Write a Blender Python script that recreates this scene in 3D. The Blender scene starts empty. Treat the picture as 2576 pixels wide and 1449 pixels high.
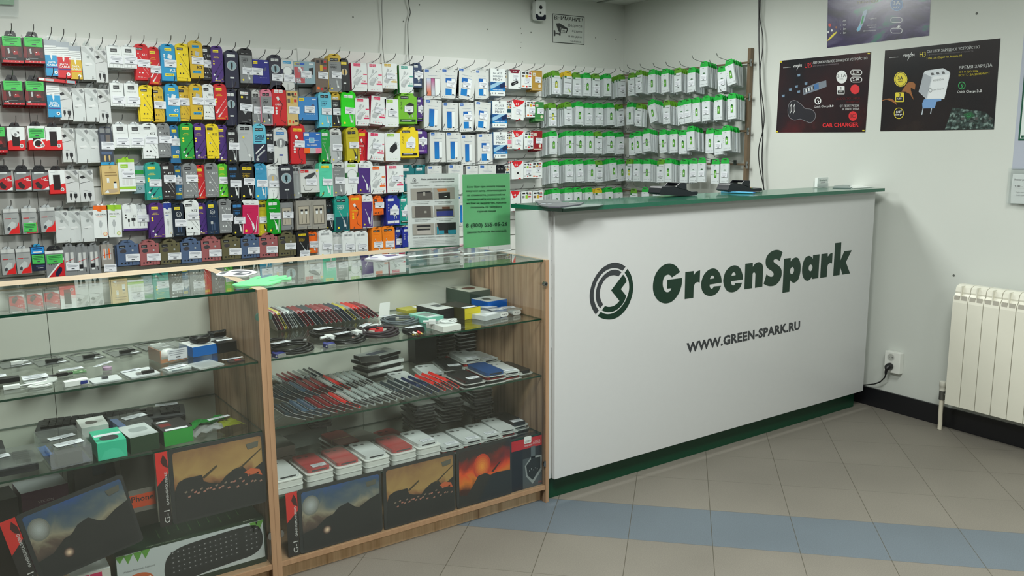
import bpy, math, random
from mathutils import Vector, Matrix
from mathutils.geometry import tessellate_polygon
random.seed(7)
sc = bpy.context.scene
COL = sc.collection
PI = math.pi

# ---------------------------------------------------------------- camera
F, PITCH, ROLL, YAW, CH = 2154.3, 0.166467539, -0.00647232312, 0.611944190, 1.41
fw = Vector((math.sin(YAW)*math.cos(PITCH), math.cos(YAW)*math.cos(PITCH), -math.sin(PITCH)))
r0 = Vector((math.cos(YAW), -math.sin(YAW), 0)); u0 = r0.cross(fw)
rt = r0*math.cos(ROLL)+u0*math.sin(ROLL); up = -r0*math.sin(ROLL)+u0*math.cos(ROLL)
CAM = Vector((0, 0, CH))
cam = bpy.data.cameras.new('camera'); camo = bpy.data.objects.new('camera', cam); COL.objects.link(camo)
m = Matrix((rt, up, -fw)).transposed().to_4x4(); m.translation = CAM
camo.matrix_world = m
cam.sensor_width = 36; cam.sensor_fit = 'HORIZONTAL'; cam.lens = F*36/2576; cam.clip_start = 0.02
sc.camera = camo
# ---------------------------------------------------------------- view, world, lights
sc.view_settings.view_transform = 'Standard'; sc.view_settings.look = 'None'
sc.view_settings.gamma = 1; sc.view_settings.use_curve_mapping = False
sc.view_settings.exposure = 0.12
sc.cycles.max_bounces = 8; sc.cycles.transparent_max_bounces = 40
sc.cycles.caustics_reflective = False; sc.cycles.caustics_refractive = False
w = bpy.data.worlds.new('world'); sc.world = w; w.use_nodes = True
w.node_tree.nodes['Background'].inputs[0].default_value = (0.75, 0.82, 0.78, 1)
w.node_tree.nodes['Background'].inputs[1].default_value = 0.12
LIGHTS = [(3.0, 3.45), (0.6, 3.45), (2.6, 1.1), (0.9, 1.3), (-1.8, 2.1), (1.8, -1.3)]
LPOW = [26, 23, 28, 50, 20, 28]
for (lx, ly), lp in zip(LIGHTS, LPOW):
    l = bpy.data.lights.new('ceiling_panel_light', 'AREA'); l.shape = 'SQUARE'; l.size = 0.56
    l.energy = lp; l.color = (0.965, 1.0, 0.95)
    lo = bpy.data.objects.new('ceiling_panel_light', l); COL.objects.link(lo); lo.location = (lx, ly, 2.345)

# ---------------------------------------------------------------- pixel rays -> points on real planes
CRP = {'A': (0, 60, 4.2615), 'B': (500, 60, 4.261), 'C': (0, 380, 4.2615), 'D': (500, 380, 4.261), 'E': (1020, 60, 4.261),
       'F': (1020, 380, 4.261), 'G': (1340, 100, 3.45), 'H': (670, 720, 3.578), 'K': (670, 1020, 3.378), 'J': (0, 980, 3.09),
       'I': (0, 640, 3.623), 'L': (1470, 650, 9.057), 'g1': (1630, 640, 10.35), 'g2': (1800, 620, 10.35), 'g3': (1960, 600, 10.35),
       'V': (670, 740, 8.883), 'W': (940, 740, 9.057), 'S': (680, 900, 8.05), 'T': (940, 840, 5.8545), 'U': (690, 1040, 6.962),
       'M': (1900, 0, 3.8107), 'N': (2350, 300, 5.575), 'Q': (1200, 0, 5.152), 'R': (1020, 430, 6.3), 'O': (0, 0, 1.0),
       'X': (1160, 620, 5.575), 'Y': (480, 640, 9.058), 'Z': (1640, 440, 8.587), 'c': (1320, 490, 10.73)}
def px(c, u, v):
    a = CRP[c]; return a[0]+u/a[2], a[1]+v/a[2]
def ray(c, u, v):
    x, y = px(c, u, v)
    return fw + rt*((x-1288)/F) - up*((y-724.5)/F)
def atY(c, u, v, Y):
    d = ray(c, u, v); return CAM+d*(Y/d.y)
def atZ(c, u, v, z):
    d = ray(c, u, v); return CAM+d*((z-CH)/d.z)
WX0, WY0, WSL = 4.166, 2.648, 0.0376          # right wall line x = WX0 + WSL*(y-WY0)
WANG = -PI/2 - math.atan(WSL)                  # turns a -Y facing thing to face out of the right wall
def wallx(y): return WX0+WSL*(y-WY0)
def atR(c, u, v, off=0.0):
    d = ray(c, u, v); t = (WX0-off-WSL*WY0)/(d.x-WSL*d.y); return CAM+d*t

# ---------------------------------------------------------------- materials
MATS = {}
def lin(c): return tuple(((x/255.)/12.92 if x/255. <= .04045 else (((x/255.)+.055)/1.055)**2.4) for x in c)
def M(rgb, rough=0.45, metal=0.0, name=None, coat=0.0, spec=0.5):
    """procedural paint / paper / plastic with a very slight mottling"""
    key = (tuple(rgb), rough, metal, coat, spec)
    if key in MATS: return MATS[key]
    m = bpy.data.materials.new(name or 'plain_%02x%02x%02x' % tuple(int(v) for v in rgb)); m.use_nodes = True
    nt = m.node_tree; b = nt.nodes['Principled BSDF']; c = lin(rgb)
    n = nt.nodes.new('ShaderNodeTexNoise'); n.inputs['Scale'].default_value = 35; n.inputs['Detail'].default_value = 3
    tc = nt.nodes.new('ShaderNodeTexCoord'); nt.links.new(tc.outputs['Object'], n.inputs['Vector'])
    r = nt.nodes.new('ShaderNodeValToRGB')
    r.color_ramp.elements[0].color = tuple(x*.985 for x in c)+(1,); r.color_ramp.elements[1].color = tuple(min(1, x*1.015) for x in c)+(1,)
    nt.links.new(n.outputs['Fac'], r.inputs['Fac']); nt.links.new(r.outputs['Color'], b.inputs['Base Color'])
    b.inputs['Roughness'].default_value = rough; b.inputs['Metallic'].default_value = metal
    b.inputs['Coat Weight'].default_value = coat; b.inputs['Specular IOR Level'].default_value = spec
    MATS[key] = m; return m
def clear_mat(name, tint=(0.93, 0.97, 0.95), rough=0.0, body=0.0, bodycol=(200, 205, 205)):
    """thin clear sheet: straight-through transmission plus fresnel reflection (same from every side)"""
    m = bpy.data.materials.new(name); m.use_nodes = True; nt = m.node_tree; nt.nodes.clear()
    out = nt.nodes.new('ShaderNodeOutputMaterial'); tr = nt.nodes.new('ShaderNodeBsdfTransparent'); tr.inputs[0].default_value = tint+(1,)
    gl = nt.nodes.new('ShaderNodeBsdfGlossy'); gl.inputs['Roughness'].default_value = rough; gl.inputs['Color'].default_value = (.95, 1, .97, 1)
    fr = nt.nodes.new('ShaderNodeFresnel'); ge = nt.nodes.new('ShaderNodeNewGeometry'); mr = nt.nodes.new('ShaderNodeMapRange')
    mr.inputs['To Min'].default_value = 1.5; mr.inputs['To Max'].default_value = 1/1.5
    nt.links.new(ge.outputs['Backfacing'], mr.inputs['Value']); nt.links.new(mr.outputs['Result'], fr.inputs['IOR'])
    mx = nt.nodes.new('ShaderNodeMixShader'); nt.links.new(fr.outputs['Fac'], mx.inputs['Fac'])
    src = tr
    if body > 0:
        d = nt.nodes.new('ShaderNodeBsdfDiffuse'); d.inputs['Color'].default_value = lin(bodycol)+(1,)
        m2 = nt.nodes.new('ShaderNodeMixShader'); m2.inputs['Fac'].default_value = body
        nt.links.new(tr.outputs[0], m2.inputs[1]); nt.links.new(d.outputs[0], m2.inputs[2]); src = m2
    nt.links.new(src.outputs[0], mx.inputs[1]); nt.links.new(gl.outputs[0], mx.inputs[2]); nt.links.new(mx.outputs[0], out.inputs[0])
    return m
GLASS = clear_mat('clear_glass', (.975, .99, .98)); GEDGE = M((14, 58, 42), .15, name='green_glass_edge')
CLEAR = clear_mat('clear_plastic', (.96, .97, .97), .05, .06, (215, 220, 222))
MILKY = clear_mat('cloudy_plastic', (.94, .95, .95), .12, .3, (205, 210, 210))
def ramp_mat(name, build):
    m = bpy.data.materials.new(name); m.use_nodes = True; nt = m.node_tree
    build(nt, nt.nodes['Principled BSDF']); return m
def streak(name, cols, scale, rough=.45, off=0):
    def f(nt, b):
        tc = nt.nodes.new('ShaderNodeTexCoord'); mp = nt.nodes.new('ShaderNodeMapping'); mp.inputs['Scale'].default_value = scale
        mp.inputs['Location'].default_value = (off, off*.7, 0)
        n = nt.nodes.new('ShaderNodeTexNoise'); n.inputs['Scale'].default_value = 1; n.inputs['Detail'].default_value = 5; n.inputs['Roughness'].default_value = .65
        r = nt.nodes.new('ShaderNodeValToRGB'); el = r.color_ramp.elements
        while len(el) < len(cols): el.new(.5)
        for e, (p, c) in zip(el, cols): e.position = p; e.color = lin(c)+(1,)
        nt.links.new(tc.outputs['Object'], mp.inputs[0]); nt.links.new(mp.outputs[0], n.inputs['Vector'])
        nt.links.new(n.outputs['Fac'], r.inputs[0]); nt.links.new(r.outputs[0], b.inputs['Base Color'])
        b.inputs['Roughness'].default_value = rough
    return ramp_mat(name, f)
ZEBRA = streak('zebrano_laminate', [(.30, (96, 68, 48)), (.42, (152, 122, 96)), (.52, (182, 152, 124)), (.66, (150, 116, 88)), (.75, (100, 70, 50))], (30, 30, .8))
ZEBRAK = streak('zebrano_kickboard', [(.30, (150, 112, 78)), (.38, (206, 168, 126)), (.55, (232, 198, 156)), (.70, (214, 176, 134)), (.78, (150, 110, 78))], (26, 26, .8), off=3)
OAK = streak('light_oak_edging', [(.3, (158, 124, 94)), (.7, (176, 142, 110))], (60, 60, 3))
OAKTOP = streak('pale_oak_rail', [(.3, (178, 160, 134)), (.7, (192, 175, 150))], (3, 60, 60))
def wall_fn(col, dirt=0.035, vert=6):
    def f(nt, b):
        tc = nt.nodes.new('ShaderNodeTexCoord'); n = nt.nodes.new('ShaderNodeTexNoise'); n.inputs['Scale'].default_value = 1.3; n.inputs['Detail'].default_value = 6
        r = nt.nodes.new('ShaderNodeValToRGB'); c = lin(col)
        r.color_ramp.elements[0].color = tuple(x*(1-dirt*2) for x in c)+(1,); r.color_ramp.elements[1].color = tuple(min(1, x*(1+dirt)) for x in c)+(1,)
        nt.links.new(tc.outputs['Object'], n.inputs['Vector']); nt.links.new(n.outputs['Fac'], r.inputs[0]); nt.links.new(r.outputs[0], b.inputs['Base Color'])
        n2 = nt.nodes.new('ShaderNodeTexNoise'); n2.inputs['Scale'].default_value = 220
        bp = nt.nodes.new('ShaderNodeBump'); bp.inputs['Strength'].default_value = .06; bp.inputs['Distance'].default_value = .002
        nt.links.new(tc.outputs['Object'], n2.inputs['Vector']); nt.links.new(n2.outputs['Fac'], bp.inputs['Height']); nt.links.new(bp.outputs[0], b.inputs['Normal'])
        b.inputs['Roughness'].default_value = .6
    return f
WALLM = ramp_mat('white_painted_wall', wall_fn((207, 211, 205)))
FARM = ramp_mat('grey_unseen_wall', wall_fn((104, 106, 104)))  # unseen walls for bounce light, greyed to dim reflections in the case glass
SLATM = ramp_mat('white_slat_board', wall_fn((226, 228, 224)))
BACKM = ramp_mat('grey_white_hardboard', wall_fn((214, 217, 207)))
CEILM = ramp_mat('ceiling_tile_white', wall_fn((205, 210, 205)))
def floor_fn(nt, b):
    N = nt.nodes.new; L = nt.links.new
    ge = N('ShaderNodeNewGeometry'); vr = N('ShaderNodeVectorRotate'); vr.rotation_type = 'Z_AXIS'; vr.inputs['Angle'].default_value = .8078
    L(ge.outputs['Position'], vr.inputs['Vector']); sx = N('ShaderNodeSeparateXYZ'); L(vr.outputs[0], sx.inputs[0])   # X -> across, Y -> along
    def math_(op, a, bb=None):
        n = N('ShaderNodeMath'); n.operation = op
        for i, v in enumerate((a, bb)):
            if v is None: continue
            if isinstance(v, (int, float)): n.inputs[i].default_value = v
            else: L(v, n.inputs[i])
        return n.outputs[0]
    def grid(s, off, per):
        t = math_('ADD', s, -off); t = math_('DIVIDE', t, per); fl = math_('FLOOR', t); fr = math_('SUBTRACT', t, fl)
        d = math_('ABSOLUTE', math_('SUBTRACT', fr, .5)); return math_('GREATER_THAN', d, .5-.0042), fl, d
    g1, f1, d1 = grid(sx.outputs['X'], .139, .298); g2, f2, d2 = grid(sx.outputs['Y'], 2.925, .306)
    # grout gets dirtier in places
    nz = N('ShaderNodeTexNoise'); nz.inputs['Scale'].default_value = 2.2; L(ge.outputs['Position'], nz.inputs['Vector'])
    g = math_('MAXIMUM', math_('MULTIPLY', g1, .9), math_('MULTIPLY', g2, math_('MULTIPLY', nz.outputs['Fac'], 1.1)))
    band = math_('MULTIPLY', math_('GREATER_THAN', sx.outputs['Y'], 2.925), math_('LESS_THAN', sx.outputs['Y'], 3.231))
    # the strip is laid a hair off the tile grid as in the room
    cell = N('ShaderNodeCombineXYZ'); L(f1, cell.inputs[0]); L(f2, cell.inputs[1]); wn = N('ShaderNodeTexWhiteNoise'); wn.noise_dimensions = '3D'; L(cell.outputs[0], wn.inputs['Vector'])
    sp = N('ShaderNodeTexNoise'); sp.inputs['Scale'].default_value = 260; sp.inputs['Detail'].default_value = 2; L(ge.outputs['Position'], sp.inputs['Vector'])
    md = N('ShaderNodeTexNoise'); md.inputs['Scale'].default_value = 3; md.inputs['Detail'].default_value = 5; L(ge.outputs['Position'], md.inputs['Vector'])
    mixc = N('ShaderNodeMix'); mixc.data_type = 'RGBA'; L(band, mixc.inputs[0])
    mixc.inputs[6].default_value = lin((121, 116, 107))+(1,); mixc.inputs[7].default_value = lin((97, 107, 115))+(1,)
    val = math_('ADD', math_('ADD', math_('MULTIPLY', sp.outputs['Fac'], .5), math_('MULTIPLY', md.outputs['Fac'], .3)), math_('MULTIPLY', wn.outputs['Value'], .05))
    val = math_('ADD', val, .58)
    hs = N('ShaderNodeHueSaturation'); L(mixc.outputs[2], hs.inputs['Color']); L(val, hs.inputs['Value'])
    mg = N('ShaderNodeMix'); mg.data_type = 'RGBA'; L(g, mg.inputs[0]); L(hs.outputs[0], mg.inputs[6]); mg.inputs[7].default_value = lin((74, 70, 58))+(1,)
    L(mg.outputs[2], b.inputs['Base Color'])
    rr = N('ShaderNodeMapRange'); rr.inputs['To Min'].default_value = .5; rr.inputs['To Max'].default_value = .68; L(md.outputs['Fac'], rr.inputs['Value']); L(rr.outputs[0], b.inputs['Roughness'])
FLOORM = ramp_mat('floor_tiles', floor_fn)

# ---------------------------------------------------------------- mesh builder
TXT = {}
def contours(cu):
    """outlines of a text curve: letters whose strokes overlap are filled stroke by stroke"""
    L = []
    for sp in cu.splines:
        P = sp.bezier_points; n = len(P); pts = []
        for i in range(n):
            a, b = P[i], P[(i+1) % n]; p0, p1, p2, p3 = a.co.xy, a.handle_right.xy, b.handle_left.xy, b.co.xy
            d = p3-p0; bent = abs(d.cross(p1-p0))+abs(d.cross(p2-p0)) > 1e-5
            for k in range(4 if bent else 1):
                t = k/4; pts.append(p0*(1-t)**3+p1*3*t*(1-t)**2+p2*3*t*t*(1-t)+p3*t**3)
        if n > 2: L.append(pts)
    area = lambda p: sum(p[i].cross(p[(i+1) % len(p)]) for i in range(len(p)))/2
    bb = lambda p: (min(q.x for q in p), max(q.x for q in p), min(q.y for q in p), max(q.y for q in p))
    inside = lambda q, r: q[0] > r[0] and q[1] < r[1] and q[2] > r[2] and q[3] < r[3]
    holes = [p for p in L if any(q is not p and area(p)*area(q) < 0 and inside(bb(p), bb(q)) for q in L)]; outs = [p for p in L if not any(p is h for h in holes)]; vs, fs = [], []
    for o in outs:
        x0, x1, y0, y1 = bb(o); h_ = [h for h in holes if (lambda q: q[0] >= x0-1e-4 and q[1] <= x1+1e-4 and q[2] >= y0-1e-4 and q[3] <= y1+1e-4)(bb(h))]
        loops = [[q.to_3d() for q in o]]+[[q.to_3d() for q in h] for h in h_]; k = len(vs)
        fs += [tuple(i+k for i in f) for f in tessellate_polygon(loops)]; vs += [(q.x, q.y) for l in [o]+h_ for q in l]
    return vs, fs
def text_mesh(s, bold):
    key = (s, bold)
    if key not in TXT:
        asc = s.isascii(); c = bpy.data.curves.new('lettering', 'FONT'); c.body = s; c.offset = bold if asc else 0; c.resolution_u = 2; c.size = 1; c.space_character = 1+bold*(1.6 if asc else .8)
        o = bpy.data.objects.new('lettering', c); COL.objects.link(o); bpy.context.view_layer.update()
        if asc:
            me = o.to_mesh(); vs = [(v.co.x, v.co.y) for v in me.vertices]; fs = [tuple(p.vertices) for p in me.polygons]; o.to_mesh_clear()
        else:
            dg = bpy.context.evaluated_depsgraph_get(); oe = o.evaluated_get(dg); vs, fs = contours(oe.to_curve(dg)); oe.to_curve_clear()
            base, bf = list(vs), list(fs)
            for dx in ((bold, bold*2) if bold > 0 else ()): k_ = len(vs); vs += [(a+dx, b) for a, b in base]; fs += [tuple(i+k_ for i in f) for f in bf]
        bpy.data.objects.remove(o); bpy.data.curves.remove(c)
        if not vs: vs = [(0, 0)]
        x0 = min(v[0] for v in vs); x1 = max(v[0] for v in vs); y0 = min(v[1] for v in vs); y1 = max(v[1] for v in vs)
        TXT[key] = (vs, fs, x0, x1, y0, y1)
    return TXT[key]
class PB:
    """collects shapes; build() links them as ONE mesh object. Local frame: x right, z up, front faces -y"""
    def __init__(s): s.v = []; s.f = []; s.mi = []; s.m = []; s.sm = []
    def mat(s, m):
        if m not in s.m: s.m.append(m)
        return s.m.index(m)
    def add(s, vs, fs, m, smooth=False):
        o = len(s.v); s.v += [tuple(v) for v in vs]; k = s.mat(m)
        for f in fs: s.f.append(tuple(i+o for i in f)); s.mi.append(k); s.sm.append(smooth)
        return s
    def box(s, x0, x1, y0, y1, z0, z1, m):
        return s.add([(x0, y0, z0), (x1, y0, z0), (x1, y1, z0), (x0, y1, z0), (x0, y0, z1), (x1, y0, z1), (x1, y1, z1), (x0, y1, z1)],
                     [(0, 3, 2, 1), (4, 5, 6, 7), (0, 1, 5, 4), (1, 2, 6, 5), (2, 3, 7, 6), (3, 0, 4, 7)], m)
    def slab(s, x0, x1, y0, y1, z0, z1, face, edge):
        """thin z-slab with its own edge colour"""
        s.add([(x0, y0, z0), (x1, y0, z0), (x1, y1, z0), (x0, y1, z0), (x0, y0, z1), (x1, y0, z1), (x1, y1, z1), (x0, y1, z1)], [(0, 3, 2, 1), (4, 5, 6, 7)], face)
        return s.add(s.v[-8:], [(0, 1, 5, 4), (1, 2, 6, 5), (2, 3, 7, 6), (3, 0, 4, 7)], edge)
    def quad(s, a, b, c, d, m): return s.add([a, b, c, d], [(0, 1, 2, 3)], m)
    def poly(s, pts, m, holes=()):
        loops = [[Vector(p) for p in pts]]+[[Vector(p) for p in h] for h in holes]
        fs = tessellate_polygon(loops); vs = [p for l in loops for p in l]
        return s.add(vs, [tuple(f) for f in fs], m)
    def prism(s, pts, m, d, holes=(), side=None):
        """front polygon pts (3D) plus side walls and back, extruded by vector d"""
        d = Vector(d); side = side or m
        s.poly(pts, m, holes); s.poly([Vector(p)+d for p in pts], side, [[Vector(q)+d for q in h] for h in holes])
        for l in (pts,)+tuple(holes):
            n = len(l); vs = [Vector(p) for p in l]+[Vector(p)+d for p in l]
            s.add(vs, [(i, (i+1) % n, n+(i+1) % n, n+i) for i in range(n)], side)
        return s
    def out(s, pts, y0, y1, m, side=None, holes=()):
        """2D outline in x,z at front y0 extruded back to y1"""
        return s.prism([(p[0], y0, p[1]) for p in pts], m, (0, y1-y0, 0), tuple([(p[0], y0, p[1]) for p in h] for h in holes), side)
    def lay(s, pts, z0, z1, m, side=None, holes=()):
        """2D outline in x,y, from top z1 down to z0"""
        return s.prism([(p[0], p[1], z1) for p in pts], m, (0, 0, z0-z1), tuple([(p[0], p[1], z1) for p in h] for h in holes), side)
    def rect(s, x0, z0, x1, z1, y, m): return s.quad((x0, y, z0), (x1, y, z0), (x1, y, z1), (x0, y, z1), m)
    def disc(s, x, z, r, y, m, n=14, rz=None, r_in=0):
        rz = rz or r; o = [(x+r*math.cos(2*PI*i/n), y, z+rz*math.sin(2*PI*i/n)) for i in range(n)]
        if r_in <= 0: return s.add(o, [tuple(range(n))], m)
        k = r_in/r; i_ = [(x+(p[0]-x)*k, y, z+(p[2]-z)*k) for p in o]
        return s.add(o+i_, [(i, (i+1) % n, n+(i+1) % n, n+i) for i in range(n)], m)
    def line(s, x0, z0, x1, z1, w, y, m):
        dx, dz = x1-x0, z1-z0; l = math.hypot(dx, dz) or 1; nx, nz = -dz/l*w/2, dx/l*w/2
        return s.quad((x0-nx, y, z0-nz), (x1-nx, y, z1-nz), (x1+nx, y, z1+nz), (x0+nx, y, z0+nz), m)
    def text(s, t, x, z, h, y, m, w=None, al='l', bold=0.0, U=(1, 0, 0), W=(0, 0, 1), O=None):
        """lettering of height h (x,z = left/centre/right baseline); squeezed to width w when given"""
        vs, fs, x0, x1, y0, y1 = text_mesh(t, bold)
        cap = 0.73; sz = h/cap; sx = sz
        if w: sx = w/(x1-x0)
        tw = (x1-x0)*sx; ox = {'l': 0, 'c': -tw/2, 'r': -tw}[al]
        if O is None:
            return s.add([(x+ox+(a-x0)*sx, y, z+b*sz) for a, b in vs], fs, m)
        O, U, W = Vector(O), Vector(U), Vector(W)
        return s.add([O+U*(ox+(a-x0)*sx)+W*(b*sz) for a, b in vs], fs, m)
    def tube(s, pts, r, m, n=7, cap=True):
        pts = [Vector(p) for p in pts]; rings = []; rr = r if isinstance(r, (list, tuple)) else [r]*len(pts)
        for i, p in enumerate(pts):
            t = (pts[min(i+1, len(pts)-1)]-pts[max(i-1, 0)]).normalized()
            a = t.orthogonal().normalized() if i == 0 else (a-t*a.dot(t)).normalized()
            b = t.cross(a); rings.append([p+a*(rr[i]*math.cos(2*PI*k/n))+b*(rr[i]*math.sin(2*PI*k/n)) for k in range(n)])
        vs = [v for g in rings for v in g]; fs = []
        for i in range(len(pts)-1):
            for k in range(n): fs.append((i*n+k, i*n+(k+1) % n, (i+1)*n+(k+1) % n, (i+1)*n+k))
        s.add(vs, fs, m, True)
        if cap: s.add(rings[0], [tuple(range(n))], m); s.add(rings[-1], [tuple(range(n))], m)
        return s
    def move(s, mat, i0=0):
        for i in range(i0, len(s.v)): s.v[i] = tuple(mat @ Vector(s.v[i]))
        return s
    def mesh(s, name):
        me = bpy.data.meshes.new(name); me.from_pydata(s.v, [], s.f)
        for m in s.m: me.materials.append(m)
        me.polygons.foreach_set('material_index', s.mi); me.polygons.foreach_set('use_smooth', s.sm); me.update(); return me
    def build(s, name, parent=None, loc=None, rot=None, bevel=0):
        o = bpy.data.objects.new(name, s.mesh(name)); COL.objects.link(o)
        if parent: o.parent = parent
        if loc is not None: o.location = loc
        if rot is not None: o.rotation_euler = rot
        if bevel:
            b = o.modifiers.new('bevel', 'BEVEL'); b.width = bevel; b.segments = 2; b.limit_method = 'ANGLE'
        return o
LABELS = {}
def tag(o, label, cat, group=None):
    o['label'] = label; o['category'] = cat
    if group: o['group'] = group
    return o
def thing(name, label, cat, loc=(0, 0, 0), rot=(0, 0, 0), group=None):
    o = bpy.data.objects.new(name, None); COL.objects.link(o); o.empty_display_size = .05
    o.location = loc; o.rotation_euler = rot; return tag(o, label, cat, group)
def struct(o): o['kind'] = 'structure'; return o
def rrect(x0, z0, x1, z1, r, n=4):
    P = []
    for cx, cz, a in ((x1-r, z1-r, 0), (x0+r, z1-r, PI/2), (x0+r, z0+r, PI), (x1-r, z0+r, 3*PI/2)):
        P += [(cx+r*math.cos(a+PI/2*i/n), cz+r*math.sin(a+PI/2*i/n)) for i in range(n+1)]
    return P
def ell(x, z, a, b, n=20, t0=0, t1=2*PI): return [(x+a*math.cos(t0+(t1-t0)*i/n), z+b*math.sin(t0+(t1-t0)*i/n)) for i in range(n)]
def smooth(path, sub=6):
    """closed path of (x,y) corners and (x,y,1) smooth points -> dense outline"""
    n = len(path); P = [Vector(p[:2]) for p in path]; S = [len(p) > 2 for p in path]; out = []
    for i in range(n):
        j = (i+1) % n; a, b = P[i], P[j]
        if not S[i] and not S[j]: out.append(a); continue
        ta = (P[j]-P[i-1])*.5 if S[i] else (b-a); tb = (P[(j+1) % n]-a)*.5 if S[j] else (b-a)
        for k in range(sub):
            t = k/sub; h = (2*t**3-3*t*t+1, t**3-2*t*t+t, -2*t**3+3*t*t, t**3-t*t)
            out.append(a*h[0]+ta*h[1]+b*h[2]+tb*h[3])
    return out

# ================================================================ setting
BY = 4.65; CZ = 2.364
RX1 = wallx(BY)
XL, YF = -3.2, -3.2
p = PB(); p.quad((XL, YF, 0), (wallx(YF), YF, 0), (RX1, BY, 0), (XL, BY, 0), FLOORM); struct(p.build('floor'))
p = PB(); p.quad((XL, YF, CZ), (XL, BY, CZ), (RX1, BY, CZ), (wallx(YF), YF, CZ), CEILM)
g = M((150, 156, 150), .5)
for i in range(14):
    y = BY-.45-i*.6
    if y > YF: p.box(XL, wallx(y), y-.012, y+.012, CZ-.006, CZ-.001, g)
for i in range(13):
    x = 4.0-i*.6
    if x > XL: p.box(x-.012, x+.012, YF, BY, CZ-.006, CZ-.001, g)
struct(p.build('ceiling'))
p = PB(); p.quad((XL, BY, 0), (RX1, BY, 0), (RX1, BY, CZ), (XL, BY, CZ), WALLM)
dk = M((92, 96, 90), .6)
for u, v in ((565/5.152, 367/5.152), (575/5.152, 435/5.152), (572/5.152, 548/5.152), (568/5.152, 617/5.152)):
    q = atY('O', 1200+u, v, BY-.001); p.disc(q.x, q.z, .003, q.y, dk, 8)
for u, v in ((1800, 515), (1537, 490), (700, 420), (133, 380)):
    q = atY('Q', u, v, BY-.001); p.disc(q.x, q.z, .0045, q.y, dk, 8)
for x, y in ((888, 43), (1015, 54), (1055, 12)):
    q = atY('O', x, y, BY-.001); p.disc(q.x, q.z, .005, q.y, dk, 8)
struct(p.build('wall_back'))
p = PB(); p.quad((wallx(YF), YF, 0), (wallx(YF), YF, CZ), (RX1, BY, CZ), (RX1, BY, 0), WALLM)
for x, y in ((2457, 34), (2399, 693)):
    q = atR('O', x, y, .001); p.add([(q.x, q.y+.006*math.cos(a*.8), q.z+.006*math.sin(a*.8)) for a in range(8)], [tuple(range(8))], dk)
struct(p.build('wall_right'))
p = PB(); p.quad((XL, YF, 0), (XL, BY, 0), (XL, BY, CZ), (XL, YF, CZ), FARM); struct(p.build('wall_left'))
p = PB(); p.quad((XL, YF, 0), (XL, YF, CZ), (wallx(YF), YF, CZ), (wallx(YF), YF, 0), FARM); struct(p.build('wall_front'))
p = PB()
d = Vector((WSL, 1, 0)).normalized(); nrm = Vector((-1, WSL, 0)).normalized()
a = Vector((wallx(2.80), 2.80, 0)); b_ = Vector((wallx(YF+.01), YF+.01, 0))
for A, B_, mm in ((a, b_, M((24, 24, 28), .35, name='black_skirting')),):
    vs = [A, A+nrm*.012, B_+nrm*.012, B_]; vs = [v+Vector((0, 0, .0005)) for v in vs]; top = [v+Vector((0, 0, .099)) for v in vs]
    p.add(vs+top, [(0, 1, 5, 4), (1, 2, 6, 5), (2, 3, 7, 6), (4, 5, 6, 7), (3, 0, 4, 7)], mm)
struct(p.build('baseboard_right'))
# warm strip of sealant above the skirting
# ceiling lamps
PAN = bpy.data.materials.new('lit_panel'); PAN.use_nodes = True
PAN.node_tree.nodes['Principled BSDF'].inputs['Emission Color'].default_value = (.94, 1, .96, 1); PAN.node_tree.nodes['Principled BSDF'].inputs['Emission Strength'].default_value = 3
nm = ['over the space behind the counter', 'over the left hooks', 'in front of the counter', 'in front of the display cases', 'far left of the room', 'behind the photographer']
for (lx, ly), t in zip(LIGHTS, nm):
    L = thing('ceiling_lamp', 'square white ceiling lamp panel '+t, 'lamp', (lx, ly, CZ))
    PB().box(-.3, .3, -.3, .3, -.012, -.002, M((225, 228, 225), .4)).build('frame', L)
    PB().box(-.28, .28, -.28, .28, -.0145, -.0125, PAN).build('diffuser', L)
# ================================================================ helpers for flat graphics traced on real planes
def wbuild(p, name, parent, bevel=0):
    o = parent.location
    p.v = [(v[0]-o.x, v[1]-o.y, v[2]-o.z) for v in p.v]
    return p.build(name, parent, bevel=bevel)
def tx(p, fn, u0, v0, u1, v1, h, s, m, bold=0.0):
    """lettering whose baseline runs from crop point (u0,v0) to (u1,v1), h crop pixels high"""
    a, b, c = fn(u0, v0), fn(u1, v1), fn(u0, v0-h)
    U = b-a; w = U.length; W = c-a; H = W.length
    vs, fs, x0, x1, y0, y1 = text_mesh(s, bold)
    W = W.normalized(); U = U.normalized()
    return p.add([a+U*((q-x0)*w/(x1-x0))+W*(r*H/.73) for q, r in vs], fs, m)
def pl(p, fn, pts, m, holes=()): return p.poly([fn(*q) for q in pts], m, [[fn(*q) for q in h] for h in holes])
def rc(p, fn, u0, v0, u1, v1, m): return pl(p, fn, [(u0, v0), (u1, v0), (u1, v1), (u0, v1)], m)
def ln(p, fn, u0, v0, u1, v1, w, m):
    dx, dy = u1-u0, v1-v0; l = math.hypot(dx, dy) or 1; nx, ny = -dy/l*w/2, dx/l*w/2
    return pl(p, fn, [(u0-nx, v0-ny), (u1-nx, v1-ny), (u1+nx, v1+ny), (u0+nx, v0+ny)], m)
def ring(p, fn, u, v, a, b, w, m, n=28):
    return pl(p, fn, ell(u, v, a, b, n), m, [ell(u, v, a-w, b-w, n)[::-1]])
WHITE = M((236, 240, 238), .35); PAPER = M((232, 236, 234), .55); INK = M((30, 32, 34), .5); GREYINK = M((120, 124, 126), .5)
BLACK = M((18, 18, 20), .4); STEEL = M((150, 152, 152), .25, 1.0, name='brushed_steel'); HOOKM = M((112, 114, 114), .3, .9, name='zinc_wire')
RED = M((200, 34, 40), .35); YEL = M((226, 200, 40), .4); LIME = M((72, 190, 88), .5, name='green_paper')

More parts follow.
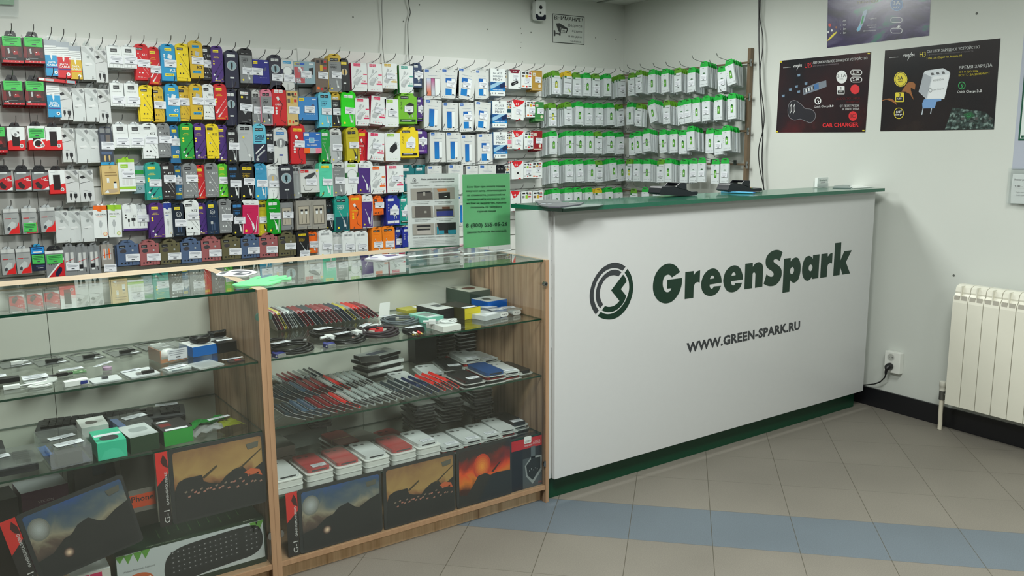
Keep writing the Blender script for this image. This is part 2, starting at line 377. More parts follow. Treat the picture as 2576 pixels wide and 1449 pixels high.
# ================================================================ counter
ct = thing('service_counter', 'white service counter with green top and green lettering on its front', 'counter', (3.0, 2.67, 0))
WL = M((204, 206, 206), .3, name='white_laminate', coat=.15); GT = M((6, 92, 68), .22, name='green_laminate', coat=.3); GP = M((2, 62, 40), .3, name='dark_green_laminate')
wbuild(PB().box(1.990, 4.083, 2.55, 2.568, .094, 1.1598, WL), 'front_panel', ct, .001)
wbuild(PB().box(1.972, 1.9895, 2.569, 2.785, .094, 1.1598, WL), 'side_panel', ct, .001)
wbuild(PB().box(4.066, 4.0825, 2.569, 2.785, .094, 1.1598, WL), 'side_panel', ct, .001)
wbuild(PB().box(1.992, 4.065, 2.59, 2.606, 0.0005, .0935, GP).box(1.992, 2.008, 2.607, 2.78, 0.0005, .0935, GP).box(4.049, 4.065, 2.607, 2.78, .0005, .0935, GP), 'plinth', ct)
wbuild(PB().lay([(1.986, 2.50), (4.085, 2.50), (4.085, 2.795), (1.957, 2.795)], 1.160, 1.176, GT), 'countertop', ct, .0015)
wbuild(PB().box(2.01, 4.05, 2.60, 2.785, .60, .618, WL), 'shelf', ct)
CF = lambda c, y=2.5492: (lambda u, v: atY(c, u, v, y))
GDK = M((0, 44, 28), .4, name='green_vinyl'); GRY = M((52, 56, 60), .35, name='grey_vinyl')
def glyph(name, crop, path, holes, m, par):
    f = CF(crop)
    outp = [f(*q) for q in smooth(path)]; hs = [[f(*q) for q in smooth(h)] for h in holes]
    o = wbuild(PB().prism(outp, m, (0, .0007, 0), tuple(hs)), name, par)
G = [(838, 458), (765, 335, 1), (670, 262, 1), (560, 238, 1), (430, 268, 1), (300, 370, 1), (200, 520, 1), (147, 690, 1), (132, 850, 1), (150, 1000, 1), (210, 1130, 1), (310, 1230, 1), (450, 1275, 1), (590, 1245, 1), (710, 1150, 1), (810, 1000, 1), (870, 830, 1), (888, 700, 1), (890, 612), (508, 662), (502, 890), (615, 880), (575, 955, 1), (505, 985, 1), (440, 950, 1), (398, 860, 1), (385, 770, 1), (400, 650, 1), (450, 560, 1), (530, 525, 1), (590, 550, 1), (625, 598)]
R1 = [(975, 462), (1192, 432), (1192, 545), (1265, 450, 1), (1360, 412), (1348, 733), (1290, 720, 1), (1225, 760, 1), (1195, 840, 1), (1190, 920), (1183, 1130), (958, 1165)]
E1 = [(1920, 735), (1915, 640, 1), (1880, 510, 1), (1800, 400, 1), (1690, 365, 1), (1560, 420, 1), (1450, 550, 1), (1398, 700, 1), (1388, 800, 1), (1410, 930, 1), (1480, 1035, 1), (1610, 1083, 1), (1740, 1050, 1), (1840, 955, 1), (1903, 818), (1715, 835), (1695, 875, 1), (1652, 892, 1), (1615, 855, 1), (1605, 785)]
E1H = [(1615, 640), (1640, 575, 1), (1680, 550, 1), (1718, 575, 1), (1730, 622)]
E2 = [(712, 858), (705, 740, 1), (660, 600, 1), (590, 520, 1), (490, 492, 1), (370, 540, 1), (265, 660, 1), (212, 820, 1), (205, 930, 1), (240, 1060, 1), (310, 1160, 1), (420, 1195, 1), (530, 1165, 1), (630, 1080, 1), (693, 945), (515, 955), (498, 1000, 1), (455, 1015, 1), (417, 980, 1), (405, 908)]
E2H = [(415, 765), (440, 695, 1), (480, 672, 1), (517, 698, 1), (527, 748)]
Nn = [(778, 452), (972, 428), (970, 535), (1040, 445, 1), (1130, 408, 1), (1200, 440, 1), (1235, 520, 1), (1240, 620), (1220, 1045), (1027, 1078), (1042, 730), (1032, 690, 1), (1005, 676, 1), (977, 690, 1), (965, 730), (950, 1085), (753, 1118)]
Ss = [(1748, 150), (1680, 105, 1), (1590, 90, 1), (1480, 120, 1), (1380, 200, 1), (1320, 310, 1), (1308, 430, 1), (1330, 525, 1), (1390, 590, 1), (1470, 640, 1), (1515, 705, 1), (1500, 770, 1), (1450, 790, 1), (1390, 772, 1), (1330, 725), (1255, 975), (1340, 1020, 1), (1440, 1035, 1), (1550, 1010, 1), (1650, 920, 1), (1712, 790, 1), (1725, 660, 1), (1690, 550, 1), (1600, 470, 1), (1530, 420, 1), (1510, 370, 1), (1545, 335, 1), (1610, 338, 1), (1672, 378)]
Pp = [(132, 528), (303, 505), (300, 605), (360, 530, 1), (445, 492, 1), (510, 530, 1), (552, 640, 1), (562, 770, 1), (545, 920, 1), (490, 1080, 1), (400, 1150, 1), (335, 1135, 1), (285, 1085), (265, 1385), (88, 1415)]
PpH = [(350, 742, 1), (385, 780, 1), (390, 840, 1), (368, 900, 1), (330, 932, 1), (295, 905, 1), (285, 850, 1), (305, 775, 1)]
Aa = [(888, 432), (1055, 412), (1020, 1030), (858, 1055), (860, 990), (800, 1070, 1), (730, 1100, 1), (660, 1060, 1), (610, 950, 1), (600, 800, 1), (625, 640, 1), (690, 500, 1), (775, 452, 1), (835, 475, 1), (882, 530)]
AaH = [(830, 677, 1), (868, 715, 1), (870, 775, 1), (848, 830, 1), (815, 855, 1), (780, 825, 1), (770, 765, 1), (790, 700, 1)]
R2 = [(1105, 405), (1265, 385), (1268, 478), (1325, 400, 1), (1393, 372), (1378, 650), (1335, 640, 1), (1280, 670, 1), (1255, 740, 1), (1250, 820), (1240, 1000), (1070, 1025)]
Kk = [(1462, 118), (1622, 100), (1598, 575), (1700, 330), (1892, 305), (1740, 615), (1847, 910), (1655, 940), (1590, 740), (1575, 950), (1410, 972)]
for c, path, h in (('g1', G, []), ('g1', R1, []), ('g1', E1, [E1H]), ('g2', E2, [E2H]), ('g2', Nn, []), ('g2', Ss, []), ('g3', Pp, [PpH]), ('g3', Aa, [AaH]), ('g3', R2, []), ('g3', Kk, [])):
    glyph('letter', c, path, h, GDK, ct)
glyph('logo_arc', 'L', [(940, 188), (830, 125, 1), (700, 98, 1), (560, 130, 1), (400, 230, 1), (270, 390, 1), (180, 570, 1), (132, 760, 1), (125, 900, 1), (150, 1060, 1), (200, 1180, 1), (262, 1278), (330, 1185), (265, 1080, 1), (225, 950, 1), (215, 820, 1), (235, 680, 1), (290, 520, 1), (380, 380, 1), (500, 275, 1), (630, 225, 1), (760, 230, 1), (875, 280)], [], GRY, ct)
glyph('logo_arc', 'L', [(848, 315), (770, 270, 1), (680, 258, 1), (570, 290, 1), (450, 380, 1), (350, 510, 1), (285, 670, 1), (262, 830, 1), (275, 960, 1), (310, 1060, 1), (360, 1140), (428, 1050), (378, 950, 1), (352, 840, 1), (360, 720, 1), (400, 600, 1), (470, 485, 1), (570, 408, 1), (680, 382, 1), (780, 410)], [], GRY, ct)
glyph('logo_arc', 'L', [(985, 240), (1060, 370, 1), (1103, 540, 1), (1112, 690, 1), (1085, 860, 1), (1010, 1060, 1), (900, 1220, 1), (760, 1340, 1), (620, 1388, 1), (480, 1385, 1), (380, 1355, 1), (308, 1308), (378, 1215), (450, 1255, 1), (550, 1270, 1), (680, 1235, 1), (820, 1130, 1), (930, 980, 1), (1000, 810, 1), (1025, 650, 1), (1000, 480, 1), (920, 325)], [], GDK, ct)
glyph('logo_bolt', 'L', [(885, 368), (935, 440, 1), (965, 522), (832, 700), (955, 855), (905, 985, 1), (800, 1120, 1), (680, 1200, 1), (560, 1225, 1), (470, 1212, 1), (400, 1180), (472, 1085), (560, 1105, 1), (660, 1085, 1), (740, 1035, 1), (803, 968), (612, 730)], [], GDK, ct)
p = PB(); tx(p, CF('O', 2.5494), 1727.2, 887.0, 2012.5, 827.8, 23.6, 'WWW.GREEN-SPARK.RU', GRY, .045)
# keep the first and last letters where their feet stand
wbuild(p, 'web_address', ct)

# ================================================================ display cases
CY0, CY1, CH_ = 2.563, 3.245, .975
def case(name, label, x0, x1, shelves, seam, clamps, lock, leftend=True):
    t = thing('display_case', label, 'display case', ((x0+x1)/2, 2.9, 0))
    for a, b in ((x0, x0+.0158), (x1-.0158, x1)):
        p = PB(); p.box(a, b, CY0+.001, CY1, 0.0005, CH_-.0004, ZEBRA)
        p.quad((a, CY0, 0.0005), (b, CY0, 0.0005), (b, CY0, CH_), (a, CY0, CH_), OAK); p.quad((a, CY0, CH_), (b, CY0, CH_), (b, CY1, CH_), (a, CY1, CH_), OAKTOP)
        wbuild(p, 'side_panel', t)
    a, b = x0+.0162, x1-.0162
    wbuild(PB().box(a, b, CY0+.002, 3.099, .056, .072, OAK), 'bottom_board', t)
    wbuild(PB().box(a, b, 2.60, 2.616, .0005, .0555, ZEBRAK), 'kickboard', t)
    wbuild(PB().box(a, b, 3.126, CY1, .959, .975, OAKTOP), 'rear_rail', t)
    p = PB(); p.box(a, seam-.001, 3.10, 3.104, .06, .958, BACKM); p.box(seam+.001, b, 3.1005, 3.1045, .06, .958, BACKM); p.box(seam-.006, seam+.006, 3.106, 3.112, .06, .958, M((120, 122, 114), .5))
    wbuild(p, 'back_panel', t)
    wbuild(PB().slab(a, b, 2.578, 3.124, .9672, .9752, GLASS, GEDGE), 'glass_top', t)
    for z in shelves:
        wbuild(PB().slab(a+.001, b-.001, 2.588, 3.097, z-.006, z, GLASS, GEDGE), 'glass_shelf', t)
    wbuild(PB().box(a+.001, b-.001, 2.567, 2.571, .075, .965, GLASS), 'glass_front', t)
    for (x, z, sgn) in clamps:
        p = PB()
        vs = [(x+.010*sgn*math.cos(q)*1.0, 0, z+.0125*math.sin(q)) for q in [-PI/2+PI*i/10 for i in range(11)]]
        p.prism([(v[0], 2.5605, v[2]) for v in vs], STEEL if z < .5 else M((70, 96, 84), .3), (0, .006, 0)); wbuild(p, 'glass_clamp', t)
    for (x, z) in lock:
        p = PB(); p.tube([(x, 2.566, z), (x, 2.552, z)], .0085, STEEL, 14); p.tube([(x, 2.5518, z), (x, 2.5505, z)], .005, M((90, 90, 90), .3, 1), 10); wbuild(p, 'cam_lock', t)
    return t
XP = .8615
def zat(x, y, Y): return atY('O', x, y, Y)
c1, c2 = zat(650, 798, 2.563), zat(685.8, 794, 2.563); c3, c4 = zat(682.5, 1348, 2.563), zat(715.8, 1340, 2.563); c5 = zat(1368, 1168, 2.563); lk = zat(1367, 714, 2.563)
caseL = case('display_case', 'left display case of wood and glass with keyboards and mouse pads inside', -.62, XP, (.745, .52), atY('O', 124, 850, 3.1).x, [(XP-.0165, c1.z, -1), (XP-.0165, c3.z, -1)], [])
caseR = case('display_case', 'right display case of wood and glass holding phone cases, next to the counter', XP+.0005, 1.9715, (.745, .52, .285), atY('O', 904, 780, 3.1).x, [(XP+.0170, c2.z, 1), (XP+.0170, c4.z, 1), (1.955, c5.z, -1)], [(1.949, lk.z)])

# ================================================================ slat boards on the back wall
p = PB(); SY = 4.636
xs = [-.9, .505, 1.825, 3.07, 4.225]
GRO = M((118, 118, 112), .5, name='slat_groove_shadow_strip')
for i in range(4):
    t = thing('slat_board', ['white grooved display board far left on the back wall', 'white grooved display board behind the yellow cable packets', 'white grooved display board behind the white glass boxes', 'white grooved display board behind the battery packs by the corner'][i], 'display board', ((xs[i]+xs[i+1])/2, SY, 0.4), group=None)
    zt = 1.912+.012*i if i < 3 else 1.925
    p = PB(); z = zt; k = 0
    while z > .35:
        z2 = max(.35, z-(.10 if k else .112)); p.box(xs[i]+.0012, xs[i+1]-.0012, SY, BY-.001, z2+.007, z, SLATM)
        p.box(xs[i]+.0012, xs[i+1]-.0012, SY+.008, BY-.001, z2, z2+.007, M((150, 152, 146), .4, .3)); z = z2; k += 1
    wbuild(p, 'board', t)

# ================================================================ hook rack on the right wall
PO = atR('O', 1891, 122, .02); PB_ = atR('O', 1878, 480, .02)
t = thing('hook_rack', 'brown metal upright rack with horizontal rails on the right wall', 'rack', (wallx(3.5), 3.5, .9))
BRN = M((122, 104, 84), .4, .3, name='brown_steel')
def wbx(p, y0, y1, z0, z1, o0, o1, m):      # box along the right wall between offsets o0<o1 from it
    vs = []
    for z in (z0, z1):
        for (y, o) in ((y0, o0), (y1, o0), (y1, o1), (y0, o1)): vs.append((wallx(y)-o, y, z))
    return p.add(vs, [(0, 3, 2, 1), (4, 5, 6, 7), (0, 1, 5, 4), (1, 2, 6, 5), (2, 3, 7, 6), (3, 0, 4, 7)], m)
p = PB(); wbx(p, 3.462, 3.484, .75, 1.962, .004, .03, BRN); wbuild(p, 'upright', t)
for i in range(6):
    z = 1.885-.2*i; p = PB(); wbx(p, 3.44, 4.63, z-.012, z, .031, .036, BRN); wbuild(p, 'rail', t)
    p = PB(); wbx(p, 3.445, 3.452, z-.03, z+.012, .0365, .05, STEEL); wbuild(p, 'bracket', t)

# ================================================================ radiator, pipe, socket
def wframe(y, z, off=0): return (wallx(y)-off, y, z)
t = thing('radiator', 'white sectional radiator on the right wall below the opening hours sign', 'radiator', wframe(2.074, .15), (0, 0, WANG))
RM = M((224, 222, 208), .3, name='radiator_enamel', coat=.2)
for i in range(11):
    x0 = .0735*i
    p = PB()
    prof = [(-.122, .002), (-.122, .505), (-.117, .53), (-.104, .548), (-.106, .556), (-.100, .578), (-.078, .588), (-.045, .588), (-.040, .576), (-.050, .54), (-.04, .01), (-.06, .0)]
    a, b = x0+.0015, x0+.0715
    vs = [(a, q[0], q[1]) for q in prof]+[(b, q[0], q[1]) for q in prof]; n = len(prof)
    p.add(vs, [(j, (j+1) % n, n+(j+1) % n, n+j) for j in range(n)]+[tuple(range(n)), tuple(range(n, 2*n))], RM)
    # divided hot-air louvres on top
    p.box(x0+.0335, x0+.0375, -.1165, -.075, .508, .585, RM)
    p.build('section', t)
    PB().box(x0+.006, x0+.032, -.1195, -.116, .512, .538, M((176, 172, 160), .5)).box(x0+.040, x0+.066, -.1195, -.116, .512, .538, M((176, 172, 160), .5)).build('louvre_slot', t)
PB().tube([(.0, -.06, .04), (.80, -.06, .04)], .018, RM, 10).build('header_pipe', t)
t = thing('heating_pipe', 'short white floor pipe with grey metal valve beside the radiator', 'pipe', (atR('O', 2366, 1080, .075).x, 2.117, 0))
pts = [(.0, .0, .002), (.002, 0, .03), (-.003, 0, .08), (-.002, 0, .12), (0, 0, .165)]
PB().tube(pts, .0105, M((214, 208, 190), .4), 12).build('pipe', t)
p = PB(); p.tube([(0, 0, .155), (0, 0, .20)], .015, M((120, 120, 116), .35, .8), 12); p.tube([(0, 0, .18), (.0, -.032, .185)], .008, M((120, 120, 116), .35, .8), 8); p.box(-.004, .004, -.038, -.028, .168, .200, M((120, 120, 116), .35, .8)); p.build('valve', t)
PB().tube([(0, 0, .2005), (0, 0, .222), (0, 0, .223), (0, 0, .246)], [.0155, .0155, .017, .017], M((226, 224, 212), .35), 12).build('cap', t)
s0 = atR('O', 2236, 884); 
t = thing('wall_socket', 'white double wall socket low on the right wall', 'socket', (s0.x, s0.y, .215), (0, 0, WANG))
PB().box(0, .088, -.034, -.001, .0, .112, M((226, 228, 222), .3)).build('housing', t, bevel=.003)
for z in (.082, .034):
    p = PB(); p.disc(.036, z, .0225, -.0346, M((214, 216, 210), .3), 24); p.disc(.036, z, .0185, -.0349, M((176, 178, 172), .4), 24)
    p.disc(.028, z, .0026, -.0352, BLACK, 8); p.disc(.044, z, .0026, -.0352, BLACK, 8); p.build('outlet', t)
t = thing('power_plug', 'black plug with cord in the lower outlet of the wall socket', 'plug', (s0.x, s0.y, .215), (0, 0, WANG))
p = PB(); p.tube([(.036, -.0356, .034), (.036, -.048, .034), (.036, -.06, .031), (.036, -.066, .022)], [.0185, .0185, .016, .010], BLACK, 14)
p.tube([(.036, -.064, .026), (.034, -.066, .008), (.032, -.064, -.006)], [.0085, .007, .0055], BLACK, 10); p.build('plug_body', t)
p = PB(); p.tube([(.032, -.064, -.006), (.026, -.062, -.025), (.0, -.058, -.055), (-.04, -.045, -.078), (-.10, -.03, -.10), (-.2, -.03, -.13), (-.3, -.03, -.18)], .0034, BLACK, 8); p.build('cord', t)

# ================================================================ loose cables on the walls
def cable(name, label, fn, pts, r, m):
    P = [fn(*q) for q in pts]
    D = []
    for i in range(len(P)-1):
        a = P[max(i-1, 0)]; b, c, d_ = P[i], P[i+1], P[min(i+2, len(P)-1)]
        for k in range(5):
            s = k/5; D.append(.5*((2*b)+(c-a)*s+(2*a-5*b+4*c-d_)*s*s+(3*b-a-3*c+d_)*s**3))
    D.append(P[-1]); o = P[0].copy(); q = PB().tube([d_-o for d_ in D], r, m, 7); ob = q.build(name, None, o)
    return tag(ob, label, 'cable')
cable('cable', 'left of two thin cables hanging above the charger boxes', lambda x, y, o: atY('O', x, y, BY-o), [(961, -9, .03), (961, 35, .02), (963, 80, .016), (962, 110, .02), (966, 150, .035), (968, 170, .045)], .0022, M((130, 134, 130), .5))
cable('cable', 'right of two thin cables hanging above the charger boxes', lambda x, y, o: atY('O', x, y, BY-o), [(1027, -9, .03), (1029, 14, .02), (1032, 33, .016), (1026, 56, .016), (1026, 90, .02), (1028, 130, .03), (1031, 170, .05)], .0026, M((60, 64, 62), .5))
cable('cable', 'black cable hanging straight down the right wall beside the hook rack', lambda x, y, o: atR('O', x, y, o), [(1909, -30, .03), (1909, 30, .025), (1909, 100, .03), (1911, 170, .035), (1912, 220, .04), (1917, 300, .045), (1919, 345, .04), (1917, 400, .04), (1920, 455, .04), (1922, 490, .04)], .0036, BLACK)
cable('cable', 'black cable winding around the straight one on the right wall', lambda x, y, o: atR('O', x, y, o), [(1913, -30, .03), (1912, 20, .037), (1912, 50, .03), (1919, 92, .03), (1918, 130, .035), (1912, 175, .043), (1915, 225, .047), (1922, 285, .05), (1920, 325, .048), (1909, 372, .048), (1911, 420, .045), (1924, 485, .03)], .003, BLACK)

# ================================================================ camera and warning sign
cc = zz = atY('O', 1343, 31, BY)
t = thing('security_camera', 'small white and black security camera high on the back wall', 'camera', (cc.x, BY, cc.z))
p = PB(); p.out(rrect(-.041, -.058, .041, .062, .014), -.075, -.04, M((224, 228, 226), .3)); p.build('housing', t)
p = PB(); p.out([(-.0405, -.022), (-.026, -.022), (-.018, -.034), (.018, -.034), (.026, -.022), (.0405, -.022), (.0405, -.046), (.03, -.0575), (-.03, -.0575), (-.0405, -.046)], -.0765, -.0752, M((20, 24, 40), .25)); p.build('base_cover', t)
p = PB(); p.disc(0, .022, .0125, -.0756, BLACK, 20); p.disc(0, .022, .006, -.0759, M((40, 44, 60), .1), 14); p.disc(-.002, -.012, .0075, -.0756, BLACK, 16); p.text('HIKVISION', -.002, -.038, .004, -.0769, M((190, 190, 190), .4), .026, 'c'); p.build('lens', t)
p = PB(); p.tube([(0, -.04, 0), (0, -.012, 0)], .014, WHITE, 12); p.tube([(0, -.012, 0), (0, -.001, 0)], .025, WHITE, 16); p.build('mount', t)
p = PB(); p.tube([(-.018, -.05, .058), (-.024, -.04, .075), (-.034, -.03, .10), (-.036, -.02, .13)], .003, BLACK, 6); p.build('lead', t)
o3 = atY('O', 1389, 106, BY); fnQ = lambda o: (lambda u, v: atY('Q', u, v, BY-o))
t = thing('warning_sign', 'framed video surveillance notice in black lettering on the back wall', 'sign', (o3.x, BY, o3.z))
p = PB(); x0, x1, z0, z1 = 3.602, 3.876, 2.074, 2.258
p.box(x0, x1, BY-.003, BY-.0005, z0, z1, M((196, 202, 196), .5)); wbuild(p, 'board', t)
f = fnQ(.0034); p = PB()
for a, b, c, d_ in ((x0, z1-.004, x1, z1), (x0, z0, x1, z0+.004), (x0, z0+.004, x0+.004, z1-.004), (x1-.004, z0+.004, x1, z1-.004)): p.rect(a, b, c, d_, BY-.0034, INK)
tx(p, f, 1003, 250, 1368, 286, 50, 'ВНИМАНИЕ!', INK, .012)
tx(p, f, 1184, 344, 1360, 360, 38, 'Ведется', INK, .0); tx(p, f, 1230, 412, 1360, 425, 28, 'аудио', INK, .0)
tx(p, f, 1186, 480, 1358, 494, 28, 'и видео', INK, .0); tx(p, f, 1208, 546, 1356, 557, 28, 'запись', INK, .0)
DG = M((60, 62, 62), .5)
pl(p, f, [(1022, 303), (1070, 300), (1178, 368), (1178, 385), (1082, 352), (1068, 425), (1048, 385)], DG)
pl(p, f, [(1086, 356), (1180, 378), (1162, 428), (1072, 432)], DG, [[(1095, 366), (1164, 384), (1150, 420), (1086, 422)]])
tx(p, f, 1098, 414, 1142, 416, 26, 'ИВ', INK, .02)
pl(p, f, [(992, 392), (1012, 390), (1018, 430), (1014, 468), (994, 468)], DG); pl(p, f, [(1018, 424), (1064, 434), (1070, 448), (1018, 440)], DG); rc(p, f, 1064, 430, 1084, 462, DG)
wbuild(p, 'print', t)

# ================================================================ posters on the right wall
def fM(o): return lambda u, v: atR('M', u, v, o)
def poster(label, u0v0s, base):
    P = [fM(.0012)(*q) for q in u0v0s]; t = thing('poster', label, 'poster', tuple(P[3]))
    p = PB(); n = Vector((-1, WSL, 0)).normalized()*-.0008; p.prism(P, base, n, (), WHITE); wbuild(p, 'sheet', t); return t
def cloud(name, cols, scale, det=6, dist=0, rough=.18, mapping=(1, 1, 1)):
    def f(nt, b):
        tc = nt.nodes.new('ShaderNodeTexCoord'); mp = nt.nodes.new('ShaderNodeMapping'); mp.inputs['Scale'].default_value = mapping
        n = nt.nodes.new('ShaderNodeTexNoise'); n.inputs['Scale'].default_value = scale; n.inputs['Detail'].default_value = det; n.inputs['Distortion'].default_value = dist
        r = nt.nodes.new('ShaderNodeValToRGB'); el = r.color_ramp.elements
        while len(el) < len(cols): el.new(.5)
        for e, (q, c) in zip(el, cols): e.position = q; e.color = lin(c)+(1,)
        nt.links.new(tc.outputs['Object'], mp.inputs[0]); nt.links.new(mp.outputs[0], n.inputs['Vector']); nt.links.new(n.outputs['Fac'], r.inputs[0]); nt.links.new(r.outputs[0], b.inputs['Base Color'])
        b.inputs['Roughness'].default_value = rough
    return ramp_mat(name, f)
PR = cloud('dark_red_print', [(.35, (18, 18, 26)), (.55, (44, 18, 24)), (.7, (86, 22, 28))], 3.2, rough=.25)
PK = cloud('near_black_print', [(.35, (16, 18, 24)), (.6, (34, 26, 28)), (.75, (60, 48, 42))], 2.2, rough=.25)
PV = cloud('violet_green_print', [(.30, (30, 26, 48)), (.45, (54, 44, 84)), (.55, (84, 78, 110)), (.66, (40, 120, 96)), (.75, (128, 112, 120))], 3.4, 5, 1.4, rough=.25, mapping=(1, 1, 2.2))
WI = M((224, 226, 226), .4); RI = M((214, 36, 44), .4); YI = M((222, 204, 50), .4); DR = M((120, 26, 32), .4)
t = poster('black and red car charger poster on the right wall', [(238, 583), (1112, 498), (1056, 1268), (199, 1272)], PR)
f = fM(.0017); p = PB()
for u, v in ((246, 594), (1088, 513), (208, 1262), (1036, 1252)): rc(p, f, u-11, v-6, u+11, v+6, YI)
tx(p, f, 267, 654, 338, 646, 10, 'www.vixion.ru', WI); tx(p, f, 362, 648, 445, 638, 24, 'VIXION', WI, .01); ln(p, f, 398, 672, 424, 612, 3, WI)
tx(p, f, 474, 652, 542, 644, 46, 'U25', RI, .0); tx(p, f, 552, 614, 1076, 568, 24, 'АВТОМОБИЛЬНОЕ ЗАРЯДНОЕ УСТРОЙСТВО', WI, .02)
tx(p, f, 552, 640, 798, 616, 14, 'для смартфона и планшета', M((120, 110, 116), .4))
pl(p, f, ell(828, 738, 52, 62), WI); tx(p, f, 788, 742, 872, 738, 32, '3.1A', INK, .02); tx(p, f, 808, 766, 846, 764, 16, 'MAX', INK)
for v in (696, 764):
    pl(p, f, [(q[0], q[1]) for q in rrect(912, v-28, 1024, v+26, 24)], WI, [rrect(918, v-22, 1018, v+20, 19)[::-1]]); tx(p, f, 934, v+10, 998, v+8, 24, '3.1A' if v < 700 else '2.4A', WI, .02)
pl(p, f, rrect(784, 824, 856, 904, 8), WI); rc(p, fM(.0019), 790, 866, 850, 898, BLACK); tx(p, fM(.0019), 810, 860, 830, 858, 26, '2', INK, .02); tx(p, fM(.0021), 804, 884, 836, 882, 14, 'USB', WI, .01)
pl(p, f, ell(956, 856, 44, 46), RI); pl(p, f, ell(936, 1112, 42, 46), RI); tx(p, fM(.0019), 914, 1130, 960, 1126, 36, 'IC', DR, .02)
tx(p, f, 775, 958, 1002, 952, 22, 'АБСОЛЮТНАЯ', DR, .01); tx(p, f, 868, 988, 1000, 984, 20, 'ЗАЩИТА', DR, .01)
tx(p, f, 810, 1028, 998, 1024, 22, 'ОТ ПЕРЕГРУЗОК', WI, .02); tx(p, f, 838, 1056, 998, 1052, 20, 'И ПЕРЕГРЕВА', WI, .02)
tx(p, f, 644, 1218, 990, 1212, 38, 'CAR CHARGER', RI, .03)
ring(p, f, 600, 966, 32, 36, 9, WI); pl(p, f, [(604, 946), (590, 970), (602, 968), (596, 1008), (616, 964), (604, 966)], WI)
tx(p, f, 564, 1032, 706, 1026, 20, 'Quick Charge', WI); tx(p, f, 712, 1026, 750, 1024, 20, '3.0', WI, .02)
GR = M((58, 60, 66), .4); BL = M((70, 110, 160), .3)
P0 = [(322, 998), (350, 968, 1), (390, 966, 1), (440, 1000), (476, 1040), (540, 1050, 1), (575, 1090, 1), (570, 1140, 1), (530, 1176, 1), (480, 1160), (430, 1140), (370, 1150, 1), (325, 1120, 1), (312, 1060, 1)]
pl(p, f, smooth(P0), M((36, 34, 42), .3)); 
S_ = smooth(P0)
for i in range(len(S_)): ln(p, fM(.0019), S_[i][0], S_[i][1], S_[(i+1) % len(S_)][0], S_[(i+1) % len(S_)][1], 3, M((150, 150, 156), .4))
for u in (330, 362): pl(p, fM(.0019), [(u, 1024), (u+20, 990), (u+20, 1062), (u, 1094)], WI, [[(u+5, 1028), (u+5, 1082), (u+15, 1058), (u+15, 1004)]])
pl(p, f, [(456, 850), (600, 790), (680, 770), (684, 830), (610, 860), (462, 910)], M((120, 128, 140), .3)); pl(p, fM(.0019), [(560, 812), (606, 796), (610, 850), (564, 864)], BL)
for i in range(7): pl(p, fM(.0021), [(468+i*14, 858-i*5), (476+i*14, 855-i*5), (478+i*14, 890-i*6), (470+i*14, 893-i*6)], WI if i % 2 else INK)
for u, v in ((418, 722), (395, 830), (336, 860), (268, 920), (486, 802), (416, 880)): pl(p, f, [(u-14, v-10), (u+14, v-14), (u+12, v+10), (u-12, v+12)], M((110, 136, 160), .4))
wbuild(p, 'print', t)
t = poster('black wall charger poster with large white charger, far right on the wall', [(1244, 484), (2352, 366), (2288, 1242), (1198, 1259)], PK)
p = PB()
tx(p, f, 1284, 558, 1370, 550, 10, 'www.vixion.ru', WI); tx(p, f, 1416, 548, 1526, 538, 26, 'VIXION', WI, .01); ln(p, f, 1460, 578, 1500, 500, 4, WI)
tx(p, f, 1576, 546, 1634, 540, 48, 'H3', YI, .0); tx(p, f, 1646, 508, 2152, 462, 26, 'СЕТЕВОЕ ЗАРЯДНОЕ УСТРОЙСТВО', WI, .02)
tx(p, f, 1646, 532, 2090, 494, 14, 'с функцией быстрого заряда устройств', M((96, 92, 96), .4)); tx(p, f, 1642, 570, 1980, 540, 18, '3 USB 2.1A / Серия VIX. Модель H3', YI)
tx(p, f, 1954, 664, 2272, 638, 30, 'ВРЕМЯ ЗАРЯДА', WI, .015); tx(p, f, 1952, 700, 2134, 690, 19, 'ОТ 0 ДО 70%', YI, .015); tx(p, f, 1950, 734, 2250, 710, 20, 'ВСЕГО ЗА 30 МИНУТ', YI, .015)
GN = M((40, 150, 80), .4); ring(p, f, 1980, 820, 36, 38, 8, GN); pl(p, f, [(1984, 800), (1966, 826), (1980, 824), (1972, 860), (1998, 818), (1984, 820)], GN)
tx(p, f, 1936, 892, 2112, 884, 24, 'Quick Charge', WI); tx(p, f, 2124, 884, 2172, 882, 24, '3.0', WI, .02)
pl(p, f, ell(1394, 760, 64, 72), YI); ring(p, fM(.0019), 1394, 760, 56, 64, 4, INK); tx(p, fM(.0019), 1366, 766, 1416, 762, 32, '3A', INK, .03); tx(p, fM(.0019), 1372, 788, 1412, 786, 14, 'MAX', INK, .02)
pl(p, f, rrect(1342, 886, 1426, 978, 10), YI); rc(p, fM(.0019), 1350, 930, 1418, 970, BLACK); tx(p, fM(.0019), 1376, 924, 1396, 922, 28, '3', INK, .03); tx(p, fM(.0021), 1364, 954, 1402, 952, 16, 'USB', WI, .02)
ring(p, f, 1376, 1086, 48, 54, 6, YI); tx(p, f, 1350, 1084, 1404, 1080, 20, 'FAST', WI, .03); tx(p, f, 1342, 1106, 1408, 1100, 16, 'charge', WI, .02)
OR = M((150, 92, 40), .4); pl(p, f, smooth([(1420, 850), (1470, 790, 1), (1530, 800, 1), (1530, 860), (1490, 850, 1), (1520, 960), (1480, 900), (1440, 880), (1400, 880)]), OR)
pl(p, f, smooth([(1214, 960), (1290, 944, 1), (1340, 970, 1), (1358, 1008), (1320, 980, 1), (1260, 956, 1), (1216, 968)]), OR)
Wc = M((216, 222, 228), .3); pl(p, f, [(1620, 688), (1640, 676), (1800, 654), (1866, 690), (1868, 712), (1812, 948), (1640, 950), (1566, 880)], Wc)
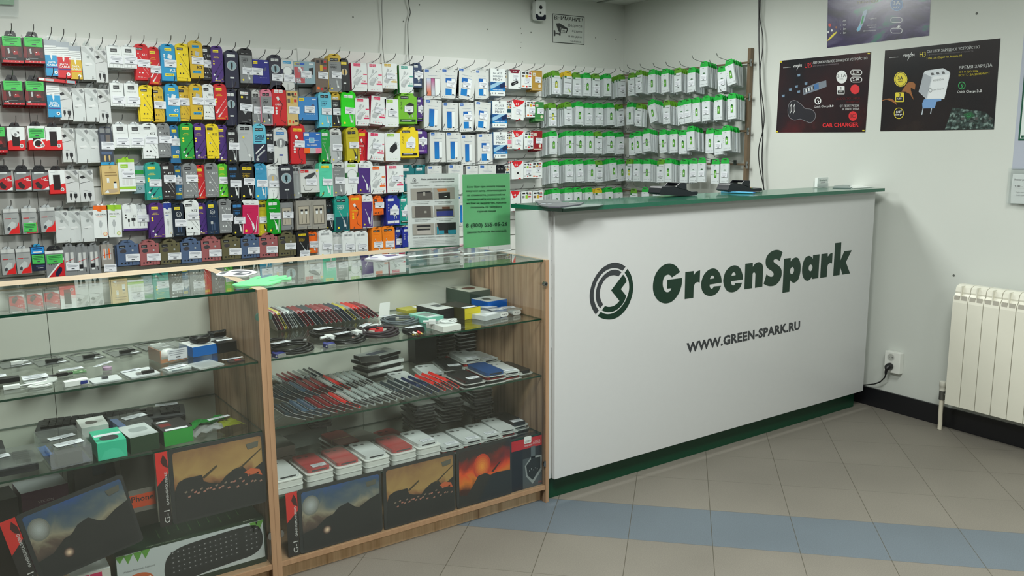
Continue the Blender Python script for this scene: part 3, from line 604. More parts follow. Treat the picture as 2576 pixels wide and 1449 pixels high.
pl(p, fM(.0019), [(1700, 738), (1858, 712), (1812, 944), (1650, 948)], M((232, 236, 240), .3)); pl(p, fM(.0019), [(1612, 700), (1690, 740), (1642, 944), (1570, 882)], M((172, 178, 186), .3))
for u in (1680, 1732, 1784): pl(p, fM(.0021), [(u, 700-(u-1680)*.12), (u+26, 696-(u-1680)*.12), (u+36, 718-(u-1680)*.12), (u+10, 722-(u-1680)*.12)], M((90, 92, 96), .4))
tx(p, fM(.0023), 1702, 782, 1808, 768, 20, 'VIXION', GREYINK); ring(p, fM(.0023), 1678, 866, 18, 20, 5, GREYINK); tx(p, fM(.0023), 1704, 866, 1806, 856, 13, 'Quick Charge 3.0', GREYINK)
pl(p, f, [(1618, 952), (1786, 930), (1782, 966), (1738, 974), (1720, 1036), (1604, 1040), (1600, 992)], M((120, 160, 210), .3))
ln(p, f, 1608, 1040, 1596, 1100, 9, M((190, 200, 210), .3)); ln(p, f, 1690, 1036, 1680, 1092, 9, M((190, 200, 210), .3))
pl(p, f, [(1888, 1032), (2200, 1070), (2284, 1140), (2284, 1236), (1816, 1244)], cloud('circuit_print', [(.4, (26, 34, 32)), (.55, (60, 78, 74)), (.62, (120, 140, 134))], 60, 3, rough=.3))
pl(p, fM(.0019), [(1990, 1092), (2070, 1070), (2110, 1110), (2036, 1146)], M((30, 84, 52), .4)); ring(p, fM(.0021), 2046, 1106, 20, 16, 4, GN)
for i in range(9): pl(p, fM(.0019), [(1880+i*44, 1180-(i % 3)*26), (1910+i*44, 1172-(i % 3)*26), (1920+i*44, 1194-(i % 3)*26), (1890+i*44, 1202-(i % 3)*26)], M((58+8*(i % 3), 74, 72), .35))
wbuild(p, 'print', t)
t = poster('violet and green charging cable poster above the two black posters', [(700, -300), (1692, -300), (1667, 342), (686, 460)], PV)
p = PB()
pl(p, f, ell(1356, 44, 62, 62), M((50, 96, 150), .3)); ring(p, fM(.0019), 1356, 44, 60, 62, 4, M((150, 190, 220), .3)); tx(p, fM(.0019), 1318, 46, 1392, 42, 36, '3A', WI, .02); tx(p, fM(.0019), 1322, 82, 1384, 80, 20, 'MAX', WI, .01)
for v in (194, 296):
    pl(p, f, rrect(1296, v-28, 1410, v+24, 24), WI, [rrect(1301, v-23, 1405, v+19, 20)[::-1]])
pl(p, f, [(1384, 226), (1352, 268), (1370, 264), (1360, 284), (1392, 246), (1374, 248)], WI)
pl(p, f, [(1036, 110), (1066, 90), (1076, 96), (1050, 190), (1006, 290), (980, 306), (970, 286), (1000, 230)], M((150, 170, 190), .3)); pl(p, fM(.0019), [(1028, 150), (1044, 150), (1030, 220), (1010, 240)], GN); pl(p, fM(.0019), [(1000, 240), (1014, 250), (1000, 292), (980, 300), (974, 282)], M((130, 190, 220), .2))
for (u, v, w, s) in ((1084, 186, 78, 'Type-C'), (1072, 250, 88, 'Магнитный'), (1086, 270, 72, 'кабель'), (1036, 302, 120, 'Длина провода'), (832, 208, 36, 'USB')): tx(p, f, u, v, u+w, v-6, 12, s, WI)
for i, s in enumerate(('1м', '2м', '3м')): tx(p, f, 842, 248+i*38, 868, 246+i*38, 18, s, WI); pl(p, f, ell(820, 242+i*38, 3, 4, 8), WI)
tx(p, f, 980, 36, 1180, 20, 22, 'ПЕРЕЗАРЯДКА', M((190, 186, 150), .4))
pl(p, f, smooth([(694, 382), (740, 330, 1), (782, 300), (776, 320), (730, 366, 1), (692, 396)]), YI); pl(p, f, ell(714, 240, 14, 16), M((200, 70, 60), .4)); pl(p, f, ell(734, 292, 9, 11), WI); pl(p, f, ell(700, 308, 9, 11), WI); pl(p, f, ell(776, 262, 9, 11), OR)
wbuild(p, 'print', t)
# board and pocket at the right edge
e0 = atR('N', 1140, -160, .004); e1 = atR('N', 1090, 700, .004)
t = thing('notice_board', 'pale notice board with dark green frame cut by the right edge', 'board', (e1.x, e1.y, e1.z))
def wl(o, y0, y1, z0, z1): return [(wallx(y0)-o, y0, z0), (wallx(y1)-o, y1, z0), (wallx(y1)-o, y1, z1), (wallx(y0)-o, y0, z1)]
y0, zb, zt = e1.y, e1.z, 1.66; nn = Vector((1, -WSL, 0))*.002
p = PB(); p.prism(wl(.0035, y0, y0-.6, zb, zt+.25), M((176, 182, 196), .5), nn); wbuild(p, 'board', t)
q0 = atR('N', 1178, 298, .005); p = PB(); gf = M((0, 78, 56), .4)
p.prism(wl(.0055, q0.y, q0.y-.5, q0.z, q0.z+.008), gf, nn); p.prism(wl(.0055, q0.y, q0.y-.007, q0.z+.0085, zt+.24), gf, nn)
wbuild(p, 'frame', t)
p = PB(); p.prism(wl(.0055, q0.y-.0075, q0.y-.5, q0.z+.0085, zt+.23), M((214, 226, 222), .5), nn)
for i in range(4): p.prism(wl(.0060, q0.y-.012-.02*i, q0.y-.024-.02*i, q0.z+.012, q0.z+.022), gf, Vector((.0004, 0, 0)))
wbuild(p, 'sheet', t)
h0 = atR('N', 1003, 1180, .03); h1 = atR('N', 1040, 680, .03)
t = thing('document_pocket', 'clear wall pocket holding an opening hours sheet at the right edge', 'pocket', (h0.x, h0.y, h0.z))
p = PB(); p.prism(wl(.030, h0.y, h0.y-.24, h0.z, h1.z), CLEAR, Vector((.002, 0, 0))); wbuild(p, 'front_pane', t)
p = PB(); p.prism(wl(.008, h0.y, h0.y-.24, h0.z, h1.z), CLEAR, Vector((.0015, 0, 0))); p.prism(wl(.028, h0.y, h0.y-.24, h0.z, h0.z+.002), CLEAR, Vector((.02, 0, 0))); wbuild(p, 'back_pane', t)
f = lambda u, v: atR('N', u, v, .0245)
p = PB(); a_ = f(1085, 765); b_ = f(1050, 1175)
SH = []
for i in range(9):
    s = i/8; off = .024-.010*(1-math.sin(s*PI))*.6
    SH.append([(wallx(a_.y-.004-k*.22)-off, a_.y-.004-k*.22, b_.z+(a_.z-b_.z)*s) for k in (0, 1)])
vs = [q for r_ in SH for q in r_]; p.add(vs, [(2*i, 2*i+1, 2*i+3, 2*i+2) for i in range(8)], PAPER, True); wbuild(p, 'paper', t)
p = PB(); pl(p, lambda u, v: atR('N', u, v, .0250), [(1126, 778), (1330, 778), (1330, 966), (1128, 962)], WHITE); tx(p, lambda u, v: atR('N', u, v, .0254), 1128, 860, 1344, 862, 26, 'Режим работы', INK, .02); tx(p, lambda u, v: atR('N', u, v, .0254), 1130, 950, 1360, 952, 26, '9.00 – 19.00', INK, .02)
tx(p, f, 1146, 1034, 1330, 1036, 18, 'Сайт магазина', GREYINK); tx(p, f, 1146, 1074, 1330, 1076, 18, 'Сайт работы', GREYINK); wbuild(p, 'print', t)
# little green sign top left
a_ = atY('A', 0, 0, BY); t = thing('green_note', 'green paper note in a clear pocket at the top left corner', 'note', (atY('O', 0, 20, BY).x, BY, atY('O', 0, 20, BY).z))
p = PB(); p.prism([atY('O', x, y, BY-.02) for x, y in ((-60, -50), (37, -40), (36, 12), (-60, 8))], M((28, 130, 56), .3), (0, .001, 0)); wbuild(p, 'sheet', t)
p = PB(); p.prism([atY('O', x, y, BY-.024) for x, y in ((-62, -50), (48, -44), (47, 42), (-62, 38))], CLEAR, (0, .002, 0)); wbuild(p, 'pocket', t)
# ================================================================ goods on the wall hooks
C = dict(MR=(84, 20, 30), W=(224, 230, 230), K=(28, 29, 33), R=(200, 30, 38), Y=(232, 206, 30), YG=(206, 172, 44), B=(44, 150, 200), N=(36, 38, 62), P=(74, 44, 122), G=(24, 150, 60), LG=(52, 214, 40),
         T=(30, 152, 138), O=(234, 104, 26), PK=(214, 46, 96), S=(176, 182, 184), GY=(128, 132, 134), CY=(98, 190, 214), NB=(24, 52, 90), BB=(34, 60, 150), RO=(222, 126, 150), OL=(190, 176, 34), MB=(30, 40, 160),
         KB=(16, 22, 28), LS=(140, 168, 178), DT=(20, 70, 84), KR=(206, 180, 120), MT=(86, 204, 168), WG=(206, 210, 208), CR=(196, 24, 84), SB=(78, 98, 130), SR=(156, 92, 94), SO=(96, 92, 66), BL=(60, 132, 196), DG=(40, 96, 52), GD=(176, 140, 60), BR=(110, 96, 84), LM=(150, 200, 50))
def c_(k, r=.38): return M(C[k], r)
TAGM = M((226, 230, 236), .5, name='price_label_paper'); TL = M((150, 156, 166), .5)
def price_tag(par, x, z, y, w=.056, h=.036, col=None, rot=0, nm='price_tag'):
    p = PB(); m = col or TAGM; p.box(-w/2, w/2, 0, .0006, -h/2, h/2, m)
    lm = TL if col is None else M((24, 110, 50), .5)
    for k, (a, b) in enumerate(((-.40, .38), (-.44, .42), (-.36, .30))): p.rect(w*a, h*(.30-.17*k), w*b, h*(.36-.17*k), -.0004, lm)
    p.rect(-w*.10, -h*.32, w*.14, -h*.20, -.0004, M((70, 76, 84), .5)); p.rect(-w*.44, -h*.44, w*.2, -h*.41, -.0004, lm)
    return p.build(nm, par, (x, y, z), (0, rot, 0))
class Fr:
    def __init__(s, p, w, h, y): s.p, s.w, s.h, s.y = p, w, h, y
    def X(s, x): return (x-.5)*s.w
    def Z(s, z): return -z*s.h
    def R(s, x0, z0, x1, z1, m, l=1): s.p.rect(s.X(x0), s.Z(z1), s.X(x1), s.Z(z0), s.y-.0004*(l+.5), m); return s
    def C(s, x, z, r, m, l=1, r_in=0): s.p.disc(s.X(x), s.Z(z), r*s.w, s.y-.0004*(l+.5), m, 14, None, r_in*s.w); return s
    def L(s, x0, z0, x1, z1, w, m, l=1): s.p.line(s.X(x0), s.Z(z0), s.X(x1), s.Z(z1), w*s.w, s.y-.0004*(l+.5), m); return s
    def P(s, pts, m, l=1): s.p.poly([(s.X(a), s.y-.0004*(l+.5), s.Z(b)) for a, b in pts], m); return s
    def T(s, t, x, z, h, m, w=None, al='l', l=1, b=.01): s.p.text(t, s.X(x), s.Z(z), h*s.h, s.y-.0004*(l+.5), m, w*s.w if w else None, al, b); return s
WM = c_('W'); KM = c_('K'); YM = M((240, 220, 50), .4)
def rnd(p, w, h, t, m, side=None, top=.13):
    o = [(-w/2, -h), (w/2, -h), (w/2, -top*h), (w*.46, -.07*h), (w*.37, -.028*h), (w*.24, -.004*h), (0, 0), (-w*.24, -.004*h), (-w*.37, -.028*h), (-w*.46, -.07*h), (-w/2, -top*h)]
    p.out(o, -t/2, t/2, m, side or m, [[(-.16*w, -.040*h), (-.05*w, -.034*h), (0, -.026*h), (.05*w, -.034*h), (.16*w, -.040*h), (.16*w, -.052*h), (-.16*w, -.052*h)]])
def bx(p, w, h, t, m, side=None):
    p.box(-w/2, w/2, -t/2, t/2, -h, 0, side or m); p.rect(-w/2, -h, w/2, 0, -t/2-.0002, m)
def tabp(par, w, h, m, t=.001, y=0, nm='hang_tab'):
    """separate hang tab above a box"""
    o = [(-w/2, -.002), (w/2, -.002), (w*.42, h*.7), (w*.28, h), (-w*.28, h), (-w*.42, h*.7)]
    return PB().out(o, -t/2+y, t/2+y, m, None, [[(-w*.22, h*.52), (0, h*.68), (w*.22, h*.52), (w*.22, h*.42), (-w*.22, h*.42)]]).build(nm, par)
def squares(f, m, x=.16, z=.115, s=.29, hh=.075, im=None, tm=None):
    for k in (0, 1):
        f.R(x+k*(s+.03), z, x+s+k*(s+.03), z+hh, m); f.T('hoco.', x+k*(s+.03)+s*.5, z+hh*.66, hh*.34, tm or im or WM, s*.7, 'c', 2)
def wire(f, a, b, m, w=.035, tip=None):
    f.L(a[0], a[1], b[0], b[1], w, m); dx, dz = b[0]-a[0], b[1]-a[1]
    f.L(b[0], b[1], b[0]+dx*.16, b[1]+dz*.16, .11, m, 2); f.L(b[0]+dx*.16, b[1]+dz*.16, b[0]+dx*.26, b[1]+dz*.26, .08, tip or WM, 2)
# each design: (shape, draw).  o = options
def D_k12(f, o):
    m = c_(o.get('lg', 'K')); im = WM if o.get('lg', 'K') == 'K' else KM
    i = c_(o.get('ink', 'K')); f.R(.14, .11, .56, .185, m).T('borofone', .35, .16, .03, im, .34, 'c', 2); f.T('K12', .88, .33, .065, i, .34, 'r'); f.C(.26, .27, .05, WM); f.L(.34, .33, .92, .74, .02, i); f.L(.30, .50, .9, .86, .012, i)
    f.C(.34, .56, .075, WM).C(.34, .56, .04, i, 2); f.C(.28, .80, .055, i if o.get('ink') is None else WM).C(.50, .80, .055, i if o.get('ink') is None else WM); f.T('Data cable', .14, .93, .022, i, .34); f.L(.55, .93, .86, .95, .012, i)
def D_k2(f, o):
    i = WM if o.get('ink') == 'W' else c_('K')
    f.R(.28, .12, .74, .19, YM if o.get('lg') != 'B' else c_('B')).T('borofone', .51, .168, .028, c_('NB'), .36, 'c', 2)
    for k in range(3): f.C(.24, .30+.06*k, .055, KM if o.get('lg') == 'B' else WM)
    f.P([(.5, .27), (.78, .31), (.7, .42), (.44, .38)], WM if o.get('ink') == 'W' else c_('S')); f.T('K2', .92, .75, .085, i, .36, 'r', 1, .02); f.R(.22, .80, .82, .87, YM if o.get('lg') != 'B' else c_('B')).T('Micro-USB', .52, .85, .03, c_('NB'), .46, 'c', 2)
def D_typ(f, o):
    f.R(.17, .115, .64, .19, YM).T('borofone', .40, .17, .032, c_('NB'), .38, 'c', 2); f.T('Data cable', .2, .34, .028, YM, .46); f.T('premium', .28, .30, .02, YM, .3)
    f.C(.2, .43, .07, YM).C(.2, .50, .07, YM); f.L(.92, .42, .38, .70, .03, M(o.get('wc', (20, 24, 60)), .4)); f.L(.38, .70, .24, .78, .1, M(o.get('wc', (20, 24, 60)), .4), 2); f.L(.24, .78, .16, .82, .12, WM, 2)
    f.L(.95, .62, .55, .82, .03, M(o.get('wc', (20, 24, 60)), .4)); f.L(.55, .82, .40, .89, .1, M(o.get('wc', (20, 24, 60)), .4), 2); f.L(.40, .89, .30, .925, .12, WM, 2)
    f.T(o.get('tx', 'TYPE-C'), .24, .975, .033, YM, .5); f.T('X16', .8, .93, .022, YM, .14)
def D_hoc(f, o):
    lg = o.get('lg', 'K'); squares(f, c_(lg), im=(WM if lg in 'KRPNBBTCRG' and lg not in ('Y', 'W') else KM))
    if o.get('pan'): f.R(.03, o.get('pz', .2), .97, .985, c_(o['pan']), 0)
    ik = c_(o.get('ink', 'W'))
    if o.get('tx', 1): f.T('CABLE', .18, .37, .055, ik, .46, 'l', 2, .02)
    f.T('Charging data', .18, .29, .02, ik, .5, 'l', 2); f.T('sync cable', .18, .40, .016, ik, .36, 'l', 2)
    wm = c_(o.get('wc', 'S')); f.L(.30, .44, .62, .70, .035, wm, 2); f.L(.62, .70, .68, .82, .12, wm, 2); f.L(.68, .82, .71, .88, .13, WM, 3); f.L(.9, .5, .80, .95, .035, wm, 2)
    f.C(o.get('dx', .24), o.get('dz', .90), .07, YM, 2)
def D_pln(f, o):
    squares(f, c_(o.get('lg', 'W')), im=c_(o.get('tm', 'R'))); f.P([(.28, .30), (.42, .27), (.52, .35), (.38, .39)], WM, 2); f.L(.48, .36, .72, .48, .05, KM, 2)
    for a, b in (((.72, .48), (.52, .68)), ((.52, .68), (.58, .86)), ((.58, .86), (.82, .93)), ((.52, .68), (.70, .56))): f.L(a[0], a[1], b[0], b[1], .025, KM)
    f.T('CABLE', .18, .50, .045, c_(o.get('ink', 'W')), .46)
    for k in range(3): f.C(.26, .57+.065*k, .075, c_(o.get('ink', 'W')))
def D_ring(f, o):
    lg = o.get('lg', 'W'); squares(f, c_(lg), im=c_('N') if lg == 'W' else WM)
    f.R(.0, .36, 1, .50, c_(o.get('band', 'N')), 1) if o.get('band') else None
    f.C(.5, .41, .36, c_('S'), 2).C(.5, .41, .31, c_(o.get('in_', 'LS')), 3); f.R(.42, .33, .58, .46, c_(o.get('pl', 'K')), 4); f.R(.45, .46, .55, .52, c_(o.get('pl', 'K')), 4)
    f.R(.36, .715, .66, .755, c_(o.get('pill', 'W'))).T('1 m', .51, .747, .02, c_('N'), .16, 'c', 2); f.L(.5, .80, .5, .985, .03, c_(o.get('pl2', 'GY')))
def D_chg(f, o):
    m = c_(o.get('col', 'PK'))
    for k in (0, 1): f.R(.15+k*.23, .025, .365+k*.23, .125, m).T('hoco.', .26+k*.23, .095, .03, WM, .15, 'c', 2)
    g = c_('S'); g2 = M((196, 200, 202), .4)
    if o.get('kind') == 'blk':
        f.P([(.3, .52), (.62, .36), (.78, .42), (.80, .56), (.48, .72), (.28, .66)], KM).P([(.62, .36), (.66, .30), (.76, .34), (.78, .42)], c_('GY'), 2).L(.76, .38, .88, .33, .03, c_('S'), 2).L(.80, .46, .92, .41, .03, c_('S'), 2)
    elif o.get('kind') == 'car': f.P([(.3, .40), (.5, .34), (.74, .40), (.64, .46), (.36, .46)], KM)
    else:
        f.L(.42, .22, .34, .34, .13, g); f.L(.34, .34, .10, .56, .03, g); f.L(.58, .30, .20, .50, .03, g); f.L(.62, .26, .56, .33, .08, g, 2)
        f.P([(.12, .66), (.34, .50), (.56, .50), (.60, .60), (.36, .80), (.12, .76)], g).P([(.12, .66), (.34, .50), (.56, .50), (.36, .66)], g2, 2); f.L(.56, .52, .66, .46, .025, c_('GY'), 2); f.L(.60, .58, .72, .52, .025, c_('GY'), 2)
        f.R(.74, .38, .98, .42, m); f.T('2.4A', .82, .68, .07, m, .24, 'c', 1, .02); f.R(.60, .70, .98, .755, m)
    for k in range(6): f.L(.2+.11*k, .915, .22+.11*k, .94, .03, m if k % 2 else c_('GY'))
    f.R(.15, .86, .85, .868, g2)
def D_gl(f, o):
    B = M((24, 92, 176), .35); f.R(.08, .02, .30, .10, B).T('hoco.', .19, .075, .03, WM, .15, 'c', 2); f.P([(.74, .085), (.69, .06), (.71, .045), (.77, .045), (.79, .06)], c_('GY')); f.R(.82, .055, .93, .07, c_('S'))
    f.T('Tempered glass', .22, .215, .022, M((110, 130, 160), .4), .56)
    if o.get('k') == 'rain':
        f.R(.14, .30, .94, .90, KM); f.R(.16, .31, .40, .89, BB_, 2); f.R(.42, .31, .62, .89, RB_, 2); f.R(.64, .31, .92, .89, WM, 2)
    elif o.get('k') == 'half':
        f.R(.26, .30, .80, .46, BG_).R(.58, .31, .79, .46, WM, 2); f.R(.26, .66, .78, .885, BG_).R(.60, .66, .79, .87, WM, 2); f.R(.62, .84, .72, .88, KM, 3)
    else:
        f.P([(.26, .30), (.78, .30), (.78, .86), (.28, .86)], c_('S')).R(.28, .31, .58, .885, BG_, 2).R(.58, .315, .77, .85, WM, 2).L(.33, .89, .52, .89, .02, KM, 3); f.R(.64, .86, .72, .885, KM, 3)
    for k in range(3): f.R(.08+.12*k, .93, .13+.12*k, .955, c_('GY'))
def grad(name, c0, c1, axis='Z', lo=-.14, hi=0):
    def fn(nt, b):
        tc = nt.nodes.new('ShaderNodeTexCoord'); sx = nt.nodes.new('ShaderNodeSeparateXYZ'); mr = nt.nodes.new('ShaderNodeMapRange'); r = nt.nodes.new('ShaderNodeValToRGB')
        mr.inputs['From Min'].default_value = lo; mr.inputs['From Max'].default_value = hi
        el = r.color_ramp.elements; cs = c0 if isinstance(c0[0], tuple) else (c0, c1)
        while len(el) < len(cs): el.new(.5)
        for i, (e, c) in enumerate(zip(el, cs)): e.position = i/(len(cs)-1); e.color = lin(c)+(1,)
        nt.links.new(tc.outputs['Object'], sx.inputs[0]); nt.links.new(sx.outputs[axis], mr.inputs['Value']); nt.links.new(mr.outputs[0], r.inputs[0]); nt.links.new(r.outputs[0], b.inputs['Base Color']); b.inputs['Roughness'].default_value = .3
    return ramp_mat(name, fn)
BG_ = grad('blue_phone_print', (26, 120, 190), (30, 60, 150)); BB_ = grad('blue_to_orange_print', ((210, 120, 90), (190, 200, 220), (40, 70, 190)), None); RB_ = grad('rose_print', ((190, 200, 210), (180, 90, 140), (160, 80, 150)), None)
def D_glp(f, o):
    f.T('GLASS', .5, .21, .075, M((40, 60, 80), .4), .62, 'c'); f.T('SCREEN', .5, .315, .065, M((60, 80, 100), .4), .64, 'c'); f.T('PRO+', .5, .445, .085, M((30, 40, 60), .4), .62, 'c', 1, .01)
    f.R(0, .49, 1, .83, BL_); f.P([(.0, .62), (.5, .49), (.9, .49), (.2, .72), (0, .76)], M((150, 190, 214), .3), 2); f.P([(.6, .60), (1, .49), (1, .66), (.7, .72)], M((20, 40, 80), .3), 2); f.R(0, .74, 1, .83, M((20, 130, 200), .35), 3); f.T('PREMIUM TEMPERED', .5, .80, .035, WM, .7, 'c', 4)
    f.R(.1, .88, .16, .94, c_('GY')).R(.3, .88, .36, .94, c_('GY')).R(.5, .89, .88, .93, c_('GY')); f.C(.5, .05, .06, c_('GY'))
BL_ = M((34, 84, 140), .3)
def D_dat(f, o):
    m = c_(o['col']); f.R(0, .0, 1, .15, M((150, 160, 168), .25)); 
    for k in range(4): f.L(.04, .22+.06*k, .96, .19+.06*k, .03, c_('GY'))
    f.R(0, .42, 1, 1, m, 1); f.P([(0, .42), (0, .36), (.3, .40), (.3, .42)], WM, 2); f.R(.42, .36, .56, .50, WM, 2); f.R(.45, .50, .53, .55, WM, 2); f.L(.5, .38, .9, .34, .03, WM, 2)
    f.T('DATA', .5, .645, .055, WM, .6, 'c', 2, .03); f.T('CABLE', .5, .72, .055, WM, .8, 'c', 2, .03); f.R(.05, .745, .95, .785, c_('P') if o['col'] != 'YG' else c_('O'), 2); f.C(.76, .90, .14, WM, 2).C(.76, .90, .05, KM, 3)
def D_lc(f, o):
    f.R(.02, .02, .98, .98, M((200, 204, 204), .4)); f.P([(.0, .05), (.22, .03), (.98, .30), (.98, .40), (.7, .33)], M((170, 174, 172), .35), 2); f.P([(.6, .04), (.85, .02), (.98, .12), (.80, .17)], c_('GY'), 3)
    f.P([(.05, .22), (.3, .17), (.45, .24), (.2, .28)], KM, 2) if o.get('k') else None; f.L(.05, .42, .75, .36, .03, KM if o.get('k') else c_('S'), 2); f.T('Cable', .4, .66, .026, c_('GY'), .3, 'c', 2)
    i = KM if o.get('k') else M((176, 182, 182), .4)
    f.P([(.26, .72), (.40, .72), (.42, .80), (.36, .86), (.34, .93), (.31, .93), (.28, .86), (.24, .80)], i, 2); f.R(.58, .68, .76, .73, c_('S'), 2); f.P([(.54, .73), (.80, .73), (.80, .82), (.70, .88), (.69, .95), (.65, .95), (.64, .88), (.54, .82)], i, 2)
def D_lb(f, o):
    f.R(.02, .02, .98, .98, M((204, 210, 210), .35)); f.P([(.0, .03), (.3, .02), (.98, .34), (.98, .5), (.6, .28), (0, .12)], M((182, 188, 188), .3), 2); f.P([(.62, .06), (.85, .03), (.98, .10), (.82, .16)], c_('GY'), 3); f.C(.5, .32, .12, M((150, 158, 158), .3), 3)
    f.T('Cable', .35, .58, .024, KM, .26, 'c', 2); f.P([(.2, .52), (.7, .48), (.8, .55), (.3, .56)], M((220, 224, 224), .3), 2); f.C(.68, .95, .02, KM, 2).C(.8, .95, .02, KM, 2)
def D_wh(f, o):
    f.R(.26, .10, .70, .27, M((70, 72, 74), .4)).T('hoco.', .48, .22, .06, c_('S'), .3, 'c', 2); f.T('Charging data cable', .5, .38, .035, c_('GY'), .66, 'c')
    f.R(.12, .82, .88, .98, c_('GY')); [f.R(.13+.25*k, .83, .365+.25*k, .97, WM, 2) for k in range(3)]
def D_rb(f, o):
    f.R(.0, .33, .16, .80, M((110, 30, 34), .4)); f.R(.18, .36, .92, .78, cloudR, 1); f.P([(.28, .44), (.36, .42), (.38, .62), (.30, .64)], c_('S'), 2); f.P([(.52, .56), (.72, .52), (.78, .66), (.54, .68)], M((150, 40, 44), .4), 2); f.C(.60, .56, .03, WM, 3)
    f.T('1A', .10, .88, .06, WM, .16, 'l', 2, .02); f.R(.24, .80, .66, .82, c_('GY'), 2); f.R(.02, .90, .98, .99, M((196, 26, 40), .35), 2)
    for k in range(4): f.C(.26+.17*k, .945, .022, c_('W'), 3, .014)
cloudR = cloud('dark_red_box_print', [(.4, (30, 20, 22)), (.6, (90, 34, 30)), (.75, (130, 60, 44))], 30, 3, rough=.35)
def D_rw(f, o):
    f.P([(0, .62), (.2, .58), (.5, .66), (.8, .58), (1, .56), (1, 1), (0, 1)], M((212, 30, 34), .35)); f.R(.26, .20, .70, .84, M((50, 46, 46), .2), 2)
    if o.get('k') == 'w': f.P(smooth([(.24, .2, 1), (.5, .18, 1), (.72, .34, 1), (.60, .44, 1), (.34, .38, 1)]), WM, 3); f.C(.48, .33, .09, c_('GY'), 4)
    if o.get('k') == 'h': f.C(.55, .75, .3, WM, 3, .22)
    f.C(.78, .82, .12, WM, 3, .08).C(.78, .82, .07, c_('GY'), 4); f.R(.12, .08, .4, .10, c_('S'))
def D_gr(f, o):
    f.R(0, .0, 1, .1, c_('K')); f.R(.14, .10, .74, .16, WM, 2); f.P([(0, .50), (1, .24), (1, .82), (.6, .95), (0, .9)], M((190, 30, 40), .35)); f.P([(.16, .62), (.34, .55), (.62, .78), (.5, .92), (.24, .84)], M((44, 30, 34), .4), 2); f.T('1.2A', .88, .46, .08, WM, .3, 'r', 2, .02); f.P([(.62, .96), (1, .80), (1, .96)], WM, 2); f.R(.72, .49, 1, .52, WM, 2)
def D_ad(f, o):
    f.R(0, 0, 1, .14, M((226, 230, 230), .2, .3)); f.R(0, .14, 1, .17, c_('GY')); f.P([(.98, .52), (.98, .99), (.25, .99), (.45, .82), (.75, .76), (.88, .66)], M((214, 34, 36), .35)); f.P([(.22, .66), (.52, .50), (.76, .56), (.72, .72), (.40, .84), (.18, .80)], M((190, 198, 198), .3), 2); f.P([(.18, .76), (.32, .70), (.40, .76), (.36, .84), (.20, .84)], M((60, 66, 72), .4), 3); f.R(.1, .37, .48, .40, M((200, 40, 50), .4), 2); f.R(.54, .37, .86, .40, c_('GY'), 2)
def D_sq(f, o):
    f.R(.10, .04, .40, .17, KM).T('hoco.', .25, .14, .05, c_('S'), .2, 'c', 2); f.C(.62, .09, .04, KM).C(.84, .09, .04, KM); f.P(smooth([(.12, .30, 1), (.3, .22, 1), (.42, .28, 1), (.4, .38, 1), (.2, .4, 1)]), M((60, 56, 60), .5)); f.R(.68, .27, .76, .35, c_('S'))
    for k in range(3): f.C(.18+.16*k, .88, .045, KM)
    f.L(.66, .78, .66, .98, .02, KM).L(.84, .78, .84, .98, .02, KM)
def D_wide(f, o):
    lg = c_(o.get('lg', 'Y')); f.R(.04, .06, .30, .18, lg).T('hoco.', .17, .15, .05, c_('NB'), .2, 'c', 2); f.R(.72, .08, .92, .13, WM)
    if o.get('k') == 'rb': f.R(.02, .25, .5, .98, c_('R'), 0).P([(.3, .25), (1, .25), (1, .98), (.5, .98)], c_('LS'), 0); f.R(.1, .08, .5, .16, M((40, 90, 190), .4)); f.P([(.2, .28), (.3, .24), (.42, .45), (.34, .5)], WM, 2); f.P([(.7, .3), (.92, .26), (.88, .6), (.74, .55)], KM, 2); f.T('5A', .12, .92, .12, WM, .2)
    elif o.get('k') == 'tv': f.R(.3, .26, .6, .5, WM, 2).R(.32, .28, .58, .48, M((120, 180, 210), .3), 3); f.L(.1, .36, .3, .36, .03, WM, 2).L(.6, .4, .88, .38, .02, WM, 2); f.T('TRUE WIRELESS', .46, .64, .06, WM, .6, 'c', 2, .02); f.R(.0, .75, .33, 1, c_('O'), 2).R(.33, .75, .66, 1, c_('S'), 2).R(.66, .75, 1, 1, c_('RO'), 2)
    else: f.L(.3, .7, .66, .42, .04, KM, 2).P([(.60, .42), (.78, .30), (.84, .38), (.70, .50)], M((80, 84, 120), .4), 2)
    for k in range(5): f.C(.42+.1*k, .76, .015, WM, 2)
def D_wbox(f, o):
    f.R(.02, .02, .22, .14, c_('R')).T('hoco.', .12, .10, .04, WM, .15, 'c', 2); f.R(.24, .02, .44, .14, c_('R')); f.C(.9, .08, .05, YM); f.P(smooth([(.2, .36, 1), (.45, .22, 1), (.8, .14, 1), (.7, .3, 1), (.4, .44, 1)]), M((60, 62, 66), .4)); f.L(.8, .16, .88, .36, .02, KM)
    for a, b in (((.14, .68), (.2, .9)), ((.2, .9), (.5, .92)), ((.5, .92), (.62, .84))): f.L(a[0], a[1], b[0], b[1], .02, KM)
    f.T('Cable adapter', .72, .96, .035, c_('GY'), .24)
def D_gbx(f, o):
    f.R(.12, .18, .86, .84, M((90, 88, 82), .4)).R(.155, .205, .825, .815, M((172, 166, 150), .4), 2); 
    for x in (.36, .64): f.R(x-.08, .30, x+.08, .37, KM, 3); f.R(x-.07, .37, x+.07, .47, WM, 3); f.L(x, .47, x, .78, .025, KM, 3)
    f.R(.7, .90, .92, .92, c_('GY')); f.R(.1, .93, .5, .95, c_('GY'))
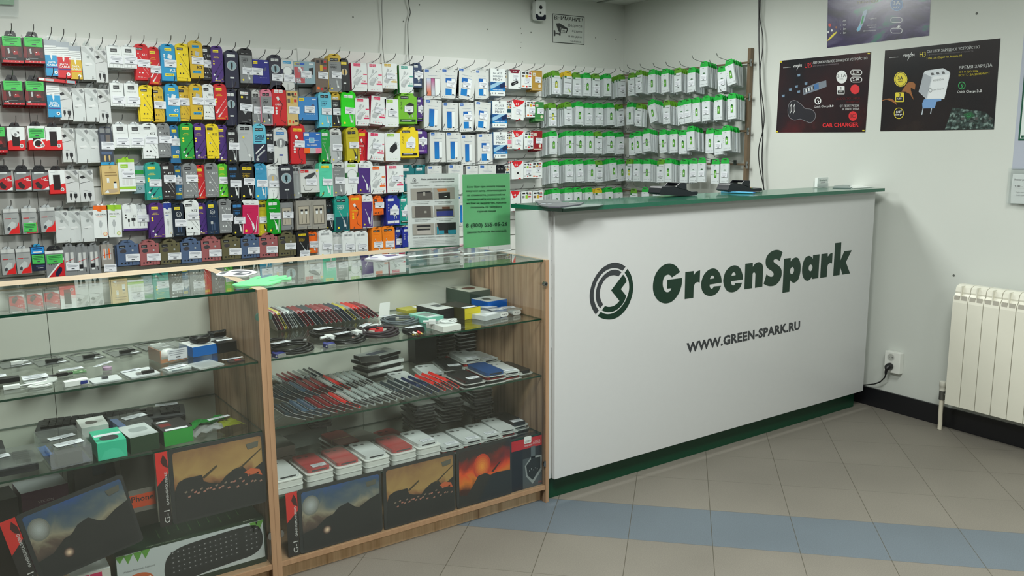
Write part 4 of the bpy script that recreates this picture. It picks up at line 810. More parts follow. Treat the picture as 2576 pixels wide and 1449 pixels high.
def D_usb(f, o):
    m = c_(o['col']); f.R(0, 0, 1, .14, m); f.P([(.28, .14), (.58, .14), (.55, .19), (.28, .17)], m, 2); f.T('USB DATA', .16, .30, .05, M((70, 70, 72), .4), .7, 'l', 1, .01); f.R(.2, .345, .6, .36, m); f.R(.40, .46, .54, .52, c_('S')).P([(.34, .52), (.60, .52), (.58, .62), (.52, .68), (.42, .68), (.36, .62)], c_('S'), 1).L(.47, .68, .47, .9, .03, c_('S')); f.C(.78, .88, .15, m, 1).C(.78, .88, .12, M((230, 220, 190), .4), 2)
def D_j5(f, o):
    f.R(.04, .20, .96, .92, WM); f.R(.16, .205, .60, .325, c_('P')).T('hoco.', .38, .29, .04, WM, .3, 'c', 2); f.T('J5', .90, .50, .08, c_('GY'), .22, 'r', 2); f.C(.22, .42, .05, KM, 2).C(.22, .52, .05, KM, 2); f.R(.34, .56, .46, .68, KM, 2); f.L(.40, .68, .40, .84, .03, KM, 2); f.R(.58, .54, .86, .64, KM, 2); f.L(.72, .64, .72, .84, .03, KM, 2); f.R(0, .93, 1, 1, c_('P'), 1)
def D_at(f, o):
    f.R(.17, .12, .62, .21, YM).T('borofone', .4, .185, .032, c_('NB'), .36, 'c', 2); f.C(.5, .34, .22, c_('S'), 1, .17).C(.48, .35, .11, c_('S'), 1, .07); [f.C(.26+.22*k, .48, .05, c_('GY'), 1, .035) for k in range(3)]; f.R(.3, .62, .5, .7, c_('S')); f.L(.4, .7, .4, .88, .1, M((60, 80, 110), .4)); f.L(.62, .66, .62, .88, .1, M((60, 80, 110), .4)); f.T('Type-C cable', .5, .955, .025, c_('S'), .6, 'c')
def D_big(f, o):
    f.R(.14, .10, .56, .19, KM if o.get('lg') != 'W' else WM).T('borofone', .35, .165, .03, WM if o.get('lg') != 'W' else KM, .34, 'c', 2); [f.C(.18, .32+.09*k, .045, KM if o.get('lg') != 'W' else WM, 1, .03) for k in range(3)]
    f.P([(.42, .40), (.62, .30), (.84, .36), (.84, .62), (.60, .72), (.42, .60)], KM if o.get('pl', 'K') == 'K' else WM, 2); f.R(.56, .72, .60, .80, c_('S'), 2); f.R(.72, .70, .76, .78, c_('S'), 2); f.R(.08, .85, .92, .94, M(o.get('foot', (20, 60, 30)), .4), 2).R(.16, .875, .7, .89, WM, 3)
def D_stick(f, o):
    f.P([(.04, .01), (.96, .01), (.80, .20), (.24, .20)], M((120, 24, 50), .4)); f.P([(.22, .70), (.70, .56), (.80, .64), (.78, .70), (.30, .86), (.20, .80)], KM, 2).L(.36, .76, .66, .66, .05, c_('GY'), 3); f.R(.8, .9, .92, .96, KM)
    f.T('32 GB', .5, .14, .06, WM, .3, 'c', 2)
def D_mem(f, o):
    for a, b, c, d_, k in ((.1, .06, .36, .14, 'K'), (.46, .05, .66, .13, 'K'), (.72, .06, .9, .12, 'R'), (.08, .22, .3, .34, 'BR'), (.38, .2, .6, .36, 'YG'), (.66, .24, .9, .32, 'R'), (.1, .84, .3, .92, 'O'), (.42, .86, .56, .94, 'R'), (.66, .84, .9, .9, 'K')):
        if o.get('m'): k = {'BR': 'GY', 'O': 'S', 'YG': 'LM'}.get(k, k)
        f.R(a, b, c, d_, c_(k))
    f.T(o.get('tx', '64 GB'), .52, .18, .075, KM, .4, 'l', 2, .02)
    if o.get('card'): f.R(.2, .40, .86, .66, M(C[o['card']], .35), 2)
def D_sd(f, o):
    f.P([(.0, .01), (.98, .01), (.84, .17), (.46, .36), (.28, .36)], M((206, 28, 40), .35)); f.T(o.get('tx', '16'), .30, .27, .11, WM, .24, 'l', 2, .02); f.P([(.56, 1), (.70, .92), (.82, 1)], M((206, 28, 40), .35)); f.R(.22, .50, .80, .90, M((222, 226, 224), .3)); f.R(.44, .62, .62, .72, KM, 2); f.R(.1, .40, .3, .42, c_('GY'))
def D_card(f, o):
    f.R(.1, .12, .38, .26, M((210, 205, 190), .4)).T('XD', .24, .23, .06, KM, .15, 'c', 2); f.P([(.62, .72), (.82, .68), (.9, .8), (.78, .86), (.64, .84)], M((220, 210, 190), .35)); f.R(.06, .92, .94, .96, M((200, 190, 170), .4))
def D_kr(f, o):
    f.P([(.48, .10), (.56, .03), (.58, .06), (.5, .12)], M((120, 90, 50), .5)); f.R(.18, .25, .86, .27, M((130, 100, 50), .5)).R(.18, .33, .92, .35, M((120, 92, 50), .5)); f.R(.28, .44, .42, .60, WM).R(.68, .56, .84, .62, KM).R(.66, .62, .86, .80, WM); f.C(.36, .57, .03, KM, 2)
    f.P(smooth([(.1, .88, 1), (.4, .82, 1), (.8, .84, 1), (.95, .90, 1), (.6, .95, 1), (.2, .95, 1)]), M((180, 160, 130), .5)); f.P([(.1, .94), (.3, .84), (.36, .95)], WM, 2)
def D_lw(f, o):
    f.R(0, 0, 1, .10, c_('LM')); f.R(.15, .16, .60, .27, c_('LM')).T('hoco.', .38, .24, .035, WM, .3, 'c', 2); f.T('J8', .2, .37, .05, c_('GY'), .14).T('I7', .85, .37, .05, c_('GY'), .14, 'r'); [f.R(.2+.22*k, .62, .38+.22*k, .80, M((210, 214, 212), .4)) for k in range(3)]; f.R(0, .85, 1, .93, c_('LM'))
def D_clr(f, o): f.R(.1, .16, .9, .30, c_('G')); f.R(.2, .32, .8, .62, M((150, 172, 160), .2)); f.C(.5, .82, .14, c_('DG'), 1, .1); f.R(0, .66, 1, .7, c_('S'))
def D_dk(f, o): f.R(.1, .05, .48, .17, c_('GY')).R(.54, .05, .9, .17, c_('GY')); f.R(.12, .22, .42, .44, M((90, 96, 110), .4)).R(.52, .22, .86, .44, M((110, 104, 100), .4)); f.R(.1, .66, .9, .73, c_('SB')); f.P([(.28, .76), (.4, .76), (.4, .86), (.34, .93), (.28, .86)], c_('KR')).P([(.62, .76), (.74, .76), (.74, .86), (.68, .93), (.62, .86)], c_('KR')); f.R(0, .93, 1, 1, c_('B'))
def D_bag(f, o): f.R(.05, .02, .95, .30, M((40, 140, 214), .3)).R(.16, .07, .84, .12, M((16, 60, 120), .3), 2).R(.2, .2, .8, .25, WM, 2); f.R(.3, .78, .9, .84, M((60, 70, 110), .4)).T('OLMIO', .6, .90, .04, WM, .4, 'c')
def D_1a(f, o): f.R(0, 0, 1, .1, WM); f.P([(1, .34), (1, 1), (0, 1)], M((196, 30, 40), .35)); f.P([(1, .34), (.1, .96), (0, 1), (0, .96), (.98, .26)], WM, 2); f.T('1A', .18, .52, .12, M((50, 52, 56), .4), .28, 'l', 2, .03); f.P([(.5, .78), (.72, .60), (.86, .64), (.84, .76), (.60, .96), (.46, .94)], M((24, 28, 60), .3), 3)
def D_pen(f, o):
    m = c_(o.get('col', 'WG')); f.R(.14, .20, .42, .72, M((200, 204, 204), .25)).R(.22, .20, .32, .64, m, 2); f.R(.55, .20, .80, .72, M((200, 204, 204), .25)).R(.60, .20, .72, .66, m, 2); f.L(.15, .52, .85, .42, .045, M((190, 40, 50), .4), 3)
    if o.get('tv'): f.R(.14, .62, .50, .76, KM, 3).R(.2, .78, .46, .84, WM, 3).L(.72, .74, .76, .88, .05, KM, 3)
def D_blk(f, o):
    squares(f, c_(o.get('lg', 'W')), im=c_('R')); f.C(.30, .26, .09, YM, 2); f.P([(.58, .26), (.68, .22), (.78, .27), (.66, .31)], c_('GY'), 2); f.P([(.36, .62), (.52, .56), (.70, .64), (.54, .72)], c_('S'), 2); f.T('X5', .78, .88, .04, c_('S'), .2); f.R(.3, .9, .7, .92, c_('GY'))
def D_fb(f, o):
    f.R(0, .16, 1, .42, c_('CY'), 0); f.T('CABLE', .12, .36, .06, c_('NB'), .76, 'l', 2, .03); f.R(.12, .39, .8, .41, c_('NB'), 2); f.R(.12, .45, .64, .47, c_('NB'), 2); f.R(0, .52, 1, 1, c_('N'), 1); f.L(.12, .78, .80, .56, .09, WM, 2); f.L(.2, .88, .86, .68, .12, c_('S'), 2); f.C(.26, .93, .12, c_('S'), 2)
    squares(f, KM)
SH = dict(k12='r', k2='r', typ='r', hoc='r', pln='r', ring='r', chg='b', gl='b', glp='b', dat='b', lc='b', lb='b', wh='w', rb='b', rw='b', gr='b', ad='b', sq='q', wide='b', wbox='b', gbx='b', usb='b', j5='r', at='r', big='B', stick='b', mem='b', sd='b', card='b', kr='b', lw='b', clr='b', dk='r', bag='b', pen='b', blk='r', fb='r')
SH['1a'] = 'b'
TABS = dict(chg=(.035, .020, 'clr'), gl=(.045, .02, 'clr'), rb=(.05, .03, 'K'), rw=(.04, .02, 'K'), gr=(.05, .022, 'K'), dat=(.05, .02, 'clr'), lc=(.03, .024, 'clr'), lb=(.03, .024, 'clr'), ad=(.03, .012, 'S'), wide=(.05, .015, 'clr'), wbox=(.05, .022, 'K'), gbx=(.05, .02, 'K'), pen=(.03, .016, 'GY'), bag=(.03, .012, 'B'), mem=(.03, .01, 'clr'), stick=(.03, .01, 'clr'), sd=(.03, .008, 'clr'), card=(.03, .01, 'clr'), kr=(.03, .01, 'KR'), glp=(.03, .012, 'clr'), usb=(.03, .006, 'W'), lw=(.03, .008, 'LM'), clr=(.03, .02, 'clr'), wh=(.03, .012, 'W'))
TABS['1a'] = (.07, .022, 'K')
TH = dict(rb=.05, rw=.022, wh=.024, chg=.022, gl=.012, glp=.012, sq=.016, wbox=.02, gbx=.024, big=.022, kr=.018, ad=.03, gr=.022, mem=.006, sd=.005, card=.008, stick=.01, lc=.010, lb=.010, dat=.018, wide=.02)
NB_ = dict(rb=1, rw=1, wh=2, chg=2, gl=4, glp=4, sq=2, wbox=1, gbx=1, big=2, kr=1, ad=1, gr=1, mem=4, sd=5, card=4, stick=3, lc=2, lb=2, dat=1, wide=1, bag=1, pen=1)
NB_['1a'] = 0
ORD = 'first second third fourth fifth sixth seventh eighth ninth tenth eleventh twelfth thirteenth fourteenth fifteenth sixteenth seventeenth eighteenth nineteenth twentieth'.split()
def ordn(n):
    if n <= 20: return ORD[n-1]
    t = ('twenty', 'thirty', 'forty')[(n-21)//10]; k = (n-1) % 10
    return t+'-'+ORD[k] if k < 9 else ('thirtieth', 'fortieth', 'fiftieth')[(n-21)//10]
SEEN = {}
def hook_mesh():
    p = PB(); p.tube([(0, 0, 0), (0, -.16, .030), (0, -.176, .035), (0, -.186, .044), (0, -.191, .056)], .0018, HOOKM, 6)
    p.box(-.011, .011, -.002, .003, -.016, .012, HOOKM); return p.mesh('wire_hook')
HM = hook_mesh()
def hook(loc, rz, label, grp):
    o = bpy.data.objects.new('wire_hook', HM); COL.objects.link(o); o.location = loc; o.rotation_euler = (0, 0, rz); return tag(o, label, 'hook', grp)
YF_ = 4.535
def pack(spec, row, n, prev, grp):
    crop, uL, vT, uR, vB, kind, col, o, sd = spec
    Y = YF_-o.get('dy', 0); ct_ = atY(crop, (uL+uR)/2, vT, Y); cb = atY(crop, (uL+uR)/2, vB, Y); xl = atY(crop, uL, (vT+vB)/2, Y).x; xr = atY(crop, uR, (vT+vB)/2, Y).x
    w = xr-xl; h = ct_.z-cb.z; xc = (xl+xr)/2; t = o.get('t', TH.get(kind, .016)); rot = math.radians(o.get('rot', 0)); sh = SH[kind]
    lab = f"{sd} in the {row} hook row, right of the {prev}" if prev else f"{sd} at the left end of the {row} hook row"
    if lab in SEEN: lab = f"{sd}, {ordn(n)} item from the left in the {row} hook row"
    SEEN[lab] = 1
    cat = o.get('cat', 'cable packet'); name = cat.replace(' ', '_')
    # hook contact height
    tb = TABS.get(kind); hz = (tb[1]*.5 if tb else -.045*h)
    root = thing(name, lab, cat, (xc, Y, ct_.z+hz), (0, rot, 0), grp)
    p = PB(); m = c_(col) if isinstance(col, str) else M(col, .38)
    if o.get('shiny'): m = M(C[col] if isinstance(col, str) else col, .18)
    if sh == 'r': rnd(p, w, h, t, m)
    elif sh == 'b': bx(p, w, h, t, m, c_(o['side'], .4) if o.get('side') else None)
    elif sh == 'w': bx(p, w, h, t, m); p.box(-w*.3, w*.3, -t*.3, t*.3, .0, .006, c_('S'))
    elif sh == 'q':
        p.box(-w/2, w/2, -t/2, t/2, -h, -.17*h, m)
        arc = [(math.cos(a)*w*.34, math.sin(a)*h*.17-.17*h) for a in [PI*i/10 for i in range(11)]]
        p.out(arc, -t/2, t/2, m, None, [[(-.14*w, -.085*h), (0, -.065*h), (.14*w, -.085*h), (.14*w, -.105*h), (-.14*w, -.105*h)]])
    elif sh == 'B':
        p.out([(-w/2, -h), (w/2, -h), (w/2, -.12*h), (w*.36, -.10*h), (w*.3, 0), (-w*.3, 0), (-w*.36, -.10*h), (-w/2, -.12*h)], -t/2, t/2, m, None, [[(-.16*w, -.045*h), (.16*w, -.045*h), (.16*w, -.06*h), (-.16*w, -.06*h)]])
    if sh == 'q': f = Fr(p, w, h*.83, -t/2); f.Z = lambda z, h=h: -(.17+.83*z)*h
    else: f = Fr(p, w, h, -t/2)
    globals()['D_'+kind](f, o)
    for i in range(len(p.v)): p.v[i] = (p.v[i][0], p.v[i][1], p.v[i][2]-hz)
    body = p.build('body', root)
    tab = None
    if tb:
        tm = CLEAR if tb[2] == 'clr' else c_(tb[2]); q = PB(); tw = min(tb[0], w*.8); th_ = tb[1]
        q.out([(-tw/2, -.002-hz), (tw/2, -.002-hz), (tw*.42, th_*.7-hz), (tw*.28, th_-hz), (-tw*.28, th_-hz), (-tw*.42, th_*.7-hz)], -.0006, .0006, tm, None, [[(-tw*.2, th_*.45-hz), (0, th_*.62-hz), (tw*.2, th_*.45-hz), (tw*.2, th_*.34-hz), (-tw*.2, th_*.34-hz)]])
        tab = q.build('hang_tab', root)
    if o.get('tag') is not None:
        tg = o['tag']; tw = min(o.get('tw', .058), w*1.02)
        if o.get('gt'): price_tag(root, 0, -tg*h-hz, -t/2-.0034, w*.86, .042, LIME, 0, 'green_price_tag')
        else: price_tag(root, o.get('tx_', .008), -tg*h-hz, -t/2-.0034, tw, .036, None, math.radians(o.get('tr', 2)))
    # hook
    hk = hook((xc, BY-.014, ct_.z+hz-(BY-.014-Y)*.1875+.0012), 0, f"grey wire hook holding the {sd}, {ordn(n)} from left, {row} hook row", grp+' hooks')
    # the packets queued behind
    nb = min(o.get('n', NB_.get(kind, 1)), 3 if kind in ('gl','glp','mem','sd','card','chg','stick') else 2); y = Y; step = max(t*1.12, .017)
    bl = f"packet queued behind the front {sd}, {ordn(n)} from left, {row} hook row"
    for k in range(nb):
        y += step
        if y+t/2 > SY-.004: break
        r2 = root.copy(); COL.objects.link(r2); r2.location = (xc-random.uniform(0, .004), y, root.location.z-(y-Y)*.1875); r2.rotation_euler = (0, rot*.5+random.uniform(-.012, .012), 0); r2['label'] = bl; r2['group'] = f"packets behind {ordn(n)} front packet, {row} hook row"
        b2 = body.copy(); COL.objects.link(b2); b2.parent = r2
        if tab: b3 = tab.copy(); COL.objects.link(b3); b3.parent = r2
    return root
CH_O = dict(cat='charger box'); GO = dict(cat='screen protector box')
def S(*a): return a
def hc(**k): return k
W1 = 'white charger box'
ROWS = [
 ('top', [
 ('A', 10, 150, 240, 422, 'rb', (30, 24, 26), dict(side='MR', cat='charger box', tag=.16, gt=1), 'black red charger box'),
 ('A', 245, 160, 468, 427, 'rb', (30, 24, 26), dict(side='MR', cat='charger box', tag=.16, gt=1), 'black red charger box'),
 ('A', 480, 175, 618, 558, 'dat', 'W', dict(col='B'), 'white blue cable box'),
 ('A', 606, 195, 752, 578, 'dat', 'W', dict(col='R'), 'white red cable box'),
 ('A', 742, 240, 870, 594, 'dat', 'W', dict(col='YG', side='K'), 'white orange cable box'),
 ('A', 878, 240, 1018, 602, 'lb', 'WG', {}, 'pale banded cable packet'),
 ('A', 1020, 280, 1148, 630, 'lc', 'WG', dict(k=1), 'grey plug cable packet'),
 ('A', 1142, 245, 1300, 472, 'wh', 'W', dict(tag=.62), 'small white cable box'),
 ('A', 1298, 250, 1455, 478, 'wh', 'W', dict(tag=.62), 'small white cable box'),
 ('A', 1445, 215, 1592, 602, 'k12', 'R', dict(ink='W', tag=.54), 'red cable packet'),
 ('A', 1588, 248, 1712, 650, 'typ', 'R', dict(tag=.60, wc=(230, 230, 230), dy=-.012), 'red yellow cable packet'),
 ('A', 1722, 215, 1882, 612, 'k2', 'B', dict(ink='W', tag=.53), 'sky blue cable packet'),
 ('A', 1878, 212, 2030, 612, 'k12', 'Y', {}, 'yellow cable packet'),
 ('A', 2018, 183, 2172, 582, 'k2', 'YG', dict(lg='B', tag=.53), 'mustard cable packet'),
 ('B', 28, 232, 142, 600, 'k12', 'K', dict(lg='W', ink='W', tag=.54, dy=-.01), 'black cable packet'),
 ('B', 132, 236, 256, 625, 'typ', 'P', dict(tx='MICRO'), 'purple cable packet'),
 ('B', 278, 283, 424, 685, 'ring', 'N', dict(rot=1), 'navy round-window packet'),
 ('B', 430, 262, 572, 640, 'hoc', 'K', dict(pan='GY', lg='K', ink='K', tag=.65), 'black grey cable packet'),
 ('B', 574, 388, 748, 640, 'wide', (34, 36, 130), dict(lg='Y', tag=.5, tx_=-.02, cat='cable box'), 'wide royal blue box'),
 ('B', 752, 332, 882, 700, 'ring', (44, 44, 60), dict(tag=.66), 'charcoal round-window packet'),
 ('B', 880, 362, 1018, 715, 'ring', 'WG', dict(lg='B', band='N', in_='W', pl='W', tag=.63, rot=1), 'white navy-band packet'),
 ('B', 1012, 405, 1240, 642, 'wide', 'LS', dict(k='rb', tag=.58, cat='cable box'), 'wide red blue box'),
 ('B', 1245, 372, 1376, 735, 'mem', 'BR', dict(tx='hoco', n=2, t=.018, tag=.5, cat='cable box'), 'brown patterned cable box'),
 ('B', 1382, 322, 1524, 735, 'hoc', 'YG', dict(pan='GY', ink='K', tag=.55, n=4), 'yellow grey cable packet'),
 ('B', 1508, 368, 1602, 735, 'ring', 'K', dict(lg='Y', in_='KR', n=4), 'black gold-window packet'),
 ('B', 1628, 420, 1796, 722, 'chg', 'W', dict(cat='charger box', side='CR', n=3), 'white pink charger box'),
 ('B', 1800, 428, 1956, 728, 'chg', 'W', dict(cat='charger box', side='CR', n=3), 'white pink charger box'),
 ('B', 1958, 425, 2116, 695, 'chg', 'W', dict(cat='charger box', col='YG', side='KR', tag=.5, n=3), 'white yellow charger box'),
 ('B', 2140, 448, 2290, 745, 'chg', 'W', dict(cat='charger box', col='T', side='G', n=2), 'white teal charger box'),
 ('E', 70, 420, 166, 682, 'big', 'NB', dict(tag=.5, lg='W', pl='W', cat='charger box', foot=(200, 205, 210)), 'navy charger packet'),
 ('E', 192, 488, 376, 806, 'gl', 'WG', dict(k='rain', cat='screen protector box'), 'rainbow screen glass box'),
 ('E', 378, 490, 572, 802, 'gl', 'WG', dict(k='half', tag=.50, cat='screen protector box', rot=2), 'white screen glass box'),
 ('E', 562, 488, 756, 812, 'gl', 'WG', dict(k='half', tag=.52, cat='screen protector box', rot=7), 'tilted screen glass box'),
 ('E', 742, 496, 886, 806, 'gl', 'WG', dict(k='half', tag=.52, cat='screen protector box', dy=-.012), 'white screen glass box'),
 ('E', 905, 480, 1060, 772, 'glp', 'W', dict(cat='screen protector box', side='S'), 'white blue glass box'),
 ('E', 1060, 520, 1105, 690, 'mem', 'WG', dict(cat='memory card', dy=-.02), 'pale memory card packet'),
 ('E', 1100, 488, 1230, 698, 'stick', 'W', dict(tag=.42, tw=.04, cat='memory card'), 'dark red stick packet'),
 ('E', 1238, 512, 1355, 690, 'mem', 'W', dict(tag=.56, tw=.045, cat='memory card'), 'white memory card packet'),
 ('E', 1350, 502, 1460, 715, 'card', 'GD', dict(tag=.46, tw=.05, cat='memory card'), 'gold memory card packet'),
 ]),
 ('second', [
 ('A', 22, 622, 252, 872, 'rb', (30, 24, 26), dict(side='MR', cat='charger box', tag=.18, gt=1), 'black red charger box'),
 ('A', 262, 626, 482, 878, 'rb', (30, 24, 26), dict(side='MR', cat='charger box', tag=.18, gt=1), 'black red charger box'),
 ('A', 500, 600, 642, 1000, 'dat', 'W', dict(col='B'), 'white blue cable box'),
 ('A', 632, 672, 782, 1028, 'lc', 'WG', dict(k=1), 'grey plug cable packet'),
 ('A', 770, 690, 908, 1046, 'lb', 'WG', {}, 'pale banded cable packet'),
 ('A', 915, 692, 1056, 1050, 'lb', 'WG', {}, 'pale banded cable packet'),
 ('A', 1048, 700, 1182, 1060, 'lc', 'WG', dict(k=1), 'grey plug cable packet'),
 ('A', 1176, 635, 1320, 885, 'wh', 'W', dict(tag=.72), 'small white cable box'),
 ('A', 1330, 640, 1482, 890, 'wh', 'W', dict(tag=.72), 'small white cable box'),
 ('A', 1492, 658, 1648, 1042, 'k12', 'Y', dict(), 'yellow cable packet'),
 ('A', 1630, 672, 1752, 1052, 'k12', 'YG', dict(tag=.52), 'mustard cable packet'),
 ('A', 1768, 642, 1918, 1046, 'k2', 'B', dict(ink='W', tag=.48), 'sky blue cable packet'),
 ('A', 1904, 665, 2030, 1042, 'k12', 'YG', dict(tag=.45, tx_=0, dy=-.012), 'mustard cable packet'),
 ('A', 2032, 642, 2172, 1022, 'k2', 'YG', dict(lg='B', tag=.49), 'mustard dotted packet'),
 ('B', 36, 648, 164, 1022, 'k12', 'W', dict(tag=.50), 'white cable packet'),
 ('B', 156, 643, 298, 1026, 'typ', 'R', dict(tx='MICRO', wc=(230, 200, 200)), 'red cable packet'),
 ('B', 284, 700, 404, 1090, 'ring', 'N', dict(dy=-.01), 'navy round-window packet'),
 ('B', 424, 685, 565, 1082, 'blk', (30, 30, 36), dict(tag=.53, rot=3, tw=.066), 'black earbud packet'),
 ('B', 566, 708, 658, 1085, 'hoc', 'WG', dict(pan='GY', ink='K', tag=.58, dy=-.012), 'white grey cable packet'),
 ('B', 662, 700, 782, 1085, 'hoc', 'RO', dict(pan='GY', ink='K', tag=.58, wc='K'), 'pink grey cable packet'),
 ('B', 786, 658, 934, 1090, 'pln', 'R', dict(lg='W'), 'bright red cable packet'),
 ('B', 940, 722, 1058, 1090, 'mem', 'KR', dict(tx='hoco', n=2, t=.018, tag=.55, cat='cable box'), 'brown patterned cable box'),
 ('B', 1062, 782, 1266, 1028, 'wide', 'BL', dict(tag=.55, cat='cable box'), 'wide blue cable box'),
 ('B', 1280, 720, 1418, 1108, 'hoc', 'CY', dict(ink='NB', tag=.56, n=4), 'aqua cable packet'),
 ('B', 1418, 742, 1516, 1105, 'hoc', 'YG', dict(pan='K', lg='W', tag=.55, dy=-.01), 'yellow black cable packet'),
 ('B', 1526, 722, 1682, 1102, 'hoc', 'LG', dict(lg='W', ink='LG', tag=.55, tx=0, shiny=1, rot=2), 'bright green cable packet'),
 ('B', 1668, 798, 1818, 1092, 'chg', 'W', dict(cat='charger box', side='CR'), 'white pink charger box'),
 ('B', 1848, 780, 2006, 1080, 'chg', 'W', dict(cat='charger box', side='CR', tag=.48, rot=5), 'tilted pink charger box'),
 ('B', 1986, 808, 2132, 1102, 'chg', 'W', dict(cat='charger box', col='LM', kind='car', tag=.52), 'white lime charger box'),
 ('E', -88, 742, 112, 1072, 'big', (110, 180, 40), dict(cat='charger box', tag=.52), 'lime green charger packet'),
 ('E', 112, 790, 184, 1042, 'big', 'P', dict(tag=.5, lg='W', cat='charger box', pl='W', dy=-.02), 'purple charger packet'),
 ('E', 204, 815, 388, 1136, 'gl', 'WG', dict(cat='screen protector box', rot=3), 'white screen glass box'),
 ('E', 394, 846, 558, 1150, 'gl', 'WG', dict(cat='screen protector box'), 'white screen glass box'),
 ('E', 568, 846, 728, 1156, 'gl', 'WG', dict(k='half', tag=.5, cat='screen protector box', rot=-2), 'white screen glass box'),
 ('E', 746, 840, 914, 1152, 'gl', 'WG', dict(k='half', tag=.48, cat='screen protector box', rot=5), 'tilted screen glass box'),
 ('E', 926, 828, 1080, 1112, 'glp', 'W', dict(cat='screen protector box', side='BL'), 'white blue glass box'),
 ('E', 1074, 850, 1136, 1006, 'mem', 'WG', dict(card='DT', cat='memory card'), 'teal memory card packet'),
 ('E', 1142, 815, 1278, 1028, 'sd', 'W', dict(tx='64', tag=.58, tw=.045, rot=5, cat='memory card'), 'red white card packet'),
 ('E', 1290, 828, 1396, 1000, 'mem', 'W', dict(tag=.56, tw=.045, tx='32 GB', cat='memory card'), 'white memory card packet'),
 ('E', 1384, 838, 1478, 1042, 'card', (58, 132, 66), dict(tag=.48, tw=.05, cat='memory card'), 'green memory card packet'),
 ]),
 ('third', [
 ('A', -150, 1110, 68, 1382, 'rb', (30, 24, 26), dict(side='MR', cat='charger box', tag=.18, gt=1), 'black red charger box'),
 ('A', 78, 1106, 262, 1352, 'rw', 'W', dict(cat='charger box', k='w', side='R'), 'red white charger box'),
 ('A', 298, 1096, 488, 1348, 'rw', 'W', dict(cat='charger box', k='h', tag=.30, gt=1, side='R'), 'green-tagged charger box'),
 ('A', 484, 1106, 660, 1350, 'rw', 'W', dict(cat='charger box', side='R'), 'red white charger box'),
 ('A', 662, 1120, 800, 1482, 'lc', 'WG', dict(k=1), 'grey plug cable packet'),
 ('A', 820, 1122, 962, 1490, 'lb', 'WG', {}, 'pale banded cable packet'),
 ('A', 946, 1130, 1078, 1486, 'lb', 'WG', dict(dy=-.012), 'pale banded cable packet'),
 ('A', 1062, 1100, 1206, 1510, 'dk', (60, 66, 78), dict(tag=.50, cat='earphone packet', n=0), 'dark earphone packet'),
 ('A', 1208, 1078, 1368, 1330, 'wh', 'W', dict(tag=.72), 'small white cable box'),
 ('A', 1372, 1080, 1524, 1330, 'wh', 'W', dict(tag=.72), 'small white cable box'),
 ('A', 1522, 1062, 1684, 1442, 'k12', 'W', dict(tag=.48), 'white cable packet'),
 ('A', 1680, 1062, 1822, 1432, 'k12', 'GY', dict(tag=.48, ink='K', dy=-.01), 'grey cable packet'),
 ('A', 1816, 1086, 1922, 1490, 'k2', (40, 110, 160), dict(ink='W', tag=.45, dy=-.02), 'blue cable packet'),
 ('A', 1930, 1062, 2082, 1448, 'typ', 'G', dict(wc=(20, 30, 30)), 'green cable packet'),
 ('A', 2068, 1066, 2208, 1445, 'typ', 'P', {}, 'purple cable packet'),
 ('B', 72, 1072, 214, 1442, 'k12', 'Y', dict(rot=1), 'yellow cable packet'),
 ('B', 192, 1082, 308, 1472, 'typ', 'P', dict(tx='MICRO', dy=-.012), 'purple cable packet'),
 ('B', 300, 1118, 412, 1505, 'hoc', 'K', dict(lg='W', ink='W', tag=.50), 'black cable packet'),
 ('B', 418, 1060, 578, 1472, 'hoc', 'S', dict(tx=0, ink='S', dx=.36, dz=.38), 'silver cable packet'),
 ('B', 582, 1070, 718, 1482, 'fb', 'CY', {}, 'aqua navy cable packet'),
 ('B', 712, 1140, 808, 1485, 'blk', (40, 42, 48), dict(tag=.55, dy=-.012), 'small black earbud packet'),
 ('B', 806, 1112, 948, 1512, 'ring', 'WG', dict(lg='BL', band='K', in_='GY', pl='W', pill='BB', rot=1), 'white black-band packet'),
 ('B', 984, 1072, 1138, 1500, 'pln', 'R', dict(lg='Y', tag=.50, rot=1), 'red yellow cable packet'),
 ('B', 1118, 1162, 1306, 1388, 'wide', (44, 110, 190), dict(k='tv', lg='W', cat='cable box'), 'wide blue photo box'),
 ('B', 1302, 1130, 1402, 1500, 'hoc', 'G', dict(lg='W', tx=0), 'green cable packet'),
 ('B', 1404, 1120, 1524, 1492, 'hoc', 'WG', dict(pan='S', tx=0, tag=.55, wc='GY'), 'pale cable packet'),
 ('B', 1572, 1108, 1706, 1492, 'hoc', 'OL', dict(tx=0, ink='OL', tag=.50, wc='K', rot=-2, n=4), 'olive cable packet'),
 ('B', 1696, 1130, 1804, 1500, 'pln', 'R', dict(lg='Y', dy=-.012, n=2), 'red cable packet'),
 ('B', 1812, 1168, 1990, 1462, 'chg', 'W', dict(cat='charger box', side='CR', tag=.48, rot=4), 'tilted pink charger box'),
 ('B', 1990, 1172, 2150, 1468, 'chg', 'W', dict(cat='charger box', col='LM', kind='blk', side='KR'), 'black plug charger box'),
 ('E', -68, 1110, 128, 1432, 'big', 'Y', dict(cat='charger box', pl='W', tag=.58, foot=(20, 20, 20)), 'yellow charger packet'),
 ('E', 100, 1128, 222, 1392, 'big', 'P', dict(tag=.5, lg='W', pl='W', cat='charger box', dy=-.02, foot=(110, 60, 150)), 'purple charger packet'),
 ('E', 258, 1164, 424, 1482, 'gl', 'WG', dict(cat='screen protector box'), 'white screen glass box'),
 ('E', 432, 1164, 590, 1480, 'gl', 'WG', dict(cat='screen protector box', dy=-.01), 'white screen glass box'),
 ('E', 592, 1192, 738, 1512, 'gl', 'WG', dict(cat='screen protector box', dy=-.02), 'white screen glass box'),
 ('E', 768, 1180, 928, 1502, 'gl', 'WG', dict(k='half', tag=.48, cat='screen protector box'), 'tagged screen glass box'),
 ('E', 938, 1160, 1086, 1442, 'glp', 'W', dict(cat='screen protector box', side='BL'), 'white blue glass box'),
